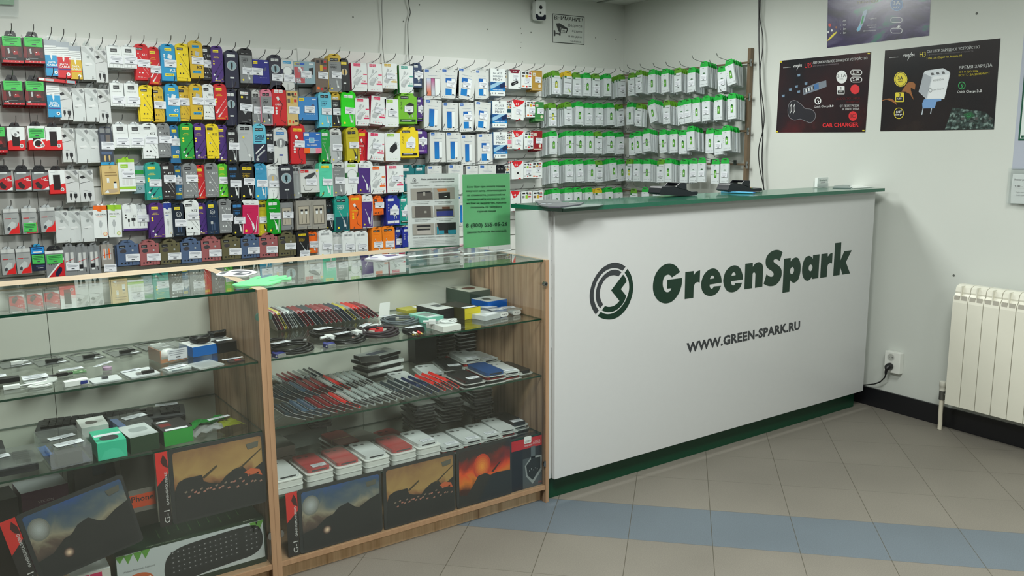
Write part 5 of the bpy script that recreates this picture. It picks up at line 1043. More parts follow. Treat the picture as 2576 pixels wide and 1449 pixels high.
 ('E', 1078, 1178, 1142, 1342, 'mem', 'WG', dict(card='RO', cat='memory card'), 'rose memory card packet'),
 ('E', 1144, 1145, 1268, 1342, 'sd', 'W', dict(tx='32', tag=.60, tw=.045, rot=5, cat='memory card'), 'red white card packet'),
 ('E', 1270, 1165, 1372, 1340, 'mem', 'W', dict(m=1, tag=.6, tw=.04, tx='16 GB', cat='memory card'), 'white memory card packet'),
 ('E', 1366, 1148, 1462, 1356, 'card', (140, 22, 34), dict(tag=.5, tw=.05, cat='memory card'), 'crimson memory card packet'),
 ]),
 ('fourth', [
 ('C', -40, 205, 125, 430, 'gr', 'GY', dict(cat='charger box'), 'grey red charger box'),
 ('C', 158, 205, 328, 425, 'gr', 'GY', dict(cat='charger box'), 'grey red charger box'),
 ('C', 344, 205, 516, 422, 'gr', 'GY', dict(cat='charger box'), 'grey red charger box'),
 ('C', 524, 204, 696, 456, 'rw', 'W', dict(cat='charger box', side='R'), 'red white charger box'),
 ('C', 702, 200, 848, 552, 'lc', 'WG', dict(k=1), 'grey plug cable packet'),
 ('C', 852, 200, 1004, 542, 'lc', 'WG', dict(k=1), 'grey plug cable packet'),
 ('C', 1092, 152, 1268, 462, 'kr', 'KR', dict(cat='earphone packet'), 'kraft paper packet'),
 ('C', 1268, 84, 1444, 432, 'lw', 'W', dict(tag=.48, side='LM', cat='cable box'), 'lime white cable box'),
 ('C', 1424, 156, 1552, 452, 'clr', 'LS', dict(tag=.5, dy=-.02, n=1), 'clear green cable packet'),
 ('C', 1558, 118, 1724, 522, 'typ', 'T', dict(tag=.55, wc=(20, 40, 60)), 'teal cable packet'),
 ('C', 1728, 120, 1872, 512, 'k12', (44, 42, 44), dict(lg='W', ink='W', tag=.45), 'black cable packet'),
 ('C', 1856, 156, 1956, 518, 'k2', (44, 100, 140), dict(ink='W', tag=.45, dy=-.02), 'blue cable packet'),
 ('C', 1958, 130, 2114, 500, 'k12', 'GY', dict(ink='W', tag=.44), 'grey cable packet'),
 ('C', 2096, 148, 2206, 508, 'typ', 'R', dict(dy=-.012, wc=(230, 180, 180)), 'red cable packet'),
 ('D', 66, 128, 208, 492, 'k12', 'GY', dict(ink='W'), 'grey cable packet'),
 ('D', 200, 135, 314, 492, 'typ', (90, 196, 50), dict(tag=.50, dy=-.01), 'lime cable packet'),
 ('D', 308, 132, 438, 522, 'hoc', 'KB', dict(lg='BL', ink='BL', tag=.56, wc='W'), 'black blue cable packet'),
 ('D', 442, 128, 606, 522, 'hoc', 'KB', dict(lg='Y', ink='YG', tag=.50, wc='W', rot=2), 'black yellow cable packet'),
 ('D', 588, 132, 728, 520, 'hoc', (60, 150, 190), dict(lg='B', tx=0, ink='B', tag=.55, wc='W'), 'blue fade cable packet'),
 ('D', 718, 140, 860, 520, 'ring', 'W', dict(lg='W', in_='S', tag=.56, pl='KR', dy=-.01), 'white ribbon cable packet'),
 ('D', 858, 136, 1010, 512, 'ring', (46, 48, 58), dict(pl='KB'), 'charcoal round-window packet'),
 ('D', 988, 146, 1092, 505, 'hoc', 'S', dict(tx=0, ink='S', dy=-.02), 'silver cable packet'),
 ('D', 1084, 195, 1284, 442, 'wbox', 'WG', dict(tag=.55, cat='cable box', tw=.062), 'wide white cable box'),
 ('D', 1286, 112, 1428, 492, 'hoc', 'MT', dict(lg='Y', tx=0, ink='MT', tag=.58, wc='W', n=4), 'mint cable packet'),
 ('D', 1428, 102, 1554, 482, 'hoc', 'WG', dict(pan='GY', tx=0, tag=.56, n=4), 'pale grey cable packet'),
 ('D', 1562, 98, 1712, 472, 'ring', 'W', dict(lg='LM', band='DG', in_='W', pl='W', tag=.57, n=4), 'white green-band packet'),
 ('D', 1706, 102, 1864, 455, 'hoc', 'W', dict(pan='P', pz=.22, lg='W', tx=0, ink='P', wc='W', rot=4), 'white purple cable packet'),
 ('D', 1832, 160, 1994, 456, 'chg', 'W', dict(cat='charger box', col='O', side='W'), 'white orange charger box'),
 ('D', 2008, 152, 2184, 442, 'chg', 'W', dict(cat='charger box', side='CR', tag=.5), 'white pink charger box'),
 ('D', 2165, 150, 2302, 480, 'big', (20, 110, 116), dict(cat='charger box', tag=.5, lg='W', dy=-.03, n=1), 'teal charger packet'),
 ('F', 90, 145, 230, 478, 'big', (20, 110, 116), dict(cat='charger box', lg='W', dy=-.03, n=1), 'teal charger packet'),
 ('F', 233, 158, 386, 470, 'gl', 'WG', dict(cat='screen protector box'), 'white screen glass box'),
 ('F', 458, 148, 616, 462, 'gl', 'WG', dict(cat='screen protector box', rot=2), 'white screen glass box'),
 ('F', 648, 158, 786, 470, 'gl', 'WG', dict(cat='screen protector box', dy=-.01), 'white screen glass box'),
 ('F', 784, 150, 966, 462, 'gl', 'WG', dict(cat='screen protector box', rot=2), 'white screen glass box'),
 ('F', 968, 148, 1062, 430, 'hoc', 'KB', dict(tx=0, ink='KB', cat='cable packet'), 'black screen glass packet'),
 ('F', 1062, 150, 1116, 330, 'mem', 'WG', dict(card='DT', tx='64 GB', cat='memory card'), 'teal memory card packet'),
 ('F', 1134, 104, 1260, 300, 'sd', 'W', dict(tx='16', cat='memory card'), 'red white card packet'),
 ('F', 1262, 128, 1352, 286, 'mem', 'W', dict(m=1, tag=.6, tw=.04, tx='8 GB', cat='memory card'), 'small memory card packet'),
 ('F', 1354, 120, 1462, 288, 'mem', 'W', dict(tx='16 GB', tag=.45, tw=.04, cat='memory card'), 'white memory card packet'),
 ]),
 ('fifth', [
 ('C', 38, 618, 202, 888, 'ad', (160, 164, 164), dict(cat='charger box'), 'grey blister charger'),
 ('C', 232, 612, 392, 880, 'ad', (160, 164, 164), dict(cat='charger box', tag=.76, gt=1), 'green-tagged blister charger'),
 ('C', 428, 602, 588, 866, 'ad', (160, 164, 164), dict(cat='charger box'), 'grey blister charger'),
 ('C', 590, 640, 738, 982, 'lb', 'WG', {}, 'pale banded cable packet'),
 ('C', 722, 640, 868, 980, 'lb', 'WG', dict(dy=-.012), 'pale banded cable packet'),
 ('C', 868, 638, 1018, 970, 'lb', 'WG', {}, 'pale banded cable packet'),
 ('C', 1008, 582, 1162, 930, 'usb', 'W', dict(col='O', n=0, cat='cable box', rot=2), 'orange topped cable box'),
 ('C', 1152, 575, 1306, 922, 'usb', 'W', dict(col='LM', n=0, cat='cable box', rot=2), 'lime topped cable box'),
 ('C', 1312, 562, 1468, 852, 'j5', 'W', dict(n=3), 'white violet cable packet'),
 ('C', 1446, 562, 1572, 848, 'j5', 'S', dict(n=2, tag=.55, dy=-.02), 'grey violet cable packet'),
 ('C', 1600, 552, 1754, 928, 'typ', (76, 40, 116), dict(tx='LIGHTNING', n=4), 'purple cable packet'),
 ('C', 1756, 556, 1842, 922, 'usb', 'W', dict(col='BB', n=3, dy=-.01, cat='cable box'), 'narrow blue cable box'),
 ('C', 1846, 556, 1984, 912, 'at', (16, 32, 48), dict(tag=.6), 'navy spiral cable packet'),
 ('C', 1966, 522, 2132, 902, 'k12', 'W', dict(tag=.46, n=4), 'white cable packet'),
 ('C', 2110, 556, 2212, 892, 'typ', 'P', dict(dy=-.012), 'purple cable packet'),
 ('D', 84, 528, 206, 888, 'at', (20, 44, 72), {}, 'navy spiral cable packet'),
 ('D', 218, 508, 356, 876, 'k12', 'GY', dict(ink='W', tag=.55, rot=1, n=4), 'grey cable packet'),
 ('D', 346, 530, 486, 908, 'hoc', 'KB', dict(lg='BL', ink='BL', tag=.56, wc='W'), 'black blue cable packet'),
 ('D', 468, 498, 650, 892, 'hoc', 'W', dict(pan='CR', pz=.2, lg='W', tx=0, ink='CR', wc='W', rot=3), 'white crimson cable packet'),
 ('D', 628, 528, 736, 902, 'hoc', 'OL', dict(tx=0, ink='OL', tag=.56, wc='K', dy=-.012), 'olive cable packet'),
 ('D', 726, 506, 870, 886, 'hoc', (16, 150, 34), dict(lg='W', tag=.50, wc='W', tx=0, shiny=1), 'shiny green cable packet'),
 ('D', 868, 552, 1002, 842, 'gbx', 'GY', dict(tag=.45, cat='cable box', dy=-.012), 'grey framed cable box'),
 ('D', 1038, 530, 1202, 836, 'gbx', (150, 148, 140), dict(cat='cable box'), 'grey framed cable box'),
 ('D', 1200, 522, 1358, 830, 'gbx', (150, 148, 140), dict(cat='cable box', dy=-.006), 'grey framed cable box'),
 ('D', 1352, 530, 1438, 850, 'hoc', 'KB', dict(tag=.55, ink='DT', dy=-.02), 'black cable packet'),
 ('D', 1452, 472, 1604, 856, 'hoc', 'T', dict(lg='K', pan='DT', pz=.6, n=4), 'teal cable packet'),
 ('D', 1610, 456, 1748, 832, 'pln', 'O', dict(lg='Y', ink='Y'), 'orange cable packet'),
 ('D', 1744, 462, 1862, 822, 'hoc', 'W', dict(pan='P', pz=.22, lg='W', tx=0, ink='P', wc='W', rot=1), 'white purple cable packet'),
 ('D', 1860, 474, 1972, 682, 'sq', 'O', dict(tag=.5), 'small orange cable packet'),
 ('D', 2000, 474, 2146, 792, 'big', (36, 50, 150), dict(cat='charger box', tag=.55, lg='W', pl='W', foot=(220, 224, 230)), 'blue charger packet'),
 ('D', 2144, 480, 2262, 790, 'big', 'T', dict(cat='charger box', tag=.6, lg='W', pl='W', dy=-.02), 'teal charger packet'),
 ('F', 1126, 425, 1228, 640, 'sd', 'W', dict(tx='4', cat='memory card'), 'red white card packet'),
 ('F', 1240, 432, 1352, 640, 'mem', 'W', dict(m=1, tx='4 GB', cat='memory card'), 'white memory card packet'),
 ('F', 1362, 430, 1472, 640, 'mem', 'W', dict(tx='USB', cat='memory card'), 'round window card packet'),
 ('F', 556, 480, 640, 800, 'gl', 'WG', dict(cat='screen protector box', dy=-.0), 'narrow screen glass box'),
 ]),
 ('sixth', [
 ('C', 14, 1052, 164, 1322, 'ad', (160, 164, 164), dict(cat='charger box'), 'grey blister charger'),
 ('C', 172, 1042, 328, 1310, 'ad', (160, 164, 164), dict(cat='charger box'), 'grey blister charger'),
 ('C', 330, 1022, 484, 1282, 'bag', (24, 30, 56), dict(n=1, tag=.52, gt=1, cat='charger box'), 'blue topped charger packet'),
 ('C', 490, 1066, 688, 1358, '1a', 'GY', dict(cat='charger box', tag=.30, gt=1), 'large red charger blister'),
 ('C', 680, 1022, 820, 1332, 'pen', 'GY', dict(tag=.70, cat='cable box'), 'clear tube cable box'),
 ('C', 822, 1024, 946, 1328, 'pen', 'GY', dict(tv=1, cat='cable box'), 'clear tube cable box'),
 ('C', 950, 1018, 1072, 1312, 'pen', 'GY', dict(tv=1, cat='cable box'), 'clear tube cable box'),
 ('C', 1082, 998, 1212, 1226, 'pen', (150, 146, 140), dict(col='O', tag=1.12, cat='cable box', tw=.062), 'orange tube cable box'),
 ('C', 1252, 950, 1484, 1226, 'sq', 'SB', dict(tag=.70, cat='earphone packet', tw=.065, tx_=.02), 'blue square earphone packet'),
 ('C', 1494, 945, 1702, 1220, 'sq', 'SR', dict(tag=.70, cat='earphone packet', tw=.065, tx_=.018), 'rose square earphone packet'),
 ('C', 1710, 940, 1926, 1208, 'sq', 'SO', dict(tag=.70, cat='earphone packet', tw=.065, tx_=.02), 'olive square earphone packet'),
 ('C', 1934, 922, 2150, 1195, 'sq', 'SB', dict(tag=.70, cat='earphone packet', tw=.062, tx_=.02), 'blue square earphone packet'),
 ('D', 24, 908, 230, 1174, 'sq', 'SR', dict(tag=.70, cat='earphone packet', tw=.064, tx_=.02), 'rose square earphone packet'),
 ('D', 242, 892, 442, 1156, 'sq', 'SO', dict(tag=.70, cat='earphone packet', tw=.064, tx_=.02), 'olive square earphone packet'),
 ('D', 448, 886, 640, 1142, 'sq', 'SB', dict(tag=.70, cat='earphone packet', tw=.064, tx_=.018), 'blue square earphone packet'),
 ('D', 644, 872, 840, 1134, 'sq', 'SR', dict(tag=.70, cat='earphone packet', tw=.062, tx_=.018), 'rose square earphone packet'),
 ('D', 848, 860, 1034, 1120, 'sq', 'SO', dict(tag=.62, cat='earphone packet', tw=.062, tx_=.018), 'olive square earphone packet'),
 ('D', 1044, 850, 1176, 1138, 'hoc', 'K', dict(lg='Y', ink='YG', tag=.86, t=.02), 'black yellow cable packet'),
 ('D', 1164, 862, 1264, 1090, 'hoc', 'O', dict(lg='K', tx=0, ink='O', tag=.6, dy=-.015), 'orange cable packet'),
 ('D', 1282, 842, 1430, 1140, 'hoc', 'W', dict(lg='S', tx=0, ink='W', tag=.6, n=4), 'white cable packet'),
 ('D', 1422, 866, 1532, 1140, 'hoc', 'WG', dict(lg='S', tx=0, ink='W', tag=.6, dy=-.02), 'white cable packet'),
 ('D', 1534, 856, 1672, 1140, 'hoc', 'W', dict(lg='S', tx=0, ink='W', tag=.6), 'white cable packet'),
 ('D', 1666, 852, 1808, 1140, 'hoc', 'W', dict(lg='S', tx=0, ink='W', tag=.6), 'white cable packet'),
 ('D', 1848, 812, 1962, 1100, 'hoc', (236, 130, 28), dict(lg='K', tx=0, ink='O', tag=.66, n=4), 'amber cable packet'),
 ('D', 1958, 802, 2096, 1095, 'hoc', (236, 130, 28), dict(lg='K', tx=0, ink='O', tag=.66, n=4), 'amber cable packet'),
 ('D', 2092, 818, 2190, 1070, 'big', (40, 54, 140), dict(cat='charger box', tag=.6, lg='W', pl='K', dy=-.015), 'blue charger packet'),
 ('D', 2176, 812, 2300, 1060, 'big', (36, 50, 150), dict(cat='charger box', lg='W', pl='W'), 'blue charger packet'),
 ]),
]
for row, items in ROWS:
    prev = None
    for n, sp in enumerate(items, 1):
        pack(sp, row, n, prev, row+' row goods on the cable wall'); prev = sp[8]
# a thin red box wedged on top of the second row
a = atY('A', 412, 578, 4.5); t = thing('packet_strip', 'thin red and white box lying across the hooks below the orange cable box', 'box', (a.x, 4.5, a.z)); b = atY('A', 812, 608, 4.5)
p = PB(); w = b.x-a.x; p.box(0, w, 0, .05, -.012, .002, c_('R')); p.rect(0, -.010, w*.16, 0, -.0004, WM); p.rect(w*.18, -.010, w*.4, 0, -.0004, c_('S')); p.rect(w*.76, -.011, w*.98, .001, -.0004, c_('LS')); p.build('box_body', t)
t.rotation_euler = (0, math.radians(4), 0)

# ---------------------------------------------------------------- battery packs
BGn = M((34, 168, 62), .35, name='battery_green'); BDk = M((92, 150, 40), .35); BW = M((206, 214, 216), .4, name='battery_box_white')
def bat_mesh(v):
    w, h, t = .0655, .152, .0105; p = PB(); g = BGn if v[0] in 'g' else (BDk if v[0] == 'm' else (M((206, 176, 44), .4) if v[0] == 'o' else BDk))
    p.out([(-w*.5, -.034), (w*.5, -.034), (w*.5, -.020), (w*.34, -.001), (-w*.34, -.001), (-w*.5, -.020)], -.0012, .0012, g, None, [[(-.014, -.010), (-.004, -.008), (0, -.005), (.004, -.008), (.014, -.010), (.014, -.013), (-.014, -.013)]])
    if v[0] in 'mo': p.box(-w*.5, w*.5, -.0012, .0012, -.148, -.0345, g)
    p.box(-w/2, w/2, -t/2, t/2, -h, -.0345, BW)
    f = Fr(p, w, h, -t/2); g2 = M((70, 150, 40), .4); gi = M((96, 170, 50), .35); gd = M((30, 90, 40), .4)
    if v[0] == 'g': f.R(.34, .27, .54, .285, GREYINK)
    else: f.R(.03, .225, .30, .30, M((40, 110, 50), .4)); f.R(.30, .31, .92, .33, GREYINK)
    if v[0] == 'o': f.R(.1, .31, .9, .325, GREYINK).R(.1, .5, .9, .52, GREYINK).L(.6, .76, .86, .88, .12, M((150, 180, 50), .4), 2)
    if v[1] == 'i':
        y_ = M((190, 190, 60), .35) if v[0] == 'm' else gi
        f.P([(.40, .47), (.46, .47), (.48, .44), (.62, .44), (.64, .47), (.70, .47), (.70, .76), (.40, .76)], gd).P([(.43, .50), (.67, .50), (.67, .74), (.43, .74)], y_, 2).P([(.60, .53), (.47, .63), (.55, .64), (.50, .71), (.64, .60), (.56, .59)], WM, 3)
        for k in range(3): f.R(.14, .50+.08*k, .18, .52+.08*k, GREYINK)
    elif v[1] == 't': f.P([(.36, .50), (.45, .46), (.62, .46), (.72, .50)], gd); f.R(.34, .74, .76, .765, gd)
    elif v[1] == 'b': f.R(.40, .48, .46, .53, KM).R(.50, .48, .58, .53, KM).R(.62, .48, .68, .53, KM); f.R(.40, .80, .50, .84, KM).R(.54, .80, .68, .84, KM)
    f.T('www.green-spark.ru', .12, .92, .018, GREYINK, .48); f.C(.86, .91, .06, GREYINK, 1, .042)
    return p.mesh('battery_pack')
BMS = {k: bat_mesh(k) for k in ('gi', 'gt', 'mb', 'mi', 'mt', 'og')}
def bat_tag_mesh():
    p = PB(); p.box(-.024, .024, 0, .0006, -.016, .016, TAGM)
    for k in range(3): p.rect(-.020, .006-.006*k, .018, .0075-.006*k, -.0004, TL)
    p.rect(-.006, -.013, .007, -.009, -.0004, GREYINK); return p.mesh('price_tag')
BTM = bat_tag_mesh(); BANDM = M((70, 66, 50), .6); nbat = 0
def bat(specs, wall, row, side):
    global nbat
    for n, s_ in enumerate(specs, 1):
        uc, vt, v = s_[0], s_[1], s_[2]; rot = s_[3] if len(s_) > 3 else 0; nb = s_[4] if len(s_) > 4 else 3; band = len(s_) > 5
        vs = {'g': 'gi', 'gt': 'gt', 'm': 'mb', 'y': 'mi', 'o': 'og', 'gy': 'gi', 'mt': 'mt'}[v]
        if side == 'B': P = atY('G', uc, vt, 4.53); out = Vector((0, -1, 0)); rz = 0; sl = Vector((0, 1, 0))
        else: P = atR('G', uc, vt, .125); rz = WANG; out = Vector((-1, WSL, 0)).normalized(); sl = -out
        desc = {'gi': 'green topped battery pack with battery drawing', 'gt': 'green topped battery pack with price tag', 'mb': 'olive topped battery pack', 'mi': 'olive topped battery pack with lime drawing', 'og': 'yellow topped battery pack', 'mt': 'olive battery pack'}[vs]
        lab = f"{desc}, {ordn(n)} from left, {row} row, {wall}"
        P = P+Vector((0, 0, -.0105))
        def one(loc, label, group, k):
            global nbat
            nbat += 1; ro = thing('battery_pack', label, 'battery pack', loc, (0, math.radians(rot)*(1 if k == 0 else .55)+(0 if k == 0 else random.uniform(-.03, .03)), rz), group)
            ro.rotation_euler = (0, ro.rotation_euler[1], rz); b = bpy.data.objects.new('body', BMS[vs]); COL.objects.link(b); b.parent = ro; b.location = (0, 0, .0105); return ro
        g0 = f"{row} row battery packs on the {wall}"
        r = one(P, lab, g0, 0)
        if vs in ('gt', 'mb', 'mi', 'og'):
            tg = bpy.data.objects.new('price_tag', BTM); COL.objects.link(tg); tg.parent = r; tg.location = (.002, -.0092, -.088 if vs != 'mi' else -.118); tg.rotation_euler = (0, random.uniform(-.08, .08), 0)
        if band:
            q = PB(); w = .0655/2+.0012; y = .0055; q.tube([(-w, -y-.001, -.085), (w, -y-.0014, -.085+random.uniform(-.012, .012))], .0009, BANDM, 5); q.build('rubber_band', r)
        h = hook(P+sl*((.125-.040) if side == 'R' else (BY-.014-4.53))+Vector((0, 0, -(.085 if side == 'R' else .106)*.1875+.001)), rz, f"grey wire hook of the {ordn(n)} battery stack from left, {row} row, {wall}", g0+' hooks')
        for k in range(nb):
            dd = .018*(k+1)+.002
            if dd > (.098 if side == 'B' else .078): break
            if nbat >= 298: break
            one(P+sl*dd+Vector((random.uniform(-.003, .003) if side == 'B' else 0, random.uniform(-.003, .003) if side == 'R' else 0, -dd*.1875)), f"battery pack behind the {ordn(n)} front one from left, {row} row, {wall}", f"packs behind {ordn(n)} battery pack, {row} row, {wall}", k+1)
bw, rw_ = 'back wall', 'right wall'
bat([(198, 265, 'y', 0, 5), (305, 270, 'o', 3, 4), (380, 282, 'm', 0, 3), (470, 286, 'g', 0, 3), (548, 292, 'm', 0, 3, 1), (648, 292, 'g', -1, 4), (770, 300, 'm', -3, 5, 1)], bw, 'top', 'B')
bat([(168, 545, 'y', -1, 4, 1), (302, 538, 'm', -2, 4), (405, 535, 'g', 2, 3), (486, 545, 'gt', 0, 2), (576, 545, 'gt', 0, 3, 1), (674, 545, 'g', -1, 3), (752, 556, 'm', -6, 3)], bw, 'second', 'B')
bat([(176, 790, 'g', 0, 5), (318, 788, 'g', 0, 4, 1), (408, 786, 'g', 0, 3, 1), (494, 790, 'g', 0, 2), (570, 794, 'm', 0, 2), (676, 792, 'g', 0, 3, 1), (758, 800, 'gt', -2, 2)], bw, 'third', 'B')
bat([(190, 1042, 'gt', -1, 5), (312, 1036, 'gt', -1, 4), (402, 1034, 'gt', -3, 3), (508, 1036, 'g', 0, 4), (574, 1044, 'm', 0, 2), (690, 1026, 'g', -7, 5), (768, 1036, 'g', -3, 2)], bw, 'fourth', 'B')
bat([(202, 1286, 'g', -1, 5), (308, 1282, 'gt', 0, 4), (390, 1278, 'g', 0, 3), (486, 1280, 'g', 0, 3), (570, 1286, 'o', 0, 2), (662, 1278, 'g', 0, 3), (748, 1282, 'gt', 0, 2)], bw, 'fifth', 'B')
bat([(858, 286, 'm', -2, 2, 1), (924, 262, 'm', -3, 4, 1), (1036, 256, 'g', -3, 4), (1150, 250, 'g', -4, 4), (1262, 242, 'm', -3, 4), (1382, 238, 'gt', -3, 4), (1490, 186, 'gt', -2, 5), (1644, 228, 'gt', -4, 3), (1705, 170, 'g', -13, 5)], rw_, 'top', 'R')
bat([(846, 540, 'g', -1, 3), (928, 552, 'm', 4, 2), (1028, 518, 'g', -14, 4), (1165, 524, 'm', -3, 5), (1290, 524, 'gt', -5, 3), (1344, 510, 'gt', -6, 2), (1422, 500, 'g', -4, 3), (1508, 484, 'gt', -3, 3), (1615, 474, 'g', -3, 4), (1730, 462, 'g', -4, 5)], rw_, 'second', 'R')
bat([(866, 806, 'g', -3, 2), (912, 792, 'g', -4, 2), (988, 770, 'g', -5, 5, 1), (1128, 778, 'g', -6, 4, 1), (1226, 772, 'g', -2, 4), (1304, 782, 'g', -3, 2), (1372, 748, 'g', -5, 5), (1540, 766, 'g', -2, 3), (1615, 776, 'gt', -4, 2), (1682, 742, 'g', -5, 5)], rw_, 'third', 'R')
bat([(838, 1034, 'y', -2, 1), (904, 1032, 'gt', -2, 2), (994, 1032, 'g', -1, 5, 1), (1112, 1036, 'm', -2, 1), (1178, 1028, 'g', -2, 4), (1316, 1032, 'g', -1, 4), (1400, 1028, 'gt', 0, 1), (1472, 1022, 'gt', -1, 5), (1590, 1032, 'g', -1, 1, 1), (1672, 1026, 'gt', -1, 5)], rw_, 'fourth', 'R')
bat([(878, 1290, 'm', -1, 2), (978, 1278, 'g', -1, 5), (1078, 1290, 'g', 0, 4)], rw_, 'fifth', 'R')
print('BATTERIES', nbat)
# ================================================================ things in and on the display cases
def ftag(par, x, y, z, w=.05, h=.032, yaw=0, tilt=0, nm='price_tag'):
    p = PB(); p.box(-w/2, w/2, -h/2, h/2, 0, .0006, TAGM)
    for k, (a, b) in enumerate(((-.42, .38), (-.44, .40), (-.36, .28))):
        z_ = .0009; y0 = h*(.28-.18*k); p.add([(w*a, y0, z_), (w*b, y0, z_), (w*b, y0+h*.07, z_), (w*a, y0+h*.07, z_)], [(0, 1, 2, 3)], TL)
    p.add([(-w*.08, -h*.36, .0009), (w*.18, -h*.36, .0009), (w*.18, -h*.24, .0009), (-w*.08, -h*.24, .0009)], [(0, 1, 2, 3)], GREYINK)
    return p.build(nm, par, (x, y, z), (math.radians(tilt), 0, math.radians(yaw)))
DKG = M((40, 42, 46), .35); LG_ = M((150, 176, 172), .2)
# ---- phone cases standing on edge and leaning
CM = {}
def lean_mesh(col, L, H, t, rough=.25):
    k = (col, L, H, t)
    if k in CM: return CM[k]
    m = M(col, rough, coat=.3); p = PB()
    o = [(0, a, b) for a, b in rrect(0, 0, L, H, .011)]; p.prism(o, m, (-t, 0, 0))
    p.add([(-t*.25, -.0004, .012), (-t*.85, -.0004, .012), (-t*.85, -.0004, H-.013), (-t*.25, -.0004, H-.013)], [(0, 1, 2, 3)], DKG)
    tr = PB(); tr.prism([(-t-.0012, a, b) for a, b in rrect(-.004, -.0005, L+.002, H+.004, .012)], CLEAR, (-.0009, 0, 0), (), M((206, 212, 210), .3))
    CM[k] = (p.mesh('phone_case'), tr.mesh('clear_tray')); return CM[k]
def lean(x, y, z, col, a, L=.145, H=.074, label='', group=None, yaw=0, t=.0105):
    b, tr = lean_mesh(col, L, H, t); r = thing('phone_case', label, 'phone case', (x, y, z+.0012+(t+.0026)*math.sin(math.radians(a))), (0, -math.radians(a), math.radians(yaw)), group)
    for nm_, me in (('case_shell', b), ('blister_tray', tr)):
        o = bpy.data.objects.new(nm_, me); COL.objects.link(o); o.parent = r
    return r
SLT, STB, DRD, BRD, CLW, BRN_, PNK, YLC, GRC, BLC = (44, 58, 66), (74, 100, 124), (124, 30, 38), (206, 44, 40), (168, 178, 176), (66, 34, 36), (140, 60, 66), (190, 176, 60), (140, 144, 146), (30, 48, 84)
cn = {SLT: 'dark slate', STB: 'steel blue', DRD: 'dark red', BRD: 'bright red', CLW: 'clear whitish', BRN_: 'red brown', PNK: 'rose', YLC: 'yellow', GRC: 'grey', BLC: 'navy blue'}
def rowl(crop_pts, cols, z, Y, a0, a1, L, H, where, grp):
    n = len(cols)
    xa, xb = atZ(*crop_pts[0], z).x, atZ(*crop_pts[-1], z).x; pitch = (xb-xa)/(n-1)
    for i, col in enumerate(cols):
        a = a0+(a1-a0)*i/max(1, n-1); t = max(.0045, min(.0105, round((pitch*math.cos(math.radians(a))-.0042)*2000)/2000)); lean(xa+pitch*i, Y, z, col, a, L, H, f"{cn[col]} leaning phone case, {ordn(i+1)} from left {where}", grp, 0, t)
V_ = lambda l: [('V', u, v) for u, v in l]
rowl(V_([(215, 790), (310, 795), (400, 800), (500, 795), (600, 775), (700, 770)]), [BRN_, PNK, YLC, BRN_, GRC, CLW], .745, 2.965, 24, 28, .115, .078, 'on the upper shelf', 'phone cases standing on the upper shelf')
rowl(V_([(860, 760), (975, 745), (1075, 720), (1165, 705), (1265, 690), (1385, 680), (1490, 680), (1590, 700), (1680, 680), (1760, 655), (1850, 640), (1925, 620), (2010, 600), (2110, 590), (2340, 560), (2440, 560), (2540, 545)]),
     [SLT, DRD, DRD, SLT, SLT, DRD, PNK, DRD, PNK, SLT, BLC, YLC, GRC, BRD, BRD, DRD, PNK], .745, 2.965, 34, 50, .115, .078, 'in the long upper shelf row', 'phone cases in the long upper shelf row')
fr = [('S', 780, 1280), ('S', 950, 1245), ('S', 1120, 1210), ('S', 1262, 1185), ('S', 1385, 1152), ('S', 1515, 1130), ('S', 1650, 1105), ('S', 1792, 1085), ('S', 1920, 1052), ('S', 2045, 1030), ('S', 2190, 1005), ('T', 240, 1045), ('T', 342, 1025), ('T', 488, 998), ('T', 602, 968), ('T', 714, 955), ('T', 795, 928), ('T', 905, 918), ('T', 1022, 895), ('T', 1112, 878), ('T', 1205, 856), ('T', 1300, 830)]
rowl(fr, [SLT, SLT, STB, STB, DRD, DRD, DRD, BRD, CLW, CLW, CLW, CLW, CLW, CLW, SLT, SLT, SLT, BLC, BLC, BRD, BRD, BRD], .52, 2.60, 68, 56, .13, .078, 'in the front row of the middle shelf', 'leaning phone cases at the middle shelf front')
r2 = [('S', 300, 830), ('S', 480, 800), ('S', 640, 780), ('S', 760, 755), ('S', 880, 730), ('S', 1000, 705), ('S', 1110, 680), ('S', 1250, 655), ('S', 1400, 650), ('S', 1590, 630), ('S', 1720, 600), ('S', 1850, 590), ('S', 1960, 570), ('S', 2080, 540)]
rowl(r2, [SLT, SLT, SLT, SLT, STB, DRD, DRD, DRD, CLW, BRD, CLW, CLW, CLW, CLW], .52, 2.80, 62, 56, .13, .078, 'in the second row of the middle shelf', 'leaning phone cases behind the front row')
r3 = [('S', 270, 480), ('S', 390, 460), ('S', 520, 450), ('S', 640, 430), ('S', 740, 420), ('S', 830, 400), ('S', 930, 380), ('S', 1060, 390)]
rowl(r3, [CLW, DRD, DRD, DRD, CLW, CLW, SLT, SLT], .52, 2.975, 58, 54, .10, .07, 'in the back row of the middle shelf', 'leaning phone cases at the middle shelf back')
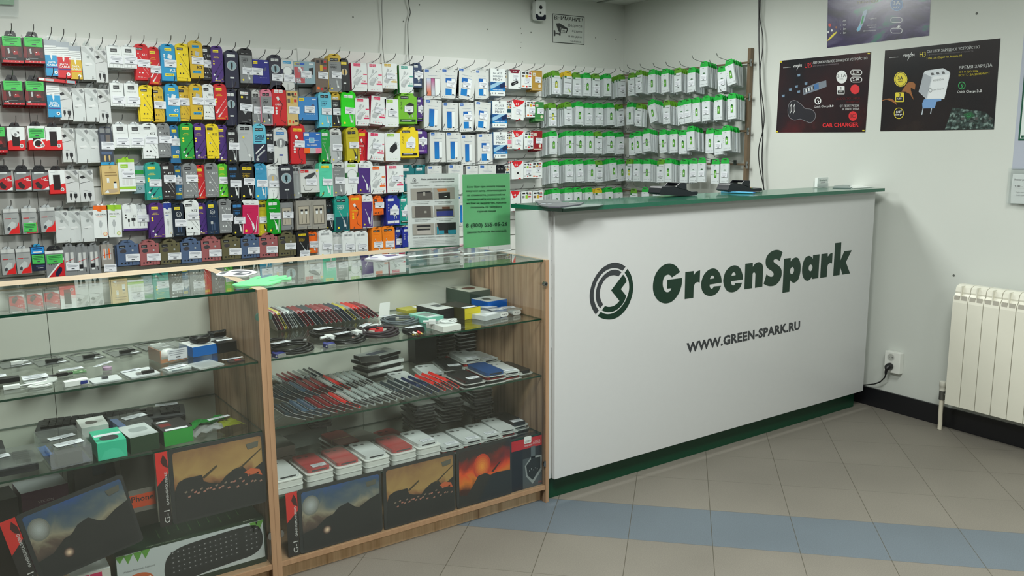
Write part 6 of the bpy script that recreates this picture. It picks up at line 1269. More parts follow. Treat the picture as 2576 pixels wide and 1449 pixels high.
# ---- phone cases lying flat
def flat_mesh(col, tray, W=.078, L=.158, t=.011, slot=1, lab=1, edge=None):
    m = M(col, .28, coat=.15); p = PB(); p.lay(rrect(-W/2, 0, W/2, L, .012), 0, t, m)
    d = M(tuple(int(c*.45) for c in col), .4)
    def top(pts, mm, dz=.0003): p.poly([(a, b, t+dz) for a, b in pts], mm)
    if slot: top(rrect(-W*.38, L-.034, -W*.16, L-.018, .005), d); top(ell(W*.05, L-.030, .0062, .0062, 14), d)
    p.add([(-W*.34, -.0004, t*.25), (W*.34, -.0004, t*.25), (W*.34, -.0004, t*.72), (-W*.34, -.0004, t*.72)], [(0, 1, 2, 3)], DKG if not edge else edge)
    q = None
    if tray:
        q = PB(); th = tray; cm = M((214, 218, 214), .3) if tray > .012 else CLEAR
        q.lay(rrect(-W/2-.009, -.009, W/2+.009, L+.009, .014), -th, -.0004, cm, M((206, 210, 206), .3)); 
        if tray > .012: q.lay(rrect(-W/2-.0105, -.0105, W/2+.0105, L+.0105, .015), -.003, -.0006, cm); q.lay(rrect(-W/2-.0105, -.0105, W/2+.0105, L+.0105, .015), -th/2-.003, -th/2, M((180, 184, 180), .4))
    return p.mesh('case_shell'), (q.mesh('tray') if q else None)
FM = {}
def flat(x, y, z, col, label, yaw=0, tray=.003, tag_=0, W=.078, L=.158, t=.011, slot=1, grp=None, blist=False):
    k = (col, tray, W, L, t, slot)
    if k not in FM: FM[k] = flat_mesh(col, tray, W, L, t, slot)
    a, b = FM[k]; r = thing('phone_case', label, 'phone case', (x, y, z+tray+.0004), (0, 0, math.radians(yaw)), grp)
    o = bpy.data.objects.new('case_shell', a); COL.objects.link(o); o.parent = r
    if b: o = bpy.data.objects.new('tray', b); COL.objects.link(o); o.parent = r
    if tag_: ftag(r, .008, .026, t+.0012, .05, .028, random.uniform(-6, 6), 0, 'paper_label')
    if blist: PB().lay(rrect(-W/2-.006, -.004, W/2+.006, L+.005, .012), 0, t+.003, CLEAR).build('blister', r)
    return r.location.z+t
WHC, REC, BKC, BLUC = (200, 206, 206), (184, 34, 38), (40, 40, 42), (36, 76, 130)
z3 = .285
# third shelf, front row in white trays (stacks of trays)
def tray_box(x, y, z, label, grp, n=1):
    key = 'traybox'
    if key not in FM:
        p = PB(); c = M((212, 216, 212), .3); p.lay(rrect(-.047, -.008, .047, .168, .012), 0, .0185, c); p.lay(rrect(-.0485, -.0095, .0485, .1695, .013), .0186, .0215, M((222, 226, 222), .3)); FM[key] = p.mesh('case_tray')
    o = bpy.data.objects.new('case_tray', FM[key]); COL.objects.link(o); o.location = (x, y, z+.0004); return tag(o, label, 'tray', grp)
xs3 = [.932, 1.040, 1.146, 1.252, 1.358, 1.460]; cs3 = [WHC, REC, REC, WHC, REC, WHC]
nm3 = ['white phone case atop the leftmost white tray stack, bottom shelf', 'red phone case with white label atop white trays, bottom shelf', 'glossy red phone case atop white trays, unlabelled, bottom shelf', 'white phone case between two red cases on white trays', 'red phone case under clear film, right of a white case', 'white phone case with round hole atop the rightmost white trays']
for i, (x, c, l) in enumerate(zip(xs3, cs3, nm3)):
    for k in range(2): tray_box(x, 2.612, z3+.022*k, f"closed white case tray in the {ordn(i+1)} tray stack from left, bottom shelf", f"trays of the {ordn(i+1)} stack")
    flat(x, 2.616, z3+.0445, c, l, 0, 0, i in (1, 5), W=.08, L=.155, blist=(i in (1, 2, 4)))
zz = flat(1.552, 2.60, z3, REC, 'red phone case beneath the first loose white case, bottom shelf', -2, .003)
zz = flat(1.552, 2.60, zz, WHC, 'white labelled phone case right of the tray stacks', -4, .003, 1)
zz = flat(1.648, 2.605, z3, REC, 'red phone case beneath the second loose white case, bottom shelf', 0, .003)
zz = flat(1.648, 2.605, zz, WHC, 'white labelled phone case, second loose one on the bottom shelf', -2, .003, 1)
zz = flat(1.736, 2.61, z3, WHC, 'white phone case beneath the third loose one, bottom shelf', 0, .003)
zz = flat(1.736, 2.61, zz, WHC, 'white labelled phone case, third loose one on the bottom shelf', -3, .003, 1)
zz = flat(1.820, 2.63, z3, REC, 'red phone case beneath the raised white case near the right end', 0, .003)
zz = flat(1.820, 2.63, zz, WHC, 'raised white phone case with pale square, beside the black one', -6, .003)
zz = flat(1.906, 2.67, z3, WHC, 'pale phone case at the right end beneath the black one', 0, .003)
zz = flat(1.902, 2.67, zz, BKC, 'black phone case with small sticker at the bottom shelf right end', 0, .003, 1)
# behind them
zz = z3
for k, c in enumerate(((96, 48, 46), (110, 54, 50), (120, 60, 54))): zz = flat(1.235, 2.80, zz, c, ['lowest', 'middle', 'topmost'][k]+' brown phone case in the banded pile, bottom shelf', 3, .002, slot=0, t=.014, W=.085)
t = thing('rubber_band', 'rubber band around the brown phone cases', 'rubber band', (1.235, 2.86, z3)); PB().tube([(-.046, 0, .001), (-.046, 0, .052), (0, 0, .0525), (.046, 0, .052), (.046, 0, .001)], .0009, M((190, 170, 130), .5), 5).build('band', t)
def bitem(name, label, cat, x, y, z, w, d, h, top, front, yaw=0, side=None, deco=None, bev=0, grp=None):
    """cardboard / plastic box: origin at the middle of its front bottom edge"""
    t = thing(name, label, cat, (x, y, z+.0004), (0, 0, math.radians(yaw)), grp); p = PB(); side = side or front
    a, b = -w/2, w/2
    p.quad((a, 0, 0), (b, 0, 0), (b, 0, h), (a, 0, h), front); p.quad((a, 0, h), (b, 0, h), (b, d, h), (a, d, h), top); p.quad((a, 0, 0), (a, d, 0), (a, d, h), (a, 0, h), side); p.quad((b, 0, 0), (b, 0, h), (b, d, h), (b, d, 0), side); p.quad((a, d, 0), (b, d, 0), (b, d, h), (a, d, h), side); p.quad((a, 0, 0), (a, d, 0), (b, d, 0), (b, 0, 0), side)
    if deco: deco(p, w, d, h)
    p.build('box_body', t); return t
def tp_(p, pts, h, m, l=1): p.poly([(a, b, h+.0003*l) for a, b in pts], m)
bitem('cardboard_box', 'pale beige cardboard box bound with a band at the back left, bottom shelf', 'box', .965, 2.83, z3, .15, .14, .075, M((96, 98, 92), .5), M((150, 140, 132), .5), 2, deco=lambda p, w, d, h: (p.rect(-.01, 0, -.008, h, -.0005, BANDM), p.rect(-w/2, h*.5, w/2, h*.52, -.0005, BANDM)))
bitem('phone_box', 'white flat box with dark cover behind the white trays', 'box', 1.350, 2.80, z3, .09, .16, .03, M((128, 126, 118), .3), WHITE, 12)
bitem('phone_box', 'wide pale board lying at the back of the bottom shelf', 'box', 1.10, 2.99, z3, .26, .09, .06, M((122, 126, 120), .5), M((110, 116, 110), .5), 4)
flat(1.46, 2.80, z3, (120, 36, 36), 'dark red phone case lying behind the white tray stacks', 8, .003, W=.085)
BT = M((30, 30, 32), .22, name='black_clear_tray', coat=.3); BE = M((170, 172, 170), .3)
def tray_pile(x, y, z, n, label, grp, W=.085, L=.14, dz=.0125, yaw=-8):
    k = ('bt', W, L)
    if k not in FM:
        p = PB(); p.lay(rrect(-W/2, 0, W/2, L, .008), 0, .0085, BT); p.lay(rrect(-W/2-.003, -.003, W/2+.003, L+.003, .009), .0086, .0098, BE); FM[k] = p.mesh('glass_packet')
    for i in range(n):
        o = bpy.data.objects.new('glass_packet', FM[k]); COL.objects.link(o); o.location = (x+random.uniform(-.008, .008), y+random.uniform(-.004, .004), z+.0004+dz*i); o.rotation_euler = (0, 0, math.radians(yaw+random.uniform(-9, 9))); tag(o, label, 'packet', grp)
tray_pile(1.60, 2.88, z3, 9, 'thin black packet in the left pile at the back of the bottom shelf', 'left black packet pile')
tray_pile(1.735, 2.90, z3, 9, 'thin black packet in the middle pile at the back of the bottom shelf', 'middle black packet pile')
tray_pile(1.875, 2.88, z3, 10, 'thin black packet in the right pile at the back of the bottom shelf', 'right black packet pile')
tray_pile(1.20, 2.985, .346, 4, 'thin black packet on the pale board, bottom shelf', 'black packets on the pale board', L=.08)
# middle shelf right: white glass boxes, loose cases, tray piles
for i, (dx, dy, yw, c) in enumerate(((.0, .0, 18, 'K'), (.004, .003, 16, 'W'), (-.004, 0, 20, 'K'), (.006, .004, 14, 'W'), (-.01, 0, 22, 'K'), (.004, .006, 24, 'K'))):
    bitem('screen_protector_box', ['lowest', 'second', 'third', 'fourth', 'fifth', 'topmost'][i]+' white screen protector box in the middle shelf stack', 'screen protector box', 1.455+dx, 2.955+dy-.02, .52+.0145*i, .165, .09, .0125, M((176, 182, 180), .35), WHITE if c == 'W' else BLACK, yw-8, WHITE if c == 'W' else BLACK,
          deco=(lambda p, w, d, h: tp_(p, [(-.045, .03), (.045, .03), (.045, .065), (-.045, .065)], h, M((56, 70, 100), .2))) if i == 5 else None)
flat(1.34, 2.955, .52, (44, 48, 50), 'grey phone case lying behind the leaning cases, middle shelf', 70, .002, slot=0)
bitem('card_sleeve', 'open black card sleeve leaning against the white box stack', 'sleeve', 1.36, 2.86, .605, .075, .09, .004, BLACK, M((120, 120, 112), .5), -20)
zz = flat(1.475, 2.765, .52, WHC, 'whitish phone case left of the first labelled white one, middle shelf', -6, .003)
zz = flat(1.60, 2.80, .52, WHC, 'white labelled phone case right of the screen protector stack', -12, .003, 1)
zz = flat(1.715, 2.85, .52, (36, 40, 42), 'dark phone case between two white ones, middle shelf', -14, .003, 1)
zz = flat(1.812, 2.865, .52, REC, 'red phone case beneath the rear left white one, middle shelf', 0, .003)
zz = flat(1.812, 2.865, zz, WHC, 'rear left white phone case on a red one, middle shelf', -8, .003, 1)
zz = flat(1.903, 2.865, .52, WHC, 'rear right white phone case by the wooden side, middle shelf', 0, .003, 1)
zz = flat(1.652, 2.60, .52, BKC, 'black phone case beneath the one with white sticker, middle shelf', -2, .003)
zz = flat(1.652, 2.60, zz, BKC, 'black phone case with large white sticker at the shelf front', -3, .003, 1)
zz = flat(1.748, 2.60, .52, BKC, 'black phone case at the base of the blue topped pile', 0, .003)
zz = flat(1.748, 2.60, zz, REC, 'red phone case in the middle of the blue topped pile', 0, .003)
zz = flat(1.748, 2.60, zz, BLUC, 'blue phone case on top of its pile, middle shelf', -3, .003, slot=0)
zz = flat(1.829, 2.61, .52, REC, 'red phone case beneath the front white one, middle shelf', 0, .003)
zz = flat(1.829, 2.61, zz, WHC, 'front white phone case on a red one, middle shelf', -5, .003, 1)
zz = flat(1.903, 2.64, .52, BKC, 'black phone case at the right end of the middle shelf', 0, .003, slot=0)
tray_pile(1.80, 3.045, .52, 11, 'clear black tray in the tall pile at the middle shelf back', 'tall black tray pile', .08, .045, .0155, 0)
tray_pile(1.905, 3.045, .52, 8, 'clear black tray in the lower pile at the middle shelf back', 'lower black tray pile', .08, .045, .0155, 0)
bitem('dark_box', 'tall dark box at the middle shelf back beside the tray piles', 'box', 1.69, 3.03, .52, .10, .06, .15, M((34, 36, 38), .3), M((34, 36, 38), .3))
# ---- upper shelf
def coil(name, label, cat, x, y, z, R, n, r, m, conns=(), sq=.92, yaw=0, flatz=.5, tag_=None, rnd_=.006):
    t = thing(name, label, cat, (x, y, z), (0, 0, math.radians(yaw))); pts = []
    N = 26
    for i in range(n*N+1):
        a = 2*PI*i/N; k = i//N; rr = R*(1-.07*((k*2) % n))+rnd_*math.sin(a*1.3+k); zz_ = r*1.05+r*2*((k*.5) % 2)*flatz*2+ .002*math.sin(a*2+k)
        pts.append((rr*math.cos(a), rr*sq*math.sin(a), max(r*1.02, zz_)))
    PB().tube(pts, r, m, 6).build('coiled_lead', t)
    for (cx, cy, cz, yw, kind) in conns: conn(t, cx, cy, cz, yw, kind)
    if tag_: ftag(t, *tag_)
    return t
def conn(t, x, y, z, yw, kind):
    p = PB(); col = dict(vga=(40, 50, 130), hdmi=(20, 22, 24), red=(190, 36, 44), grey=(70, 78, 84), white=(222, 226, 226), blk=(20, 22, 24))[kind]; m = M(col, .35)
    p.box(-.016, .016, 0, .024, 0, .013, m); p.tube([(0, .024, .0065), (0, .045, .0065)], .005, m, 8)
    if kind == 'vga': p.box(-.0135, .0135, -.008, 0, .001, .012, M((200, 204, 206), .25, .8)); p.disc(-.0165, .0065, .0028, -.001, M((170, 174, 176), .3), 8); p.disc(.0165, .0065, .0028, -.001, M((170, 174, 176), .3), 8)
    elif kind in ('red', 'hdmi', 'grey'): p.box(-.009, .009, -.012, 0, .003, .010, M((214, 214, 206), .3, .5))
    else: p.box(-.006, .006, -.010, 0, .004, .009, M((190, 194, 196), .3, .6))
    p.build('connector', t, (x, y, z), (0, 0, math.radians(yw)))
zs = .7455
BKR = M((22, 24, 26), .32)
coil('coiled_cable', 'coiled black cable behind the front left one, upper shelf', 'cable', .962, 2.79, zs, .048, 3, .0034, BKR, [(.10, -.03, .0, 60, 'blk')], tag_=(-.03, .03, .03, .05, .03, 12))
coil('coiled_cable', 'coiled black monitor cable with blue plug at the front left, upper shelf', 'cable', .975, 2.665, zs, .072, 4, .0042, BKR, [(-.055, -.070, 0, 12, 'vga')], tag_=(-.02, .025, .026, .062, .036, 14, -6))
coil('coiled_cable', 'coiled black power cable with white tag behind the monitor cables', 'cable', 1.175, 2.80, zs, .070, 4, .0042, BKR, [(.10, .012, 0, 80, 'blk')], tag_=(-.02, .012, .026, .06, .036, 8, -4))
coil('coiled_cable', 'coiled black cable with blue plug and white connectors, upper shelf', 'cable', 1.178, 2.68, zs, .064, 4, .0042, BKR, [(-.075, -.055, 0, 6, 'vga'), (-.035, .02, .012, 90, 'white'), (.045, .02, .014, -80, 'white')], tag_=(.0, .02, .026, .06, .03, 14, -4))
coil('coiled_cable', 'thick coiled plum cable with red plugs, upper shelf', 'cable', 1.315, 2.70, zs, .066, 4, .0052, M((44, 34, 42), .5), [(-.018, .008, .008, -60, 'red'), (.022, .006, .008, 60, 'red')], tag_=(-.006, -.012, .012, .045, .03, 10))
coil('coiled_cable', 'coiled grey cable with white tag, upper shelf', 'cable', 1.475, 2.845, zs, .068, 4, .0042, M((92, 102, 108), .35), [(-.01, .01, .010, 60, 'grey')], tag_=(-.02, .05, .022, .06, .032, 8, -6))
coil('coiled_cable', 'small looped white cable behind the plum one', 'cable', 1.345, 2.82, zs, .040, 3, .0026, M((210, 214, 214), .4), sq=.55, yaw=14, tag_=(-.012, .018, .012, .055, .024, 22))
t = thing('price_card', 'blank white card leaning at the end of the leaning phone cases', 'card', (1.485, 2.985, zs), (math.radians(-14), 0, math.radians(6)))
PB().out([(-.03, 0), (.02, 0), (.034, .055), (-.012, .055)], 0, .0008, WHITE).build('card', t)
t = thing('price_card', 'white card lying on top of the leftmost leaning cases', 'card', (.965, 2.99, .834)); ftag(t, 0, 0, 0, .10, .03, 6)
t = thing('audio_cable_pack', 'black audio cable with red white and gold plugs, upper shelf front', 'cable', (1.425, 2.625, zs))
p = PB(); p.out(rrect(-.036, .001, .036, .024, .009), 0, .035, M((34, 36, 38), .3)); p.build('bundle', t)
for i, (dx, c) in enumerate(((-.028, (24, 24, 24)), (-.012, (226, 226, 222)), (.006, (196, 34, 40)))):
    p = PB(); p.tube([(dx, -.002, .010), (dx+.004, -.018, .007)], .0052, M(c, .3), 10); p.tube([(dx+.004, -.018, .007), (dx+.006, -.027, .006)], .0036, M((214, 190, 110), .2, .9), 8); p.build('plug', t)
ftag(t, 0, .016, .0262, .06, .026, 6)
MINT = M((120, 198, 178), .35); YB = M((212, 196, 36), .4); YB2 = M((176, 170, 60), .4)
bitem('earphone_box', 'mint green box with clear window, upper shelf', 'box', 1.582, 2.755, zs, .075, .12, .024, M((160, 214, 198), .35), MINT, 8, deco=lambda p, w, d, h: (tp_(p, [(-.02, .03), (.025, .03), (.025, .09), (-.02, .09)], h, M((150, 166, 162), .2)), tp_(p, [(-.03, .012), (.03, .010), (.034, .026), (-.028, .028)], h, TAGM, 2)))
bitem('gadget_box', 'white topped black box between the mint and yellow boxes', 'box', 1.655, 2.80, zs, .085, .14, .040, M((206, 210, 208), .35), M((38, 38, 40), .35), 6, deco=lambda p, w, d, h: (tp_(p, [(-.005, .05), (.03, .05), (.03, .10), (-.005, .10)], h, M((90, 94, 98), .3))))
bitem('gadget_box', 'yellow fronted black box, upper shelf', 'box', 1.740, 2.745, zs, .080, .15, .043, M((44, 44, 42), .3), YB, 8, M((60, 58, 34), .4), deco=lambda p, w, d, h: (tp_(p, [(-.034, .008), (.03, .006), (.034, .03), (-.03, .034)], h, TAGM, 1), p.line(-.02, h*.5, .03, h*.55, .001, -.0004, YB2)))
bitem('yellow_case', 'flat yellow packet with a white tag behind the white topped box', 'packet', 1.64, 2.985, zs, .12, .08, .012, YB2, YB2, 4, deco=lambda p, w, d, h: tp_(p, [(0, .03), (.04, .03), (.04, .06), (0, .06)], h, TAGM, 2))
bitem('gadget_box', 'grey box with dark picture on top, upper shelf corner', 'box', 1.895, 2.93, zs, .11, .16, .068, M((186, 190, 178), .4), M((70, 84, 74), .45), 6, deco=lambda p, w, d, h: (tp_(p, smooth([(-.02, .06, 1), (.0, .05, 1), (.03, .07, 1), (.02, .10, 1), (-.02, .10, 1)]), h, M((90, 44, 30), .4)), tp_(p, [(-.05, .11), (-.03, .11), (-.03, .145), (-.05, .145)], h, M((90, 92, 84), .4))))
bitem('gadget_box', 'blue box with white top, upper shelf right', 'box', 1.893, 2.80, zs, .10, .105, .046, M((206, 214, 214), .35), M((10, 92, 184), .35), 6, deco=lambda p, w, d, h: (tp_(p, [(-.03, .05), (-.005, .03), (.01, .07), (-.015, .09)], h, M((90, 100, 96), .3)), tp_(p, [(.0, .012), (.044, .010), (.044, .026), (.0, .028)], h, TAGM, 2)))
t = bitem('charger_box', 'flat white box at the shelf front under a coiled white cable', 'box', 1.560, 2.60, zs, .078, .11, .020, M((218, 222, 220), .3), M((224, 226, 222), .3), 4)
coil('coiled_cable', 'coiled white charging cable on the flat white box', 'cable', 1.575, 2.655, zs+.0215, .030, 4, .0022, M((222, 226, 226), .35), [(-.045, .012, 0, 60, 'white')], sq=.75)
bitem('adapter_packet', 'flat white adapter packet with sticker left of the plug adapters', 'packet', 1.795, 2.685, zs, .085, .10, .018, M((206, 212, 214), .3), M((196, 204, 206), .3), 14, deco=lambda p, w, d, h: (tp_(p, [(-.02, .006), (.036, .004), (.04, .03), (-.016, .034)], h, TAGM, 2)))
for i, (x, y, l) in enumerate(((1.858, 2.70, 'white plug adapter in a clear bag, left one of two'), (1.918, 2.70, 'white plug adapter in a clear bag by the wooden side'))):
    t = thing('plug_adapter', l, 'adapter', (x, y, zs)); p = PB(); p.out(rrect(-.019, .001, .019, .018, .007), 0, .035, M((228, 230, 228), .3)); [p.disc(dx, .010, .0022, -.0005, GREYINK, 8) for dx in (-.008, 0, .008)]; p.build('adapter_body', t)
    PB().lay(rrect(-.03, .0, .03, .075, .006), .0195, .0215, MILKY).build('bag', t); ftag(t, -.004, .055, .023, .055, .028, -6, 4)
for i, (x, y) in enumerate(((1.845, 2.775), )):
    bitem('adapter_packet', 'clear packet of white adapters behind the plug adapters', 'packet', x, y-.01, zs, .055, .05, .028, M((196, 204, 208), .3), MILKY, 10, deco=lambda p, w, d, h: tp_(p, [(-.02, .01), (.02, .01), (.02, .03), (-.02, .03)], h, TAGM, 2))
# ---- left case upper shelf
def blist(x, y, label, yaw, kind):
    t = thing('clear_blister', label, 'blister pack', (x, y, zs), (0, 0, math.radians(yaw)), 'clear blister packs along the upper shelf back'); p = PB(); W, L = .088, .125
    o = [(-W/2, 0), (W/2, 0), (W/2, L*.86), (W*.30, L*.92), (W*.12, L), (-W*.12, L), (-W*.30, L*.92), (-W/2, L*.86)]
    p.lay(o, .0005, .0022, CLEAR, M((70, 74, 72), .3), [[(-W*.38, L*.62), (-W*.38, L*.80), (-W*.1, L*.9), (W*.1, L*.9), (W*.38, L*.80), (W*.38, L*.62)]])
    p.build('blister_card', t)
    p = PB(); k = M((24, 26, 26) if kind != 'w' else (216, 220, 218), .35); p.box(-.016, .018, .022, .036, .0028, .012, k); p.tube([(.018, .03, .008), (.034, .034, .006)], .003, k, 6); p.build('adapter', t)
    PB().box(.01, .036, .004, .012, .0026, .0034, TAGM).build('price_tag', t)
pos = [('I', 170, 1010), ('I', 490, 990), ('I', 830, 950), ('I', 1160, 905), ('I', 1440, 850), ('I', 1720, 820), ('I', 1930, 760)]
kd = 'wkkkwkk'
for i, (c, u, v) in enumerate(pos):
    P = atZ(c, u, v, zs); blist(P.x-(.05 if i == 6 else 0), P.y-(.05 if i == 6 else .02), f"clear hanging blister with {'white' if kd[i] == 'w' else 'black'} adapter, {ordn(i+1)} from left", 10, kd[i])
def at_(c, u, v, z=zs): q = atZ(c, u, v, z); return q.x, q.y
x, y = at_('I', 110, 1170); t = thing('video_adapter', 'black video adapter with grey lead and two price tags, far left', 'adapter', (x-.01, y, zs)); p = PB(); p.box(-.03, .03, 0, .026, .001, .014, BLACK); p.build('adapter_body', t); PB().tube([(-.03, .012, .006), (-.06, .0, .004), (-.09, -.02, .004)], .0035, BLACK, 7).build('lead', t); ftag(t, -.03, .04, .016, .06, .03, 0); ftag(t, -.045, .0, .018, .05, .02, 6)
x, y = at_('I', 110, 1230); t = thing('white_connector', 'white flat plug with curved lead at the shelf front, far left', 'plug', (x, y, zs)); p = PB(); p.box(-.02, .02, 0, .018, .001, .01, WHITE); p.tube([(.02, .009, .005), (.05, .016, .004), (.09, .03, .004)], .0022, WHITE, 7); p.build('plug_body', t)
x, y = at_('I', 375, 1160); t = thing('mini_disc', 'round white disc pack with coiled white lead and two tags', 'disc', (x, y, zs)); p = PB(); p.lay(ell(0, 0, .042, .040, 28), .001, .004, M((196, 202, 200), .2)); p.lay(ell(0, 0, .012, .012, 16), .0042, .0050, GREYINK); p.build('disc', t)
q = PB(); q.tube([(.03*math.cos(a*.6)-.01, -.065+.012*math.sin(a*.6), .004+.0012*(a//10)) for a in range(32)], .0018, WHITE, 6); q.build('lead', t); ftag(t, -.01, .055, .006, .066, .032, 4); ftag(t, -.012, .022, .009, .066, .024, 8)
x, y = at_('I', 560, 1110); t = thing('short_lead', 'short black adapter lead left of the green circuit board', 'cable', (x, y, zs)); p = PB(); p.box(-.012, .016, -.006, .008, .001, .01, BLACK); p.tube([(-.012, 0, .005), (-.03, .004, .005), (-.05, .0, .005)], .003, BLACK, 7); p.tube([(.016, 0, .005), (.03, .006, .005)], .004, BLACK, 7); p.build('lead_body', t)
x, y = at_('I', 690, 1090); t = thing('circuit_board', 'small green circuit board with a white tag, left display case', 'circuit board', (x, y, zs)); p = PB(); p.box(-.03, .03, 0, .036, .001, .0025, M((70, 120, 70), .4)); [p.box(-.024+.012*i, -.016+.012*i, .006+.008*(i % 3), .013+.008*(i % 3), .0026, .0045, M((170, 190, 160), .4)) for i in range(5)]; p.build('board', t); ftag(t, -.006, .048, .006, .066, .022, 5)
x, y = at_('I', 985, 1060); t = thing('usb_stick', 'lavender round stick with tilted white tag, left display case', 'usb stick', (x, y, zs)); p = PB(); p.lay(ell(0, .012, .013, .013, 20), .001, .009, M((176, 150, 176), .35)); p.lay(rrect(-.009, .024, .009, .046, .003), .001, .007, M((176, 166, 184), .35)); p.build('stick_body', t); ftag(t, -.008, .028, .016, .068, .014, 38, 0)
x, y = at_('I', 700, 1200); t = thing('monitor_adapter', 'white monitor adapter with blue socket at the shelf front', 'adapter', (x+.006, y+.004, zs), (0, 0, math.radians(6))); p = PB(); p.lay([(-.036, .0), (.026, -.004), (.026, .026), (-.036, .022)], .001, .015, WHITE); p.build('adapter_body', t)
p = PB(); p.box(.0265, .0275, .002, .022, .003, .013, M((40, 60, 130), .3)); p.box(-.006, .0, 0, 0, 0, 0, WHITE) if 0 else None; p.rect(.004, .0035, .022, .0125, -.0052, M((30, 50, 130), .3)); p.build('socket', t)
def wpack(c, u, v, label, W, L, yaw, dong=1, tg=0):
    x, y = at_(c, u, v); t = thing('dongle_packet', label, 'packet', (x, y, zs), (0, 0, math.radians(yaw))); p = PB(); p.lay(rrect(-W/2, 0, W/2, L, .005), .0005, .004, M((204, 210, 212), .3)); p.lay(rrect(-W/2-.006, -.006, W/2+.006, L+.006, .006), .0001, .0005, CLEAR); p.build('card', t)
    p = PB(); m = M((60, 62, 66), .35)
    if dong == 1: p.box(-.008, .008, L*.45, L*.45+.010, .0045, .011, m)
    else: p.box(-.004, .030, .012, .024, .0045, .013, BLACK); p.tube([(.028, .02, .008), (.034, .055, .010)], .003, m, 8); p.box(-.018, -.004, .016, .03, .0045, .009, M((150, 150, 150), .25, .8))
    p.build('dongle', t)
    if tg: ftag(t, -.012, L-.014, .006, .052, .016, 6)
wpack('I', 985, 1165, 'small white packet with tiny dongle, left display case front', .078, .06, 4)
wpack('I', 1330, 1112, 'larger white packet with black antenna dongle, left display case', .085, .095, 8, 2, 1)
x, y = at_('I', 1640, 1070); t = thing('card_reader_packet', 'pile of clear and white flat packets in front of the mouse box', 'packet', (x, y, zs), (0, 0, math.radians(10))); p = PB(); p.box(-.036, .036, 0, .06, .0005, .004, MILKY); p.box(-.03, .04, .008, .058, .0042, .007, M((196, 204, 204), .3)); p.box(-.02, .01, .004, .02, .0045, .0065, M((110, 124, 130), .3)); p.build('packets', t); ftag(t, .002, .036, .009, .066, .026, 6)
x, y = at_('I', 1940, 1035); t = thing('silver_bag', 'flat silver plastic bag with printing in front of the blue box', 'bag', (x, y, zs), (0, 0, math.radians(12))); p = PB(); p.lay([(-.042, 0), (.040, .004), (.036, .088), (-.044, .084)], .0005, .005, M((190, 196, 196), .22, .3)); [tp_(p, [(-.03, .015+.012*k), (.03, .016+.012*k), (.03, .018+.012*k), (-.03, .017+.012*k)], .005, GREYINK) for k in range(5)]; p.build('bag_body', t)
x, y = at_('I', 2230, 975); t = thing('memory_stick_pack', 'small dark packet with a white tag at the right shelf end', 'packet', (x-.02, y, zs)); p = PB(); p.lay(rrect(-.026, 0, .022, .034, .003), .0005, .004, M((50, 40, 40), .3)); p.box(-.008, .01, .006, .016, .0042, .007, M((150, 60, 56), .4)); p.build('card', t); ftag(t, -.006, .036, .006, .066, .012, 4)
t = bitem('mouse_box', 'clear box with orange side holding a white mouse', 'box', .632, 2.742, zs, .088, .09, .045, CLEAR, CLEAR, 10, MILKY)
PB().add([(.03*math.sin(b)*math.cos(a)*1.0, .045+.028*math.sin(b)*math.sin(a), .012+.022*math.cos(b)) for b in [PI/2*i/5 for i in range(6)] for a in [2*PI*j/14 for j in range(14)]], [(i*14+j, i*14+(j+1) % 14, (i+1)*14+(j+1) % 14, (i+1)*14+j) for i in range(5) for j in range(14)], WHITE, True).build('mouse_inside', t)
PB().box(-.0435, -.0405, .001, .089, .0005, .040, M((196, 120, 70), .4)).box(-.04, .04, .001, .0015, .0005, .012, M((196, 130, 84), .4)).build('orange_insert', t); price_tag(t, .01, .022, -.0012, .062, .034)
def band(x, y, z, label, R):
    t = thing('smart_band', label, 'smart band', (x, y, z)); p = PB(); n = 30; vs = []
    for i in range(n):
        a = 2*PI*i/n; r = R
        for (dr, dz) in ((0, 0), (.003, 0), (.003, .018), (0, .018)): vs.append(((r+dr)*math.cos(a), (r+dr)*.72*math.sin(a), dz+.003*math.cos(2*a)+.0035))
    p.add(vs, [(i*4+k, ((i+1) % n)*4+k, ((i+1) % n)*4+(k+1) % 4, i*4+(k+1) % 4) for i in range(n) for k in range(4)], M((24, 26, 28), .4), True); p.build('strap', t)
    p = PB(); p.out(rrect(-.018, .0045, .018, .0215, .005), -R*.72-.008, -R*.72-.002, M((14, 15, 17), .1, coat=.6)); p.build('display', t)
bb = bitem('band_box', 'blue box with white lid carrying a smart band', 'box', .735, 2.765, zs, .086, .10, .032, M((214, 218, 218), .3), M((10, 108, 196), .35), 10); band(.732, 2.812, zs+.0328, 'black smart band standing on the blue box', .030)
bb = bitem('band_box', 'black box with white lid carrying a smart band', 'box', .805, 2.765, zs, .062, .13, .033, M((206, 210, 210), .3), M((24, 26, 28), .35), 6, deco=lambda p, w, d, h: (tp_(p, [(-.034, .0), (.034, .0), (.034, .055), (-.034, .055)], h, M((34, 36, 38), .3)), tp_(p, [(-.02, .034), (.032, .030), (.034, .048), (-.018, .052)], h, TAGM, 2))); band(.799, 2.855, zs+.0338, 'black smart band standing on the black box', .027)
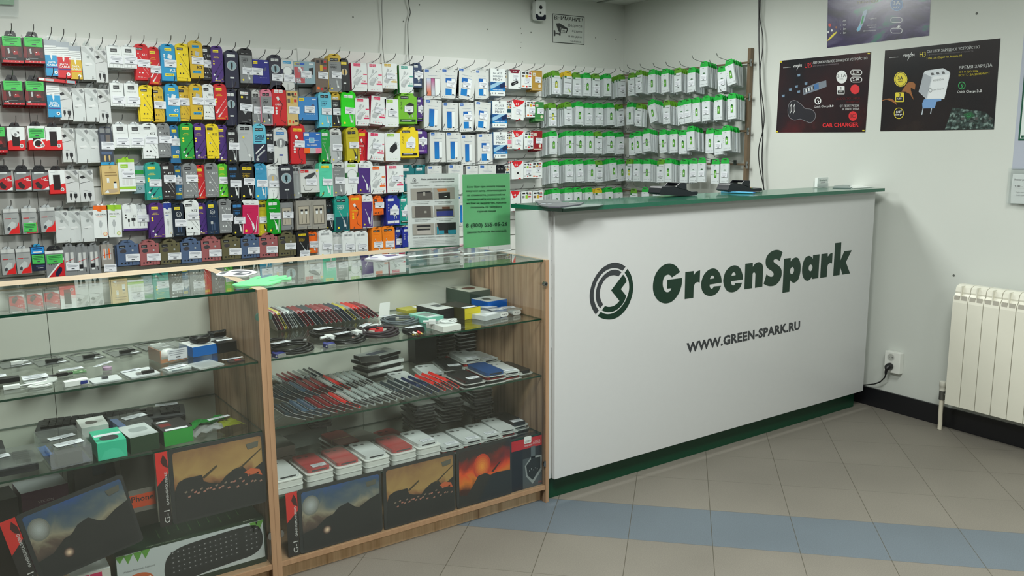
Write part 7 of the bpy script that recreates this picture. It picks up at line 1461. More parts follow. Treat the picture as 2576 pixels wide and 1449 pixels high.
# ---- left case, lower shelf: keyboards, mice
def keyboard(name, label, x, y, z, W, D, yaw, rows=6, colsn=20, body=(34, 36, 40), tilt=0):
    t = thing(name, label, 'keyboard', (x, y, z), (math.radians(tilt), 0, math.radians(yaw))); bm = M(body, .35)
    p = PB(); p.lay(rrect(0, 0, W, D, .014), .0005, .016, bm); p.lay(rrect(.004, .006, W-.004, .03, .010), .0162, .019, M(tuple(min(255, c+22) for c in body), .4)); p.build('keyboard_body', t)
    km = M((24, 25, 28), .3); p = PB(); kw = (W-.03)/colsn; kd = (D-.055)/rows
    for r in range(rows):
        for c in range(colsn):
            if c in (int(colsn*.72), int(colsn*.80)) and (c == int(colsn*.80) or r % 2): continue
            x0 = .015+c*kw+random.uniform(-.001, .001); y0 = .038+r*kd; p.box(x0+.001, x0+kw-.001, y0+.001, y0+kd-.0015, .0165, .024, km)
    o = p.build('keys', t); o['kind'] = 'stuff'; return t
a = atZ('J', 1490, 205, .545)
t = keyboard('keyboard', 'long black keyboard at the back of the lower left shelf', .245, 2.925, .5205, .44, .145, -12); ftag(t, .385, .128, .0255, .07, .024, 0)
t2 = keyboard('numeric_keyboard', 'black keyboard in clear packaging at the lower left shelf front', -.16, 2.625, .5205, .385, .15, 0, 5, 9, (44, 46, 50)); PB().lay(rrect(-.012, -.012, .397, .162, .01), .026, .029, CLEAR).build('blister', t2); ftag(t2, .29, .09, .031, .066, .030, 8)
t3 = keyboard('keyboard', 'black keyboard stacked behind the packaged one, far left', -.20, 2.80, .5205, .36, .13, 0, 5, 12); ftag(t3, .28, .10, .028, .09, .028, 8); ftag(t3, .30, .03, .028, .07, .024, 6)
def mouse(t, x, y, z, s=1.0, col=(40, 42, 46)):
    vs = []; fs = []; n, mm_ = 16, 7
    for i in range(mm_):
        b = PI/2*i/(mm_-1)
        for j in range(n):
            a = 2*PI*j/n; r = math.cos(b); vs.append((x+.030*s*r*math.cos(a), y+.048*s*r*math.sin(a)*(1-.08*math.sin(a)), z+.034*s*math.sin(b)*(1-.25*math.sin(a)*r)))
    for i in range(mm_-1):
        for j in range(n): fs.append((i*n+j, i*n+(j+1) % n, (i+1)*n+(j+1) % n, (i+1)*n+j))
    p = PB(); p.add(vs, fs, M(col, .25, coat=.4), True); p.box(x-.0025*s, x+.0025*s, y+.018*s, y+.034*s, z+.024*s, z+.033*s, BLACK); return p.build('mouse_inside', t)
t = bitem('mouse_package', 'clear mouse package with two price tags, lower left shelf', 'mouse package', .305, 2.605, .5205, .108, .22, .052, CLEAR, MILKY, 4, CLEAR); PB().box(-.05, .05, .002, .21, .0006, .003, M((46, 50, 84), .35)).box(-.05, -.026, .12, .215, .0035, .006, M((60, 110, 190), .35)).build('blue_insert', t); PB().box(-.036, .028, .001, .04, .004, .040, M((44, 44, 48), .4)).build('dark_block', t)
mouse(t, 0, .09, .012); mouse(t, .004, .165, .014, .9, (70, 74, 78)); ftag(t, .005, .045, .0535, .074, .034, 6); ftag(t, .0, .115, .054, .07, .026, 8)
t = bitem('mouse_box', 'white and turquoise mouse box with black window, lower left shelf', 'mouse box', .410, 2.597, .5205, .078, .13, .052, M((54, 190, 150), .4), M((54, 196, 156), .4), 0, M((40, 150, 120), .4), deco=lambda p, w, d, h: (tp_(p, smooth([(-.018, .02, 1), (.018, .02, 1), (.024, .05, 1), (0, .065, 1), (-.024, .05, 1)]), h, M((36, 44, 48), .3)), tp_(p, [(-.036, .062), (.036, .062), (.036, .082), (-.036, .082)], h, TAGM, 2), [tp_(p, [(-.038, .018+.006*k), (-.022, .018+.006*k), (-.022, .0195+.006*k), (-.038, .0195+.006*k)], h, BLACK, 2) for k in range(3)], p.poly([(-.02, -.0004, .026), (.0, -.0004, .032), (.02, -.0004, .026), (.034, -.0004, .001), (-.034, -.0004, .001)], M((70, 206, 168), .4))))
t = bitem('mouse_box', 'white box with mouse picture propped on the turquoise one', 'mouse box', .392, 2.745, .5215, .074, .10, .060, M((214, 218, 214), .35), WHITE, 0, deco=lambda p, w, d, h: (tp_(p, smooth([(-.018, .035, 1), (.0, .03, 1), (.014, .045, 1), (.0, .065, 1), (-.018, .06, 1)]), h, M((88, 84, 80), .4)), tp_(p, [(q[0]+.016, q[1]+.05) for q in ell(0, 0, .014, .016, 16)], h-.0001, M((190, 194, 190), .4))))
t = bitem('mouse_package', 'clear blue mouse package behind the dark green box', 'mouse package', .505, 2.735, .5205, .10, .12, .05, CLEAR, MILKY, 6, CLEAR); PB().box(-.046, -.026, .006, .11, .001, .045, M((70, 110, 180), .35)).build('blue_insert', t); ftag(t, .016, .07, .0512, .07, .034, 8); mouse(t, .015, .06, .004, .85)
t = bitem('mouse_box', 'dark green box with white mouse picture on its lid', 'mouse box', .500, 2.603, .5205, .082, .125, .050, M((196, 204, 204), .35), M((34, 60, 40), .45), 6, deco=lambda p, w, d, h: tp_(p, smooth([(-.018, .05, 1), (.024, .05, 1), (.026, .085, 1), (.0, .09, 1), (-.02, .085, 1)]), h, M((150, 160, 160), .4)))
t = bitem('mouse_box', 'bright green fronted box with black lid, lower left shelf', 'mouse box', .598, 2.612, .5205, .086, .12, .046, M((46, 44, 46), .3), M((44, 150, 60), .4), 4, M((30, 60, 36), .4), deco=lambda p, w, d, h: (tp_(p, [(-.036, .004), (.03, .002), (.032, .018), (-.034, .022)], h, TAGM, 2), [tp_(p, [(-.036, .05+.008*k), (-.004, .05+.008*k), (-.004, .054+.008*k), (-.036, .054+.008*k)], h, M((160, 40, 40), .4)) for k in range(4)], tp_(p, [(-.034, .096), (.0, .096), (.0, .108), (-.034, .108)], h, TAGM)))
x, y = at_('J', 1720, 300, .53); t = thing('snack_bag', 'crumpled green and yellow foil bag with a white tag, lower left shelf', 'bag', (x, y-.01, .5205), (0, 0, math.radians(8)))
gy = M((120, 128, 30), .18); gg = M((24, 120, 44), .2); p = PB(); nx, ny = 10, 6; vs = [(-.085+.17*i/(nx-1), .075*j/(ny-1)+.006*math.sin(i), .002+.020*abs(math.sin(i*1.7+j*1.3))*math.sin(PI*i/(nx-1))**.5) for j in range(ny) for i in range(nx)]
p.add(vs, [(j*nx+i, j*nx+i+1, (j+1)*nx+i+1, (j+1)*nx+i) for j in range(ny-1) for i in range(5)], MILKY); p.add(vs, [(j*nx+i, j*nx+i+1, (j+1)*nx+i+1, (j+1)*nx+i) for j in range(ny-1) for i in range(5, nx-1)], gy); p.build('foil', t)
p = PB(); vs = [(-.07+.11*i/5, .05+.045*j/3, .012+.018*abs(math.sin(i*1.1+j))) for j in range(4) for i in range(6)]; p.add(vs, [(j*6+i, j*6+i+1, (j+1)*6+i+1, (j+1)*6+i) for j in range(3) for i in range(5)], gg); p.build('green_foil', t); ftag(t, .01, .045, .034, .07, .016, 2)
# ---- mouse pads standing behind the glass
def pad_art(kind):
    def f(nt, b):
        N = nt.nodes.new; L = nt.links.new; tc = N('ShaderNodeTexCoord'); sx = N('ShaderNodeSeparateXYZ'); L(tc.outputs['Object'], sx.inputs[0])
        n = N('ShaderNodeTexNoise'); n.inputs['Scale'].default_value = 11; n.inputs['Detail'].default_value = 7; n.inputs['Distortion'].default_value = .8; L(tc.outputs['Object'], n.inputs['Vector'])
        m1 = N('ShaderNodeMath'); m1.operation = 'MULTIPLY_ADD'; L(n.outputs['Fac'], m1.inputs[0]); m1.inputs[1].default_value = .16; L(sx.outputs['Z'], m1.inputs[2])
        mr = N('ShaderNodeMapRange'); mr.inputs['From Min'].default_value = -.15; mr.inputs['From Max'].default_value = .10; L(m1.outputs[0], mr.inputs['Value']); r = N('ShaderNodeValToRGB'); el = r.color_ramp.elements
        cols = dict(dusk=[(0, (30, 32, 36)), (.22, (48, 46, 48)), (.40, (96, 80, 72)), (.52, (150, 144, 124)), (.66, (92, 104, 110)), (.8, (60, 84, 110)), (1, (40, 80, 150))],
                    sand=[(0, (34, 32, 30)), (.25, (46, 42, 38)), (.42, (140, 96, 66)), (.56, (172, 140, 88)), (.72, (160, 126, 80)), (1, (120, 80, 62))],
                    fire=[(0, (26, 26, 28)), (.2, (70, 30, 26)), (.36, (220, 120, 40)), (.48, (230, 80, 36)), (.62, (150, 36, 30)), (.78, (50, 40, 42)), (1, (44, 44, 46))])[kind]
        while len(el) < len(cols): el.new(.5)
        for e, (q, c) in zip(el, cols): e.position = q; e.color = lin(c)+(1,)
        L(mr.outputs[0], r.inputs[0]); L(r.outputs[0], b.inputs['Base Color']); b.inputs['Roughness'].default_value = .35
    return ramp_mat('landscape_print_'+kind, f)
ART = {k: pad_art(k) for k in ('dusk', 'sand', 'fire')}
def pad(label, x, ztop, Y, w, h, kind, strip=.034, rot=0, txt=True):
    """origin: top-left corner of the cardboard; x right, z down"""
    t = thing('mouse_pad', label, 'mouse pad', (x, Y, ztop), (0, math.radians(rot), 0)); k = M((46, 48, 50), .4)
    if strip: 
        p = PB(); p.box(-strip, -.0015, .001, .003, -h, -.002, M((34, 30, 32), .4)); p.poly([(-strip, .0006, -.002), (-.0015, .0006, -.002), (-.0015, .0006, -.07), (-strip, .0006, -.105)], M((214, 44, 40), .4)); p.poly([(-.014, .0003, -.01), (-.004, .0003, -.03), (-.002, .0003, -.055), (-.016, .0003, -.045), (-.022, .0003, -.03)], M((60, 20, 22), .4))
        p.text('GAMINGMOUSEPAD', 0, 0, .0078, 0, M((206, 206, 206), .4), .105, 'l', .012, (0, 0, 1), (-1, 0, 0), (-.0062, .0002, -h+.066)); p.text('G-1', 0, 0, .0165, 0, M((216, 216, 216), .4), .040, 'l', .0, (0, 0, 1), (-1, 0, 0), (-.0065, .0002, -h+.010)); p.build('header_card', t)
    p = PB(); o = [(a, 0, b) for a, b in rrect(.0, -h, w, 0, .010)]; p.prism(o, k, (0, .003, 0)); p.build('rubber_base', t)
    p = PB(); m = .012; p.prism([(a, -.0006, b) for a, b in rrect(m, -h+.008, w-.008, -.012, .008)], ART[kind], (0, .0005, 0))
    hill = M((38, 40, 42), .45); hy = -.0009
    def glow(cx, cy, rx, ry, c0, c1, l0=2, n=7):
        for i in range(n):
            q = i/(n-1); P(ell(cx, cy, rx*(1-q*.8), ry*(1-q*.8), 20), M(tuple(c1[j]+(c0[j]-c1[j])*q**.8 for j in range(3)), .4), l0+i*.3)
    def P(pts, mm, l=0): p.poly([(m+(w-.02)*a, hy-.0002*l, -.012-(h-.02)*b) for a, b in pts], mm)
    if kind == 'dusk':
        glow(.11, .25, .105, .17, (176, 182, 184), (120, 122, 116), -1.2); P([(0, 1), (0, .70), (.16, .66), (.30, .52), (.38, .50), (.46, .40), (.58, .36), (.66, .46), (.72, .50), (.86, .40), (1, .34), (1, 1)], hill, 1); glow(.30, .74, .055, .075, (244, 214, 184), (60, 44, 42), 2)
    elif kind == 'sand':
        P([(0, 1), (0, .56), (.04, .44), (.12, .40), (.30, .40), (.32, .50), (.38, .54), (.50, .58), (.56, .50), (.66, .42), (.76, .40), (.84, .52), (1, .40), (1, 1)], hill, 1)
        P([(.30, .44), (.47, .30), (.48, .325), (.33, .46)], M((70, 60, 44), .4), 2); P([(.72, .42), (.995, .18), (.995, .20), (.74, .44)], M((70, 60, 44), .4), 2)
        for i in range(26): a = .1+.034*i; b = .60+.05*math.sin(i*2.3)+(.04 if i % 3 else 0); P([(a, b), (a+.03, b-.015), (a+.035, b+.01), (a+.008, b+.02)], M((130+(i*37) % 60, 118, 104), .4), 2)
        P([(.78, .50), (.86, .46), (.96, .50), (.99, .60), (.92, .56), (.84, .56)], M((196, 96, 60), .4), 2)
    else: P([(0, 1), (0, .80), (.14, .84), (.30, .62), (.36, .52), (.50, .50), (.60, .56), (.72, .54), (1, .56), (1, 1)], hill, 1); glow(.44, .36, .17, .24, (240, 150, 60), (196, 60, 36), -1.2, 6); P([(.62, .50), (.80, .34), (.81, .36), (.66, .52)], M((60, 40, 30), .4), 2)
    p.poly([(w*.80, hy-.0008, -.030), (w*.94, hy-.0008, -.026), (w*.93, hy-.0008, -.044), (w*.82, hy-.0008, -.048)], M((92, 92, 84), .45)) if kind != 'fire' else None
    pc = p.build('picture', t)
    for c in t.children:
        if c.name.startswith('rubber_base'): pc.parent = c
    return t
MY = 2.5765
def xz(c, u, v): q = atY(c, u, v, MY); return q.x, q.z
x1, z1 = xz('K', 262, 705); x2, z2 = xz('K', 972, 545); x3, z3b = xz('K', 990, 1075)
pad('mouse pad with dusk picture beside a red and black strip, right case', x1, .298, MY, x2-x1, .298-.0745, 'dusk', .040)
x4, _ = xz('K', 988, 530); x5, _ = xz('K', 1608, 400)
pad('mouse pad with sandy sky picture in the middle of the right case', x4, .302, MY, x5-x4-.004, .302-.0745, 'sand', 0)
x6, _ = xz('K', 1612, 400); x7, _ = xz('K', 2062, 330)
pad('mouse pad with fiery orange picture in the right case', x6, .302, MY+.0005, x7-x6+.012, .302-.0745, 'fire', 0)
# keyboard packaging next to it
x8, z8 = xz('K', 2066, 420); x9, z9 = xz('K', 2346, 322)
t = thing('keyboard_box', 'red and black gadget box at the right end below the phone cases', 'box', (x8, 2.586, .0725)); w = x9-x8; h = .205; sl = .0
p = PB(); p.box(.012, w+.004, 0, .05, 0, h, M((34, 34, 40), .35)); f = lambda a, b, c, d_, m, l=1: p.rect(.012+a*(w-.008), b*h, .012+c*(w-.008), d_*h, -.0003*l, m)
f(0, .80, 1, 1, M((190, 34, 44), .35)); f(0, 0, .38, .80, M((20, 22, 34), .3)); f(.38, 0, 1, .60, M((74, 80, 84), .35), 2); p.poly([(.012+w*a, -.0012, h*b) for a, b in ((.42, .46), (.62, .62), (.94, .60), (.94, .30), (.66, .06), (.46, .24))], M((150, 156, 156), .3)); p.poly([(.012+w*a, -.0015, h*b) for a, b in ((.46, .46), (.64, .58), (.90, .57), (.90, .34), (.66, .14), (.50, .26))], M((30, 32, 34), .3))
f(.64, .56, .78, .82, M((92, 100, 104), .35), 4); p.text('6USB', .012+w*.68, h*.85, .016, -.0006, M((220, 190, 190), .4), w*.22); p.text('POWER SOCKET', .012+w*.42, h*.84, .007, -.0006, WHITE, w*.24); [p.disc(.012+w*(.56+.06*i), h*(.34+.03*(i % 2)), .0016, -.0018, WHITE, 8) for i in range(5)]
p.out(rrect(.012+w*.40, h*.90, .012+w*.62, h*1.04, .005), -.0016, -.0004, WHITE); p.text('LDNIO', .012+w*.51, h*.925, .008, -.002, INK, w*.17, 'c'); p.text('3.4A', .012+w*.84, h*.05, .008, -.0012, RED, w*.1); p.build('box_body', t)
# left case
xa, za = xz('J', 118, 985); xb, zb_ = xz('J', 945, 655); rt_ = math.degrees(math.atan2(zb_-za, xb-xa))
pad('tilted dusk picture mouse pad with red and black strip, left case', xa, za, MY, math.hypot(xb-xa, zb_-za), .222, 'dusk', .040, -rt_)
xc, zc = xz('J', 1300, 455); xd, _ = xz('J', 2075, 300); xe, ze = xz('J', 1350, 1015)
pad('sandy sky mouse pad with red and black strip, left case', xc, .520, MY, .856-xc-.012, .235, 'sand', .036)
# keyboard carton
xL, _ = at_('J', 890, 1290, .2); t = thing('keyboard_carton', 'green and white keyboard carton at the bottom of the left case', 'box', (.392, 2.60, .0725)); w, h, d = .448, .148, .17
DGN = M((26, 46, 30), .4); p = PB(); p.box(0, w, 0, d, 0, h, DGN)
f3 = lambda a, b, l=1: (a*w, -.0003*l, b*h)
p.poly([f3(*q) for q in ((.005, .10), (.99, .12), (.985, .985), (.005, .985))], M((190, 198, 200), .35))
kb = [(.30, .50, 1), (.33, .72, 1), (.42, .85, 1), (.60, .90, 1), (.80, .93, 1), (.93, .90, 1), (.975, .70, 1), (.97, .40, 1), (.90, .24, 1), (.76, .20, 1), (.60, .16, 1), (.42, .10, 1), (.33, .16, 1), (.30, .30, 1)]
p.poly([f3(*q[:2], 2) for q in smooth(kb)], M((34, 36, 38), .35)); kk = M((70, 72, 74), .4)
for r in range(5):
    for c in range(17): 
        if c == 13: continue
        a, b = .345+c*.036, .30+r*.105+.004*c; p.poly([f3(a, b, 3), f3(a+.028, b+.003, 3), f3(a+.029, b+.07, 3), f3(a+.001, b+.067, 3)], M((44, 46, 48), .35)); p.poly([f3(a+.008, b+.03, 4), f3(a+.016, b+.03, 4), f3(a+.016, b+.05, 4), f3(a+.008, b+.05, 4)], M((150, 152, 152), .4))
p.poly([f3(.135+.095*math.cos(q), .33+.20*math.sin(q), 2) for q in [2*PI*i/24 for i in range(24)]], M((196, 96, 50), .4)); p.text('ELLIPSE', w*.135, h*.25, h*.17, -.0010, WHITE, w*.15, 'c', .01); p.text('Wireless Multimedia Keyboard', w*.04, h*.60, .006, -.0007, GREYINK, w*.2)
LF = M((90, 150, 56), .4)
for a, b, s in ((.03, .98, .10), (.08, .97, .12), (.14, .98, .13), (.19, .99, .12), (.92, .98, .16), (.96, .98, .14)): p.poly([f3(a-.03, b, 2), f3(a-.005, b-s*1.6, 2), f3(a+.03, b, 2)], LF)
p.text('perfeo', w*.93, h+.001, .008, -.0007, M((190, 196, 180), .4), .04, 'c', 0, (1, 0, 0), (0, 1, 0), (w*.90, .012, h+.0005)); p.text('Keyboard + mouse set', 0, 0, .006, 0, M((150, 160, 140), .4), .10, 'l', 0, (1, 0, 0), (0, 1, 0), (w*.2, .008, h+.0005))
for i in range(9): p.poly([(w*(.3+.07*i), .05+.012*(i % 3), h+.0004), (w*(.31+.07*i), .05+.012*(i % 3), h+.0004), (w*(.315+.07*i), .13, h+.0004)], M((60, 96, 52), .4))
p.build('box_body', t)
bitem('charger_box', 'white box with two pink squares at the bottom of the left case', 'box', .325, 2.603, .0725, .105, .09, .118, WHITE, M((206, 206, 200), .4), 0, deco=lambda p, w, d, h: (p.rect(-w*.34, h*.80, -w*.04, h*.95, -.0004, c_('CR')), p.rect(-w*.02, h*.80, w*.28, h*.95, -.0004, c_('CR')), p.line(w*.2, h*.4, w*.3, h*.5, .003, -.0004, GREYINK), p.line(w*.32, h*.4, w*.42, h*.5, .003, -.0004, GREYINK)))
bitem('speaker_box', 'purple box with white lid in the left case', 'box', .262, 2.955, .0725, .135, .12, .272, M((176, 180, 184), .4), M((84, 32, 72), .4), 6, deco=lambda p, w, d, h: p.text('VIXION', 0, h*.84, .008, -.0006, M((200, 180, 190), .4), .045, 'c'))
bitem('dark_box', 'black box left of the purple box in the left case', 'box', .115, 2.93, .0725, .14, .12, .27, BLACK, M((24, 26, 30), .3), 6)
bitem('dark_box', 'black box with blue patch right of the purple box', 'box', .425, 2.98, .0725, .15, .11, .34, M((18, 20, 26), .3), M((20, 22, 30), .25), 4, deco=lambda p, w, d, h: p.rect(-.02, h*.80, .02, h*.90, -.0004, M((16, 40, 60), .3)))  # flat dark blue rectangle high on the front face
bitem('grey_box', 'grey glossy package behind the orange phone card', 'box', .51, 2.80, .0725, .10, .08, .37, M((96, 94, 88), .3), M((84, 82, 76), .3), 2)
a = atY('J', 1008, 960, 2.62); b = atY('J', 1215, 740, 2.62); t = thing('phone_card', 'orange card reading Phone between the two mouse pads', 'card', (a.x, 2.612, a.z+.0)); w = b.x-a.x-.006; h = b.z-a.z
p = PB(); p.box(0, w, 0, .003, 0, h, M((110, 106, 100), .4)); p.poly([(0, -.0004, h*.22), (w, -.0004, h*.20), (w*.98, -.0004, h*.80), (0, -.0004, h*.78)], M((196, 70, 30), .4)); p.text('Phone', w*.5, h*.48, h*.26, -.0008, INK, w*.84, 'c', .015); p.build('card', t)
# ---- on top of the cases
GT_ = .9756
def sheet_stand(label, x0, x1, Y, z0, z1, mat_, kind):
    t = thing('sign_stand', label, 'sign', ((x0+x1)/2, Y, GT_)); w = x1-x0; a, b = -w/2, w/2
    q = PB(); q.box(a-.002, b+.002, -.0015, 0, .004, z1-GT_+.002, CLEAR); q.box(a-.002, b+.002, .0025, .004, .004, z1-GT_+.002, CLEAR); q.build('acrylic_pocket', t)
    q = PB(); q.tube([(a-.002, -.002, .006), (b+.002, -.002, .006)], .003, M((220, 230, 228), .08, coat=1), 8); q.box(a-.002, b+.002, -.001, .055, .0005, .0032, CLEAR); q.build('acrylic_foot', t)
    q = PB(); q.box(a, b, .0004, .0018, z0-GT_, z1-GT_, mat_); q.build('sheet', t); return t, Y-.0001
f6 = lambda u, v: atY('R', u, v, 2.9298)
wx0, wx1 = atY('R', 24, 60, 2.93).x, atY('R', 838, 60, 2.93).x; wz1, wz0 = atY('R', 24, 62, 2.93).z, atY('R', 78, 1245, 2.93).z
t, yy = sheet_stand('white notice with six small photos in a clear stand on the case', wx0, wx1, 2.93, wz0, wz1, PAPER, 'w')
yf = 2.9282; f6 = lambda u, v: atY('R', u, v, yf)
p = PB(); ring(p, f6, 142, 146, 28, 30, 7, GREYINK); pl(p, f6, [(150, 132), (136, 148), (146, 156), (140, 168), (160, 158), (148, 146)], DKG); tx(p, f6, 80, 196, 206, 192, 13, 'GreenSpark', INK, .02)
tx(p, f6, 250, 144, 772, 134, 24, 'Виды дефектов, не относящиеся', INK, .02); tx(p, f6, 384, 180, 770, 172, 22, 'к гарантийным случаям', INK, .02)
for (u0, v0, s) in ((124, 242, 'Следы попадания жидкости'), (464, 236, 'Повреждение шлейфов, дисплея'), (128, 500, 'Отсутствие или повреждение'), (466, 494, 'Разрыв шлейфа, повреждение'), (150, 782, 'Сколы и повреждения'), (486, 768, 'Дефекты, возникшие')): tx(p, f6, u0, v0, u0+(270 if u0 > 300 else 250), v0-8, 12, s, GREYINK, .02)
for (u0, v0, s) in ((170, 524, 'гарантийной пломбы'), (520, 516, 'элементов на шлейфе'), (156, 804, 'крышки стекла и экрана'), (530, 790, 'по вине покупателя')): tx(p, f6, u0, v0, u0+196, v0-6, 11, s, GREYINK, .02)
GP1, GP2, GP3 = M((150, 148, 140), .5), M((84, 80, 76), .5), M((30, 30, 32), .5)
def q4(a, b, c, d, m):
    global yf
    yf -= .00008; pl(p, f6, [a, b, c, d], m)
yf -= 0
for (a, b, c, d) in (((82, 280), (428, 270), (438, 460), (92, 466)), ((440, 270), (776, 262), (784, 440), (446, 450)), ((102, 562), (432, 552), (444, 738), (110, 746)), ((454, 548), (768, 542), (776, 722), (462, 732)), ((112, 842), (454, 830), (460, 1010), (118, 1018)), ((470, 826), (798, 812), (804, 996), (478, 1008))): q4(a, b, c, d, GP1)
q4((180, 356), (426, 336), (430, 452), (186, 460), GP2); q4((176, 336), (400, 318), (404, 340), (180, 358), GP3); q4((278, 336), (312, 334), (314, 392), (282, 394), GP1); q4((522, 346), (704, 336), (708, 438), (528, 446), GP3); q4((494, 282), (650, 276), (654, 316), (520, 330), M((176, 110, 60), .5)); q4((616, 402), (654, 398), (656, 406), (620, 410), WHITE)
q4((150, 562), (398, 556), (408, 728), (158, 740), GP2); q4((300, 634), (334, 632), (336, 666), (302, 668), GP1); q4((490, 640), (752, 628), (758, 708), (494, 722), M((44, 54, 120), .5)); q4((488, 606), (750, 600), (752, 626), (490, 636), GP3); q4((580, 570), (702, 566), (704, 600), (584, 604), M((90, 60, 44), .5))
q4((176, 866), (396, 850), (400, 882), (178, 888), GP3); q4((172, 944), (400, 936), (408, 1004), (176, 1012), M((170, 166, 160), .5)); q4((190, 920), (390, 910), (392, 936), (192, 944), GP3); q4((496, 884), (528, 880), (536, 1004), (500, 1006), M((40, 130, 150), .5)); q4((498, 824), (798, 814), (800, 930), (530, 940), GP3); q4((540, 944), (612, 940), (614, 998), (544, 1002), M((40, 130, 150), .5)); q4((674, 938), (800, 930), (804, 994), (680, 1000), M((40, 130, 150), .5)); q4((614, 936), (674, 932), (680, 990), (616, 992), GP3)
tx(p, f6, 120, 1064, 770, 1034, 12, 'Обмен, возврат не подлежат следующие виды товара', INK, .03)
for i, (u1, s) in enumerate(((476, 'имеющие следы вскрытия и ремонта'), (796, 'с механическими повреждениями корпуса, стекла, дисплея и деталей'), (770, 'с нарушением целостности пломб и элементов, шлейфов и плёнки'), (812, 'со следами установки, монтажа, пайки и подключения, без упаковки и чека'), (290, 'в течение гарантии'))): tx(p, f6, 124+2*i, 1098+24*i, u1, 1098+24*i-(u1-124)*.045, 8, s, GREYINK, .03)
q4((72, 1216), (858, 1176), (860, 1196), (74, 1240), M((20, 80, 54), .4)); wbuild(p, 'print', t)
gx0, gx1 = atY('R', 905, 60, 2.86).x, atY('R', 1655, 60, 2.86).x; gz1, gz0 = atY('R', 905, 62, 2.86).z, atY('R', 935, 1228, 2.86).z
t, yy = sheet_stand('bright green notice with phone number in a clear stand on the case', gx0, gx1, 2.86, gz0, gz1, M((40, 176, 84), .4, name='green_notice_paper'), 'g')
f7 = lambda u, v: atY('R', u, v, 2.8582); p = PB(); GI = M((12, 62, 34), .5)
for (u0, v0, u1, v1, s) in ((978, 268, 1576, 252, 'Если Вам при оплате товара'), (960, 332, 1592, 318, 'озвучили цену, отличающуюся'), (980, 400, 1580, 386, 'от стоимости, указанной на'), (976, 466, 1582, 450, 'ценнике/сайте магазина, или'), (962, 528, 1598, 514, 'же Вам не выдали чек, просьба'), (1034, 592, 1530, 580, 'позвонить по телефону'), (1140, 656, 1430, 646, 'горячей линии')): tx(p, f7, u0, v0, u1, v1, 30, s, GI, .02)
tx(p, f7, 960, 896, 1614, 866, 62, '8 (800) 555-05-26', GI, .025); tx(p, f7, 980, 990, 1600, 962, 34, '(звонок по России бесплатный)', GI, .02); wbuild(p, 'print', t)
# flat things on the glass
def layz(name, label, cat, crop, pts, z, th, m, extra=None):
    P = [atZ(crop, u, v, z+th) for u, v in pts]; o = sum(P, Vector())/len(P); t = thing(name, label, cat, (o.x, o.y, z)); p = PB(); p.prism([(q.x, q.y, q.z) for q in P], m, (0, 0, -th+.0003)); wbuild(p, 'sheet' if 'glove' not in name else 'glove_body', t)
    if extra: extra(t)
    return t
MG = M((120, 226, 150), .4, name='mint_rubber')
layz('rubber_glove', 'mint green rubber glove lying flat across the case divider', 'glove', 'Y', smooth([(945, 680), (1120, 625, 1), (1300, 580, 1), (1400, 530, 1), (1560, 492, 1), (1595, 512, 1), (1490, 560, 1), (1700, 520, 1), (1950, 472, 1), (1995, 490, 1), (1900, 520, 1), (2140, 472, 1), (2188, 492, 1), (2150, 522, 1), (1900, 560, 1), (2120, 545, 1), (2260, 505, 1), (2292, 522, 1), (2250, 558, 1), (1900, 572, 1), (1760, 615, 1), (2030, 575, 1), (2055, 600, 1), (1900, 652, 1), (1740, 690, 1), (1500, 692, 1), (1200, 708, 1), (1010, 708, 1)], 4), GT_+.0004, .004, MG)
def stk(t):
    p = PB(); g = lambda u, v: atZ('Y', u, v, GT_+.0023)
    for ring_ in (smooth([(640, 440, 1), (760, 395, 1), (860, 380, 1), (800, 420, 1), (720, 455, 1)]), smooth([(900, 390, 1), (1080, 370, 1), (1300, 380, 1), (1400, 400, 1), (1330, 440, 1), (1150, 470, 1), (960, 460, 1), (1100, 440, 1), (1280, 430, 1), (1340, 405, 1), (1200, 392, 1), (1000, 400, 1)])): p.poly([g(*q) for q in ring_], M((96, 100, 108), .4))
    p.poly([g(*q) for q in ((1000, 430), (1140, 405), (1200, 420), (1060, 445))], M((96, 100, 108), .4)); wbuild(p, 'print', t)
layz('round_sticker', 'round white logo sticker lying on the glass near the glove', 'sticker', 'Y', smooth([(580, 455, 1), (680, 405, 1), (860, 375, 1), (1020, 345, 1), (1240, 345, 1), (1430, 370, 1), (1515, 405, 1), (1400, 445, 1), (1240, 490, 1), (1060, 500, 1), (820, 485, 1), (620, 475, 1)], 4), GT_+.0003, .0016, WHITE, stk)
CRP['k'] = (880, 600, 6.1333)
def lf(t):
    p = PB(); g = lambda u, v: atZ('k', u, v, GT_+.0052); p.poly([g(*q) for q in ((500, 262), (700, 245), (760, 262), (580, 282))], M((90, 80, 130), .4)); p.poly([g(*q) for q in ((640, 246), (720, 240), (700, 262), (620, 268))], M((190, 140, 60), .4)); p.poly([g(*q) for q in ((300, 292), (420, 285), (440, 300), (320, 306))], M((150, 150, 176), .4)); wbuild(p, 'print', t)
layz('leaflet_stack', 'small stack of leaflets on the glass left of the white notice', 'leaflets', 'k', [(228, 310), (420, 248), (700, 236), (904, 256), (516, 330)], GT_+.0004, .0045, M((206, 208, 214), .4), lf)
t = thing('pink_ribbon', 'pink ribbon loop lying behind the white notice', 'ribbon', (1.86, 3.05, GT_)); PB().tube([(-.12, 0, .006), (-.07, .02, .016), (-.02, .01, .022), (.03, .02, .012), (-.01, -.01, .006), (-.06, .0, .008), (.05, -.01, .02), (.08, -.005, .04)], [.004, .007, .008, .007, .006, .006, .005, .003], M((214, 170, 184), .5), 8).build('ribbon_body', t)
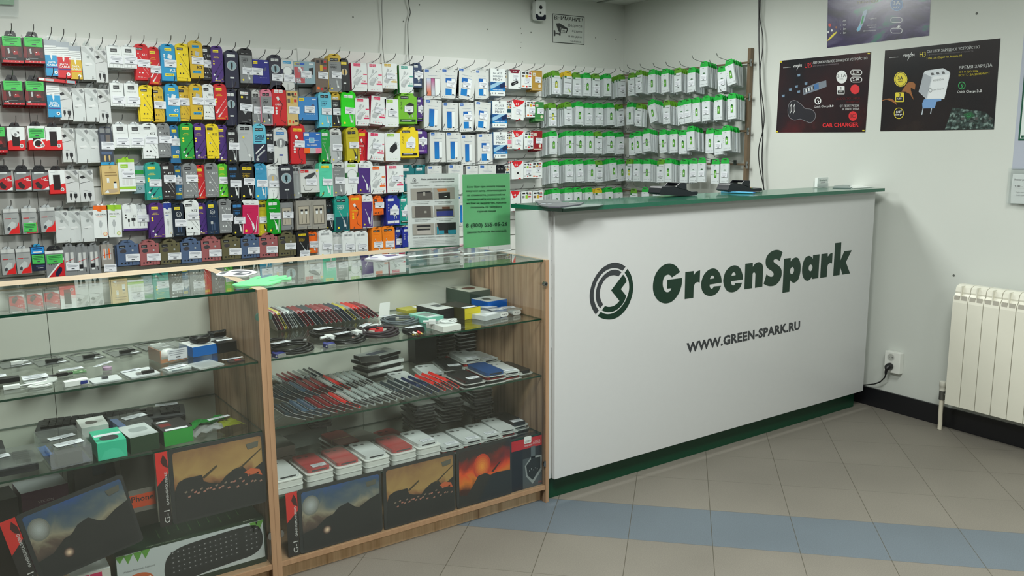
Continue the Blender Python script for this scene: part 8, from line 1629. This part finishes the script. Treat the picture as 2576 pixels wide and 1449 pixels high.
# ---- on the counter
SZ = 1.1765
layz('magazine', 'grey magazine, rearmost of the fan on the counter left end', 'magazine', 'c', [(275, 165), (480, 135), (860, 122), (1020, 185), (380, 225)], SZ, .003, M((104, 108, 112), .35))
def mg(t):
    p = PB(); 
    for (a, b, c, d, col) in ((440, 232, 560, 250, (170, 180, 190)), (620, 232, 720, 248, (150, 156, 166)), (1000, 195, 1180, 202, (200, 214, 210)), (1200, 210, 1380, 222, (160, 176, 170))): p.poly([atZ('c', u, v, SZ+.0082) for u, v in ((a, b), (c, b-6), (c+10, d-6), (a+10, d))], M(col, .3))
    wbuild(p, 'print', t)
layz('magazine', 'dark printed magazine in the middle of the fan on the counter', 'magazine', 'c', [(330, 240), (700, 212), (1240, 188), (1600, 205), (1500, 250), (940, 320), (640, 318), (430, 282)], SZ+.0034, .0045, M((86, 86, 96), .3), mg)
layz('magazine', 'green grey magazine, frontmost of the fan on the counter', 'magazine', 'c', [(950, 335), (1180, 285), (1900, 238), (2140, 258), (2000, 290), (1060, 362)], SZ+.0002, .0028, M((96, 116, 110), .35))
def terminal(label, prof, hood, Yf, u0, lead):
    f = lambda u, v, y=Yf: atY('Z', u, v, y)
    P = [f(*q) for q in prof]; zmin = min(q.z for q in P); dz = SZ+.0008-zmin; o = P[0]; t = thing('card_terminal', label, 'card terminal', (sum(q.x for q in P)/len(P), Yf, SZ)); bm = M((30, 33, 40), .42)
    up_ = Vector((0, 0, dz)); p = PB(); p.prism([q+up_ for q in P], bm, (0, .072, 0)); wbuild(p, 'terminal_body', t, .002)
    Hh = [f(*q, Yf-.003)+up_ for q in hood]; wbuild(PB().prism(Hh, bm, (0, .004, 0)), 'keypad_shield', t); wbuild(PB().prism([q+Vector((0, .073, 0)) for q in Hh], bm, (0, .004, 0)), 'keypad_shield', t)
    q0, q1 = Hh[1]+Vector((0, .0042, 0)), Hh[2]+Vector((0, .0042, 0)); p = PB(); p.prism([q0, q1, q1+Vector((.012, 0, -.008)), q0+Vector((.010, 0, -.010))], bm, (0, .0685, 0)); wbuild(p, 'shield_back', t)
    a = f(u0[0], u0[1])+up_; p = PB()
    cl = [(200, 60, 50), (220, 180, 60), (60, 150, 80), (190, 190, 190)]
    for i in range(4):
        for j in range(4): p.box(a.x+.011*i, a.x+.011*i+.008, Yf+.010+.014*j, Yf+.019+.014*j, a.z-.0035*i-.006, a.z-.0035*i-.002, M(cl[i] if j == 0 else (188, 186, 176), .4))
    o_ = wbuild(p, 'keypad', t)
    for k in (.1, .85): p = PB(); x = P[0].x+(P[6].x-P[0].x)*k if len(P) > 6 else P[0].x
    if lead: p = PB(); g = [f(*q, Yf+.03)+up_ for q in lead]; p.tube(g, .0022, BLACK, 6); wbuild(p, 'lead', t)
terminal('black card terminal with keypad hood, left one on the counter', [(172, 428), (170, 396), (200, 300), (228, 268), (300, 262), (520, 262), (690, 305), (790, 348), (860, 380), (985, 372), (996, 402), (975, 440), (930, 456), (780, 462), (500, 462), (230, 442)], [(515, 275), (600, 190), (690, 182), (752, 196), (748, 250), (752, 340)], 2.69, (760, 322), [(172, 400), (130, 402), (95, 432)])
terminal('black card terminal with keypad hood, right one behind the blue pen', [(1640, 330), (1668, 262), (1690, 205), (1720, 182), (1780, 178), (1900, 188), (2050, 235), (2150, 285), (2200, 300), (2370, 280), (2388, 310), (2370, 345), (2320, 358), (2150, 360), (1900, 360), (1690, 350)], [(1935, 192), (2000, 120), (2110, 118), (2118, 150), (2112, 200), (2118, 262)], 2.70, (2130, 250), [(1640, 320), (1600, 322), (1570, 345)])
a, b = atZ('Z', 1495, 372, SZ+.004), atZ('Z', 2245, 392, SZ+.004); t = thing('pen', 'light blue pen lying in front of the right card terminal', 'pen', (a.x, a.y, SZ+.0048)); d = (b-a); PB().tube([(0, 0, 0), tuple(d*.92)], .0042, M((96, 182, 226), .25), 10).build('barrel', t); PB().tube([tuple(d*.925), tuple(d)], [.0038, .001], M((30, 110, 190), .3), 10).build('tip', t); PB().tube([(0, 0, 0.0), tuple(d*.22)], .0048, M((120, 200, 236), .25), 10).build('cap', t)
x0 = atY('O', 2053, 468, 2.74).x; t = thing('card_holder', 'clear business card holder on the counter right end', 'card holder', (x0+.055, 2.735, SZ)); w = .10
PB().box(-w/2, w/2, 0, .002, .001, .022, CLEAR).box(-w/2, w/2, .024, .026, .001, .035, CLEAR).box(-w/2, w/2, -.004, .03, .0004, .0028, CLEAR).build('holder', t)
p = PB(); p.box(-w/2+.004, w/2-.006, .004, .020, .004, .052, WHITE); p.text('GreenSpark', 0, .034, .010, .0036, M((60, 100, 84), .4), .062, 'c', .01); p.rect(-.02, .024, .02, .026, .0036, GREYINK); p.build('cards', t)
CRP['p'] = (2060, 440, 7.245)
layz('leaflet', 'white leaflet lying at the right end of the counter', 'leaflet', 'p', [(540, 192), (680, 188), (860, 205), (1000, 222), (620, 240)], SZ, .0022, WHITE)
layz('leaflet', 'grey folded leaflet beside the business card holder', 'leaflet', 'p', [(280, 195), (440, 178), (600, 184), (540, 198), (590, 236), (250, 228)], SZ, .004, M((120, 136, 134), .35))

# finer pieces hang under the part they belong to
for o in list(sc.objects):
    if o.parent is None or o.type != 'MESH': continue
    k = o.name.split('.')[0]; up_to = {'louvre_slot': 'section', 'outlet': 'housing', 'lens': 'housing', 'base_cover': 'housing', 'keypad': 'terminal_body', 'diffuser': 'frame', 'print': 'sheet', 'display': 'strap', 'bracket': 'rail', 'keys': 'keyboard_body'}.get(k)
    if not up_to: continue
    sib = [c for c in o.parent.children if c.name.split('.')[0] == up_to]
    if k in ('louvre_slot', 'bracket') and sib:
        me = [c for c in o.parent.children if c.name.split('.')[0] == k]; sib = [sib[min(me.index(o), len(sib)-1)]] if o in me else sib
    if sib: o.parent = sib[0]
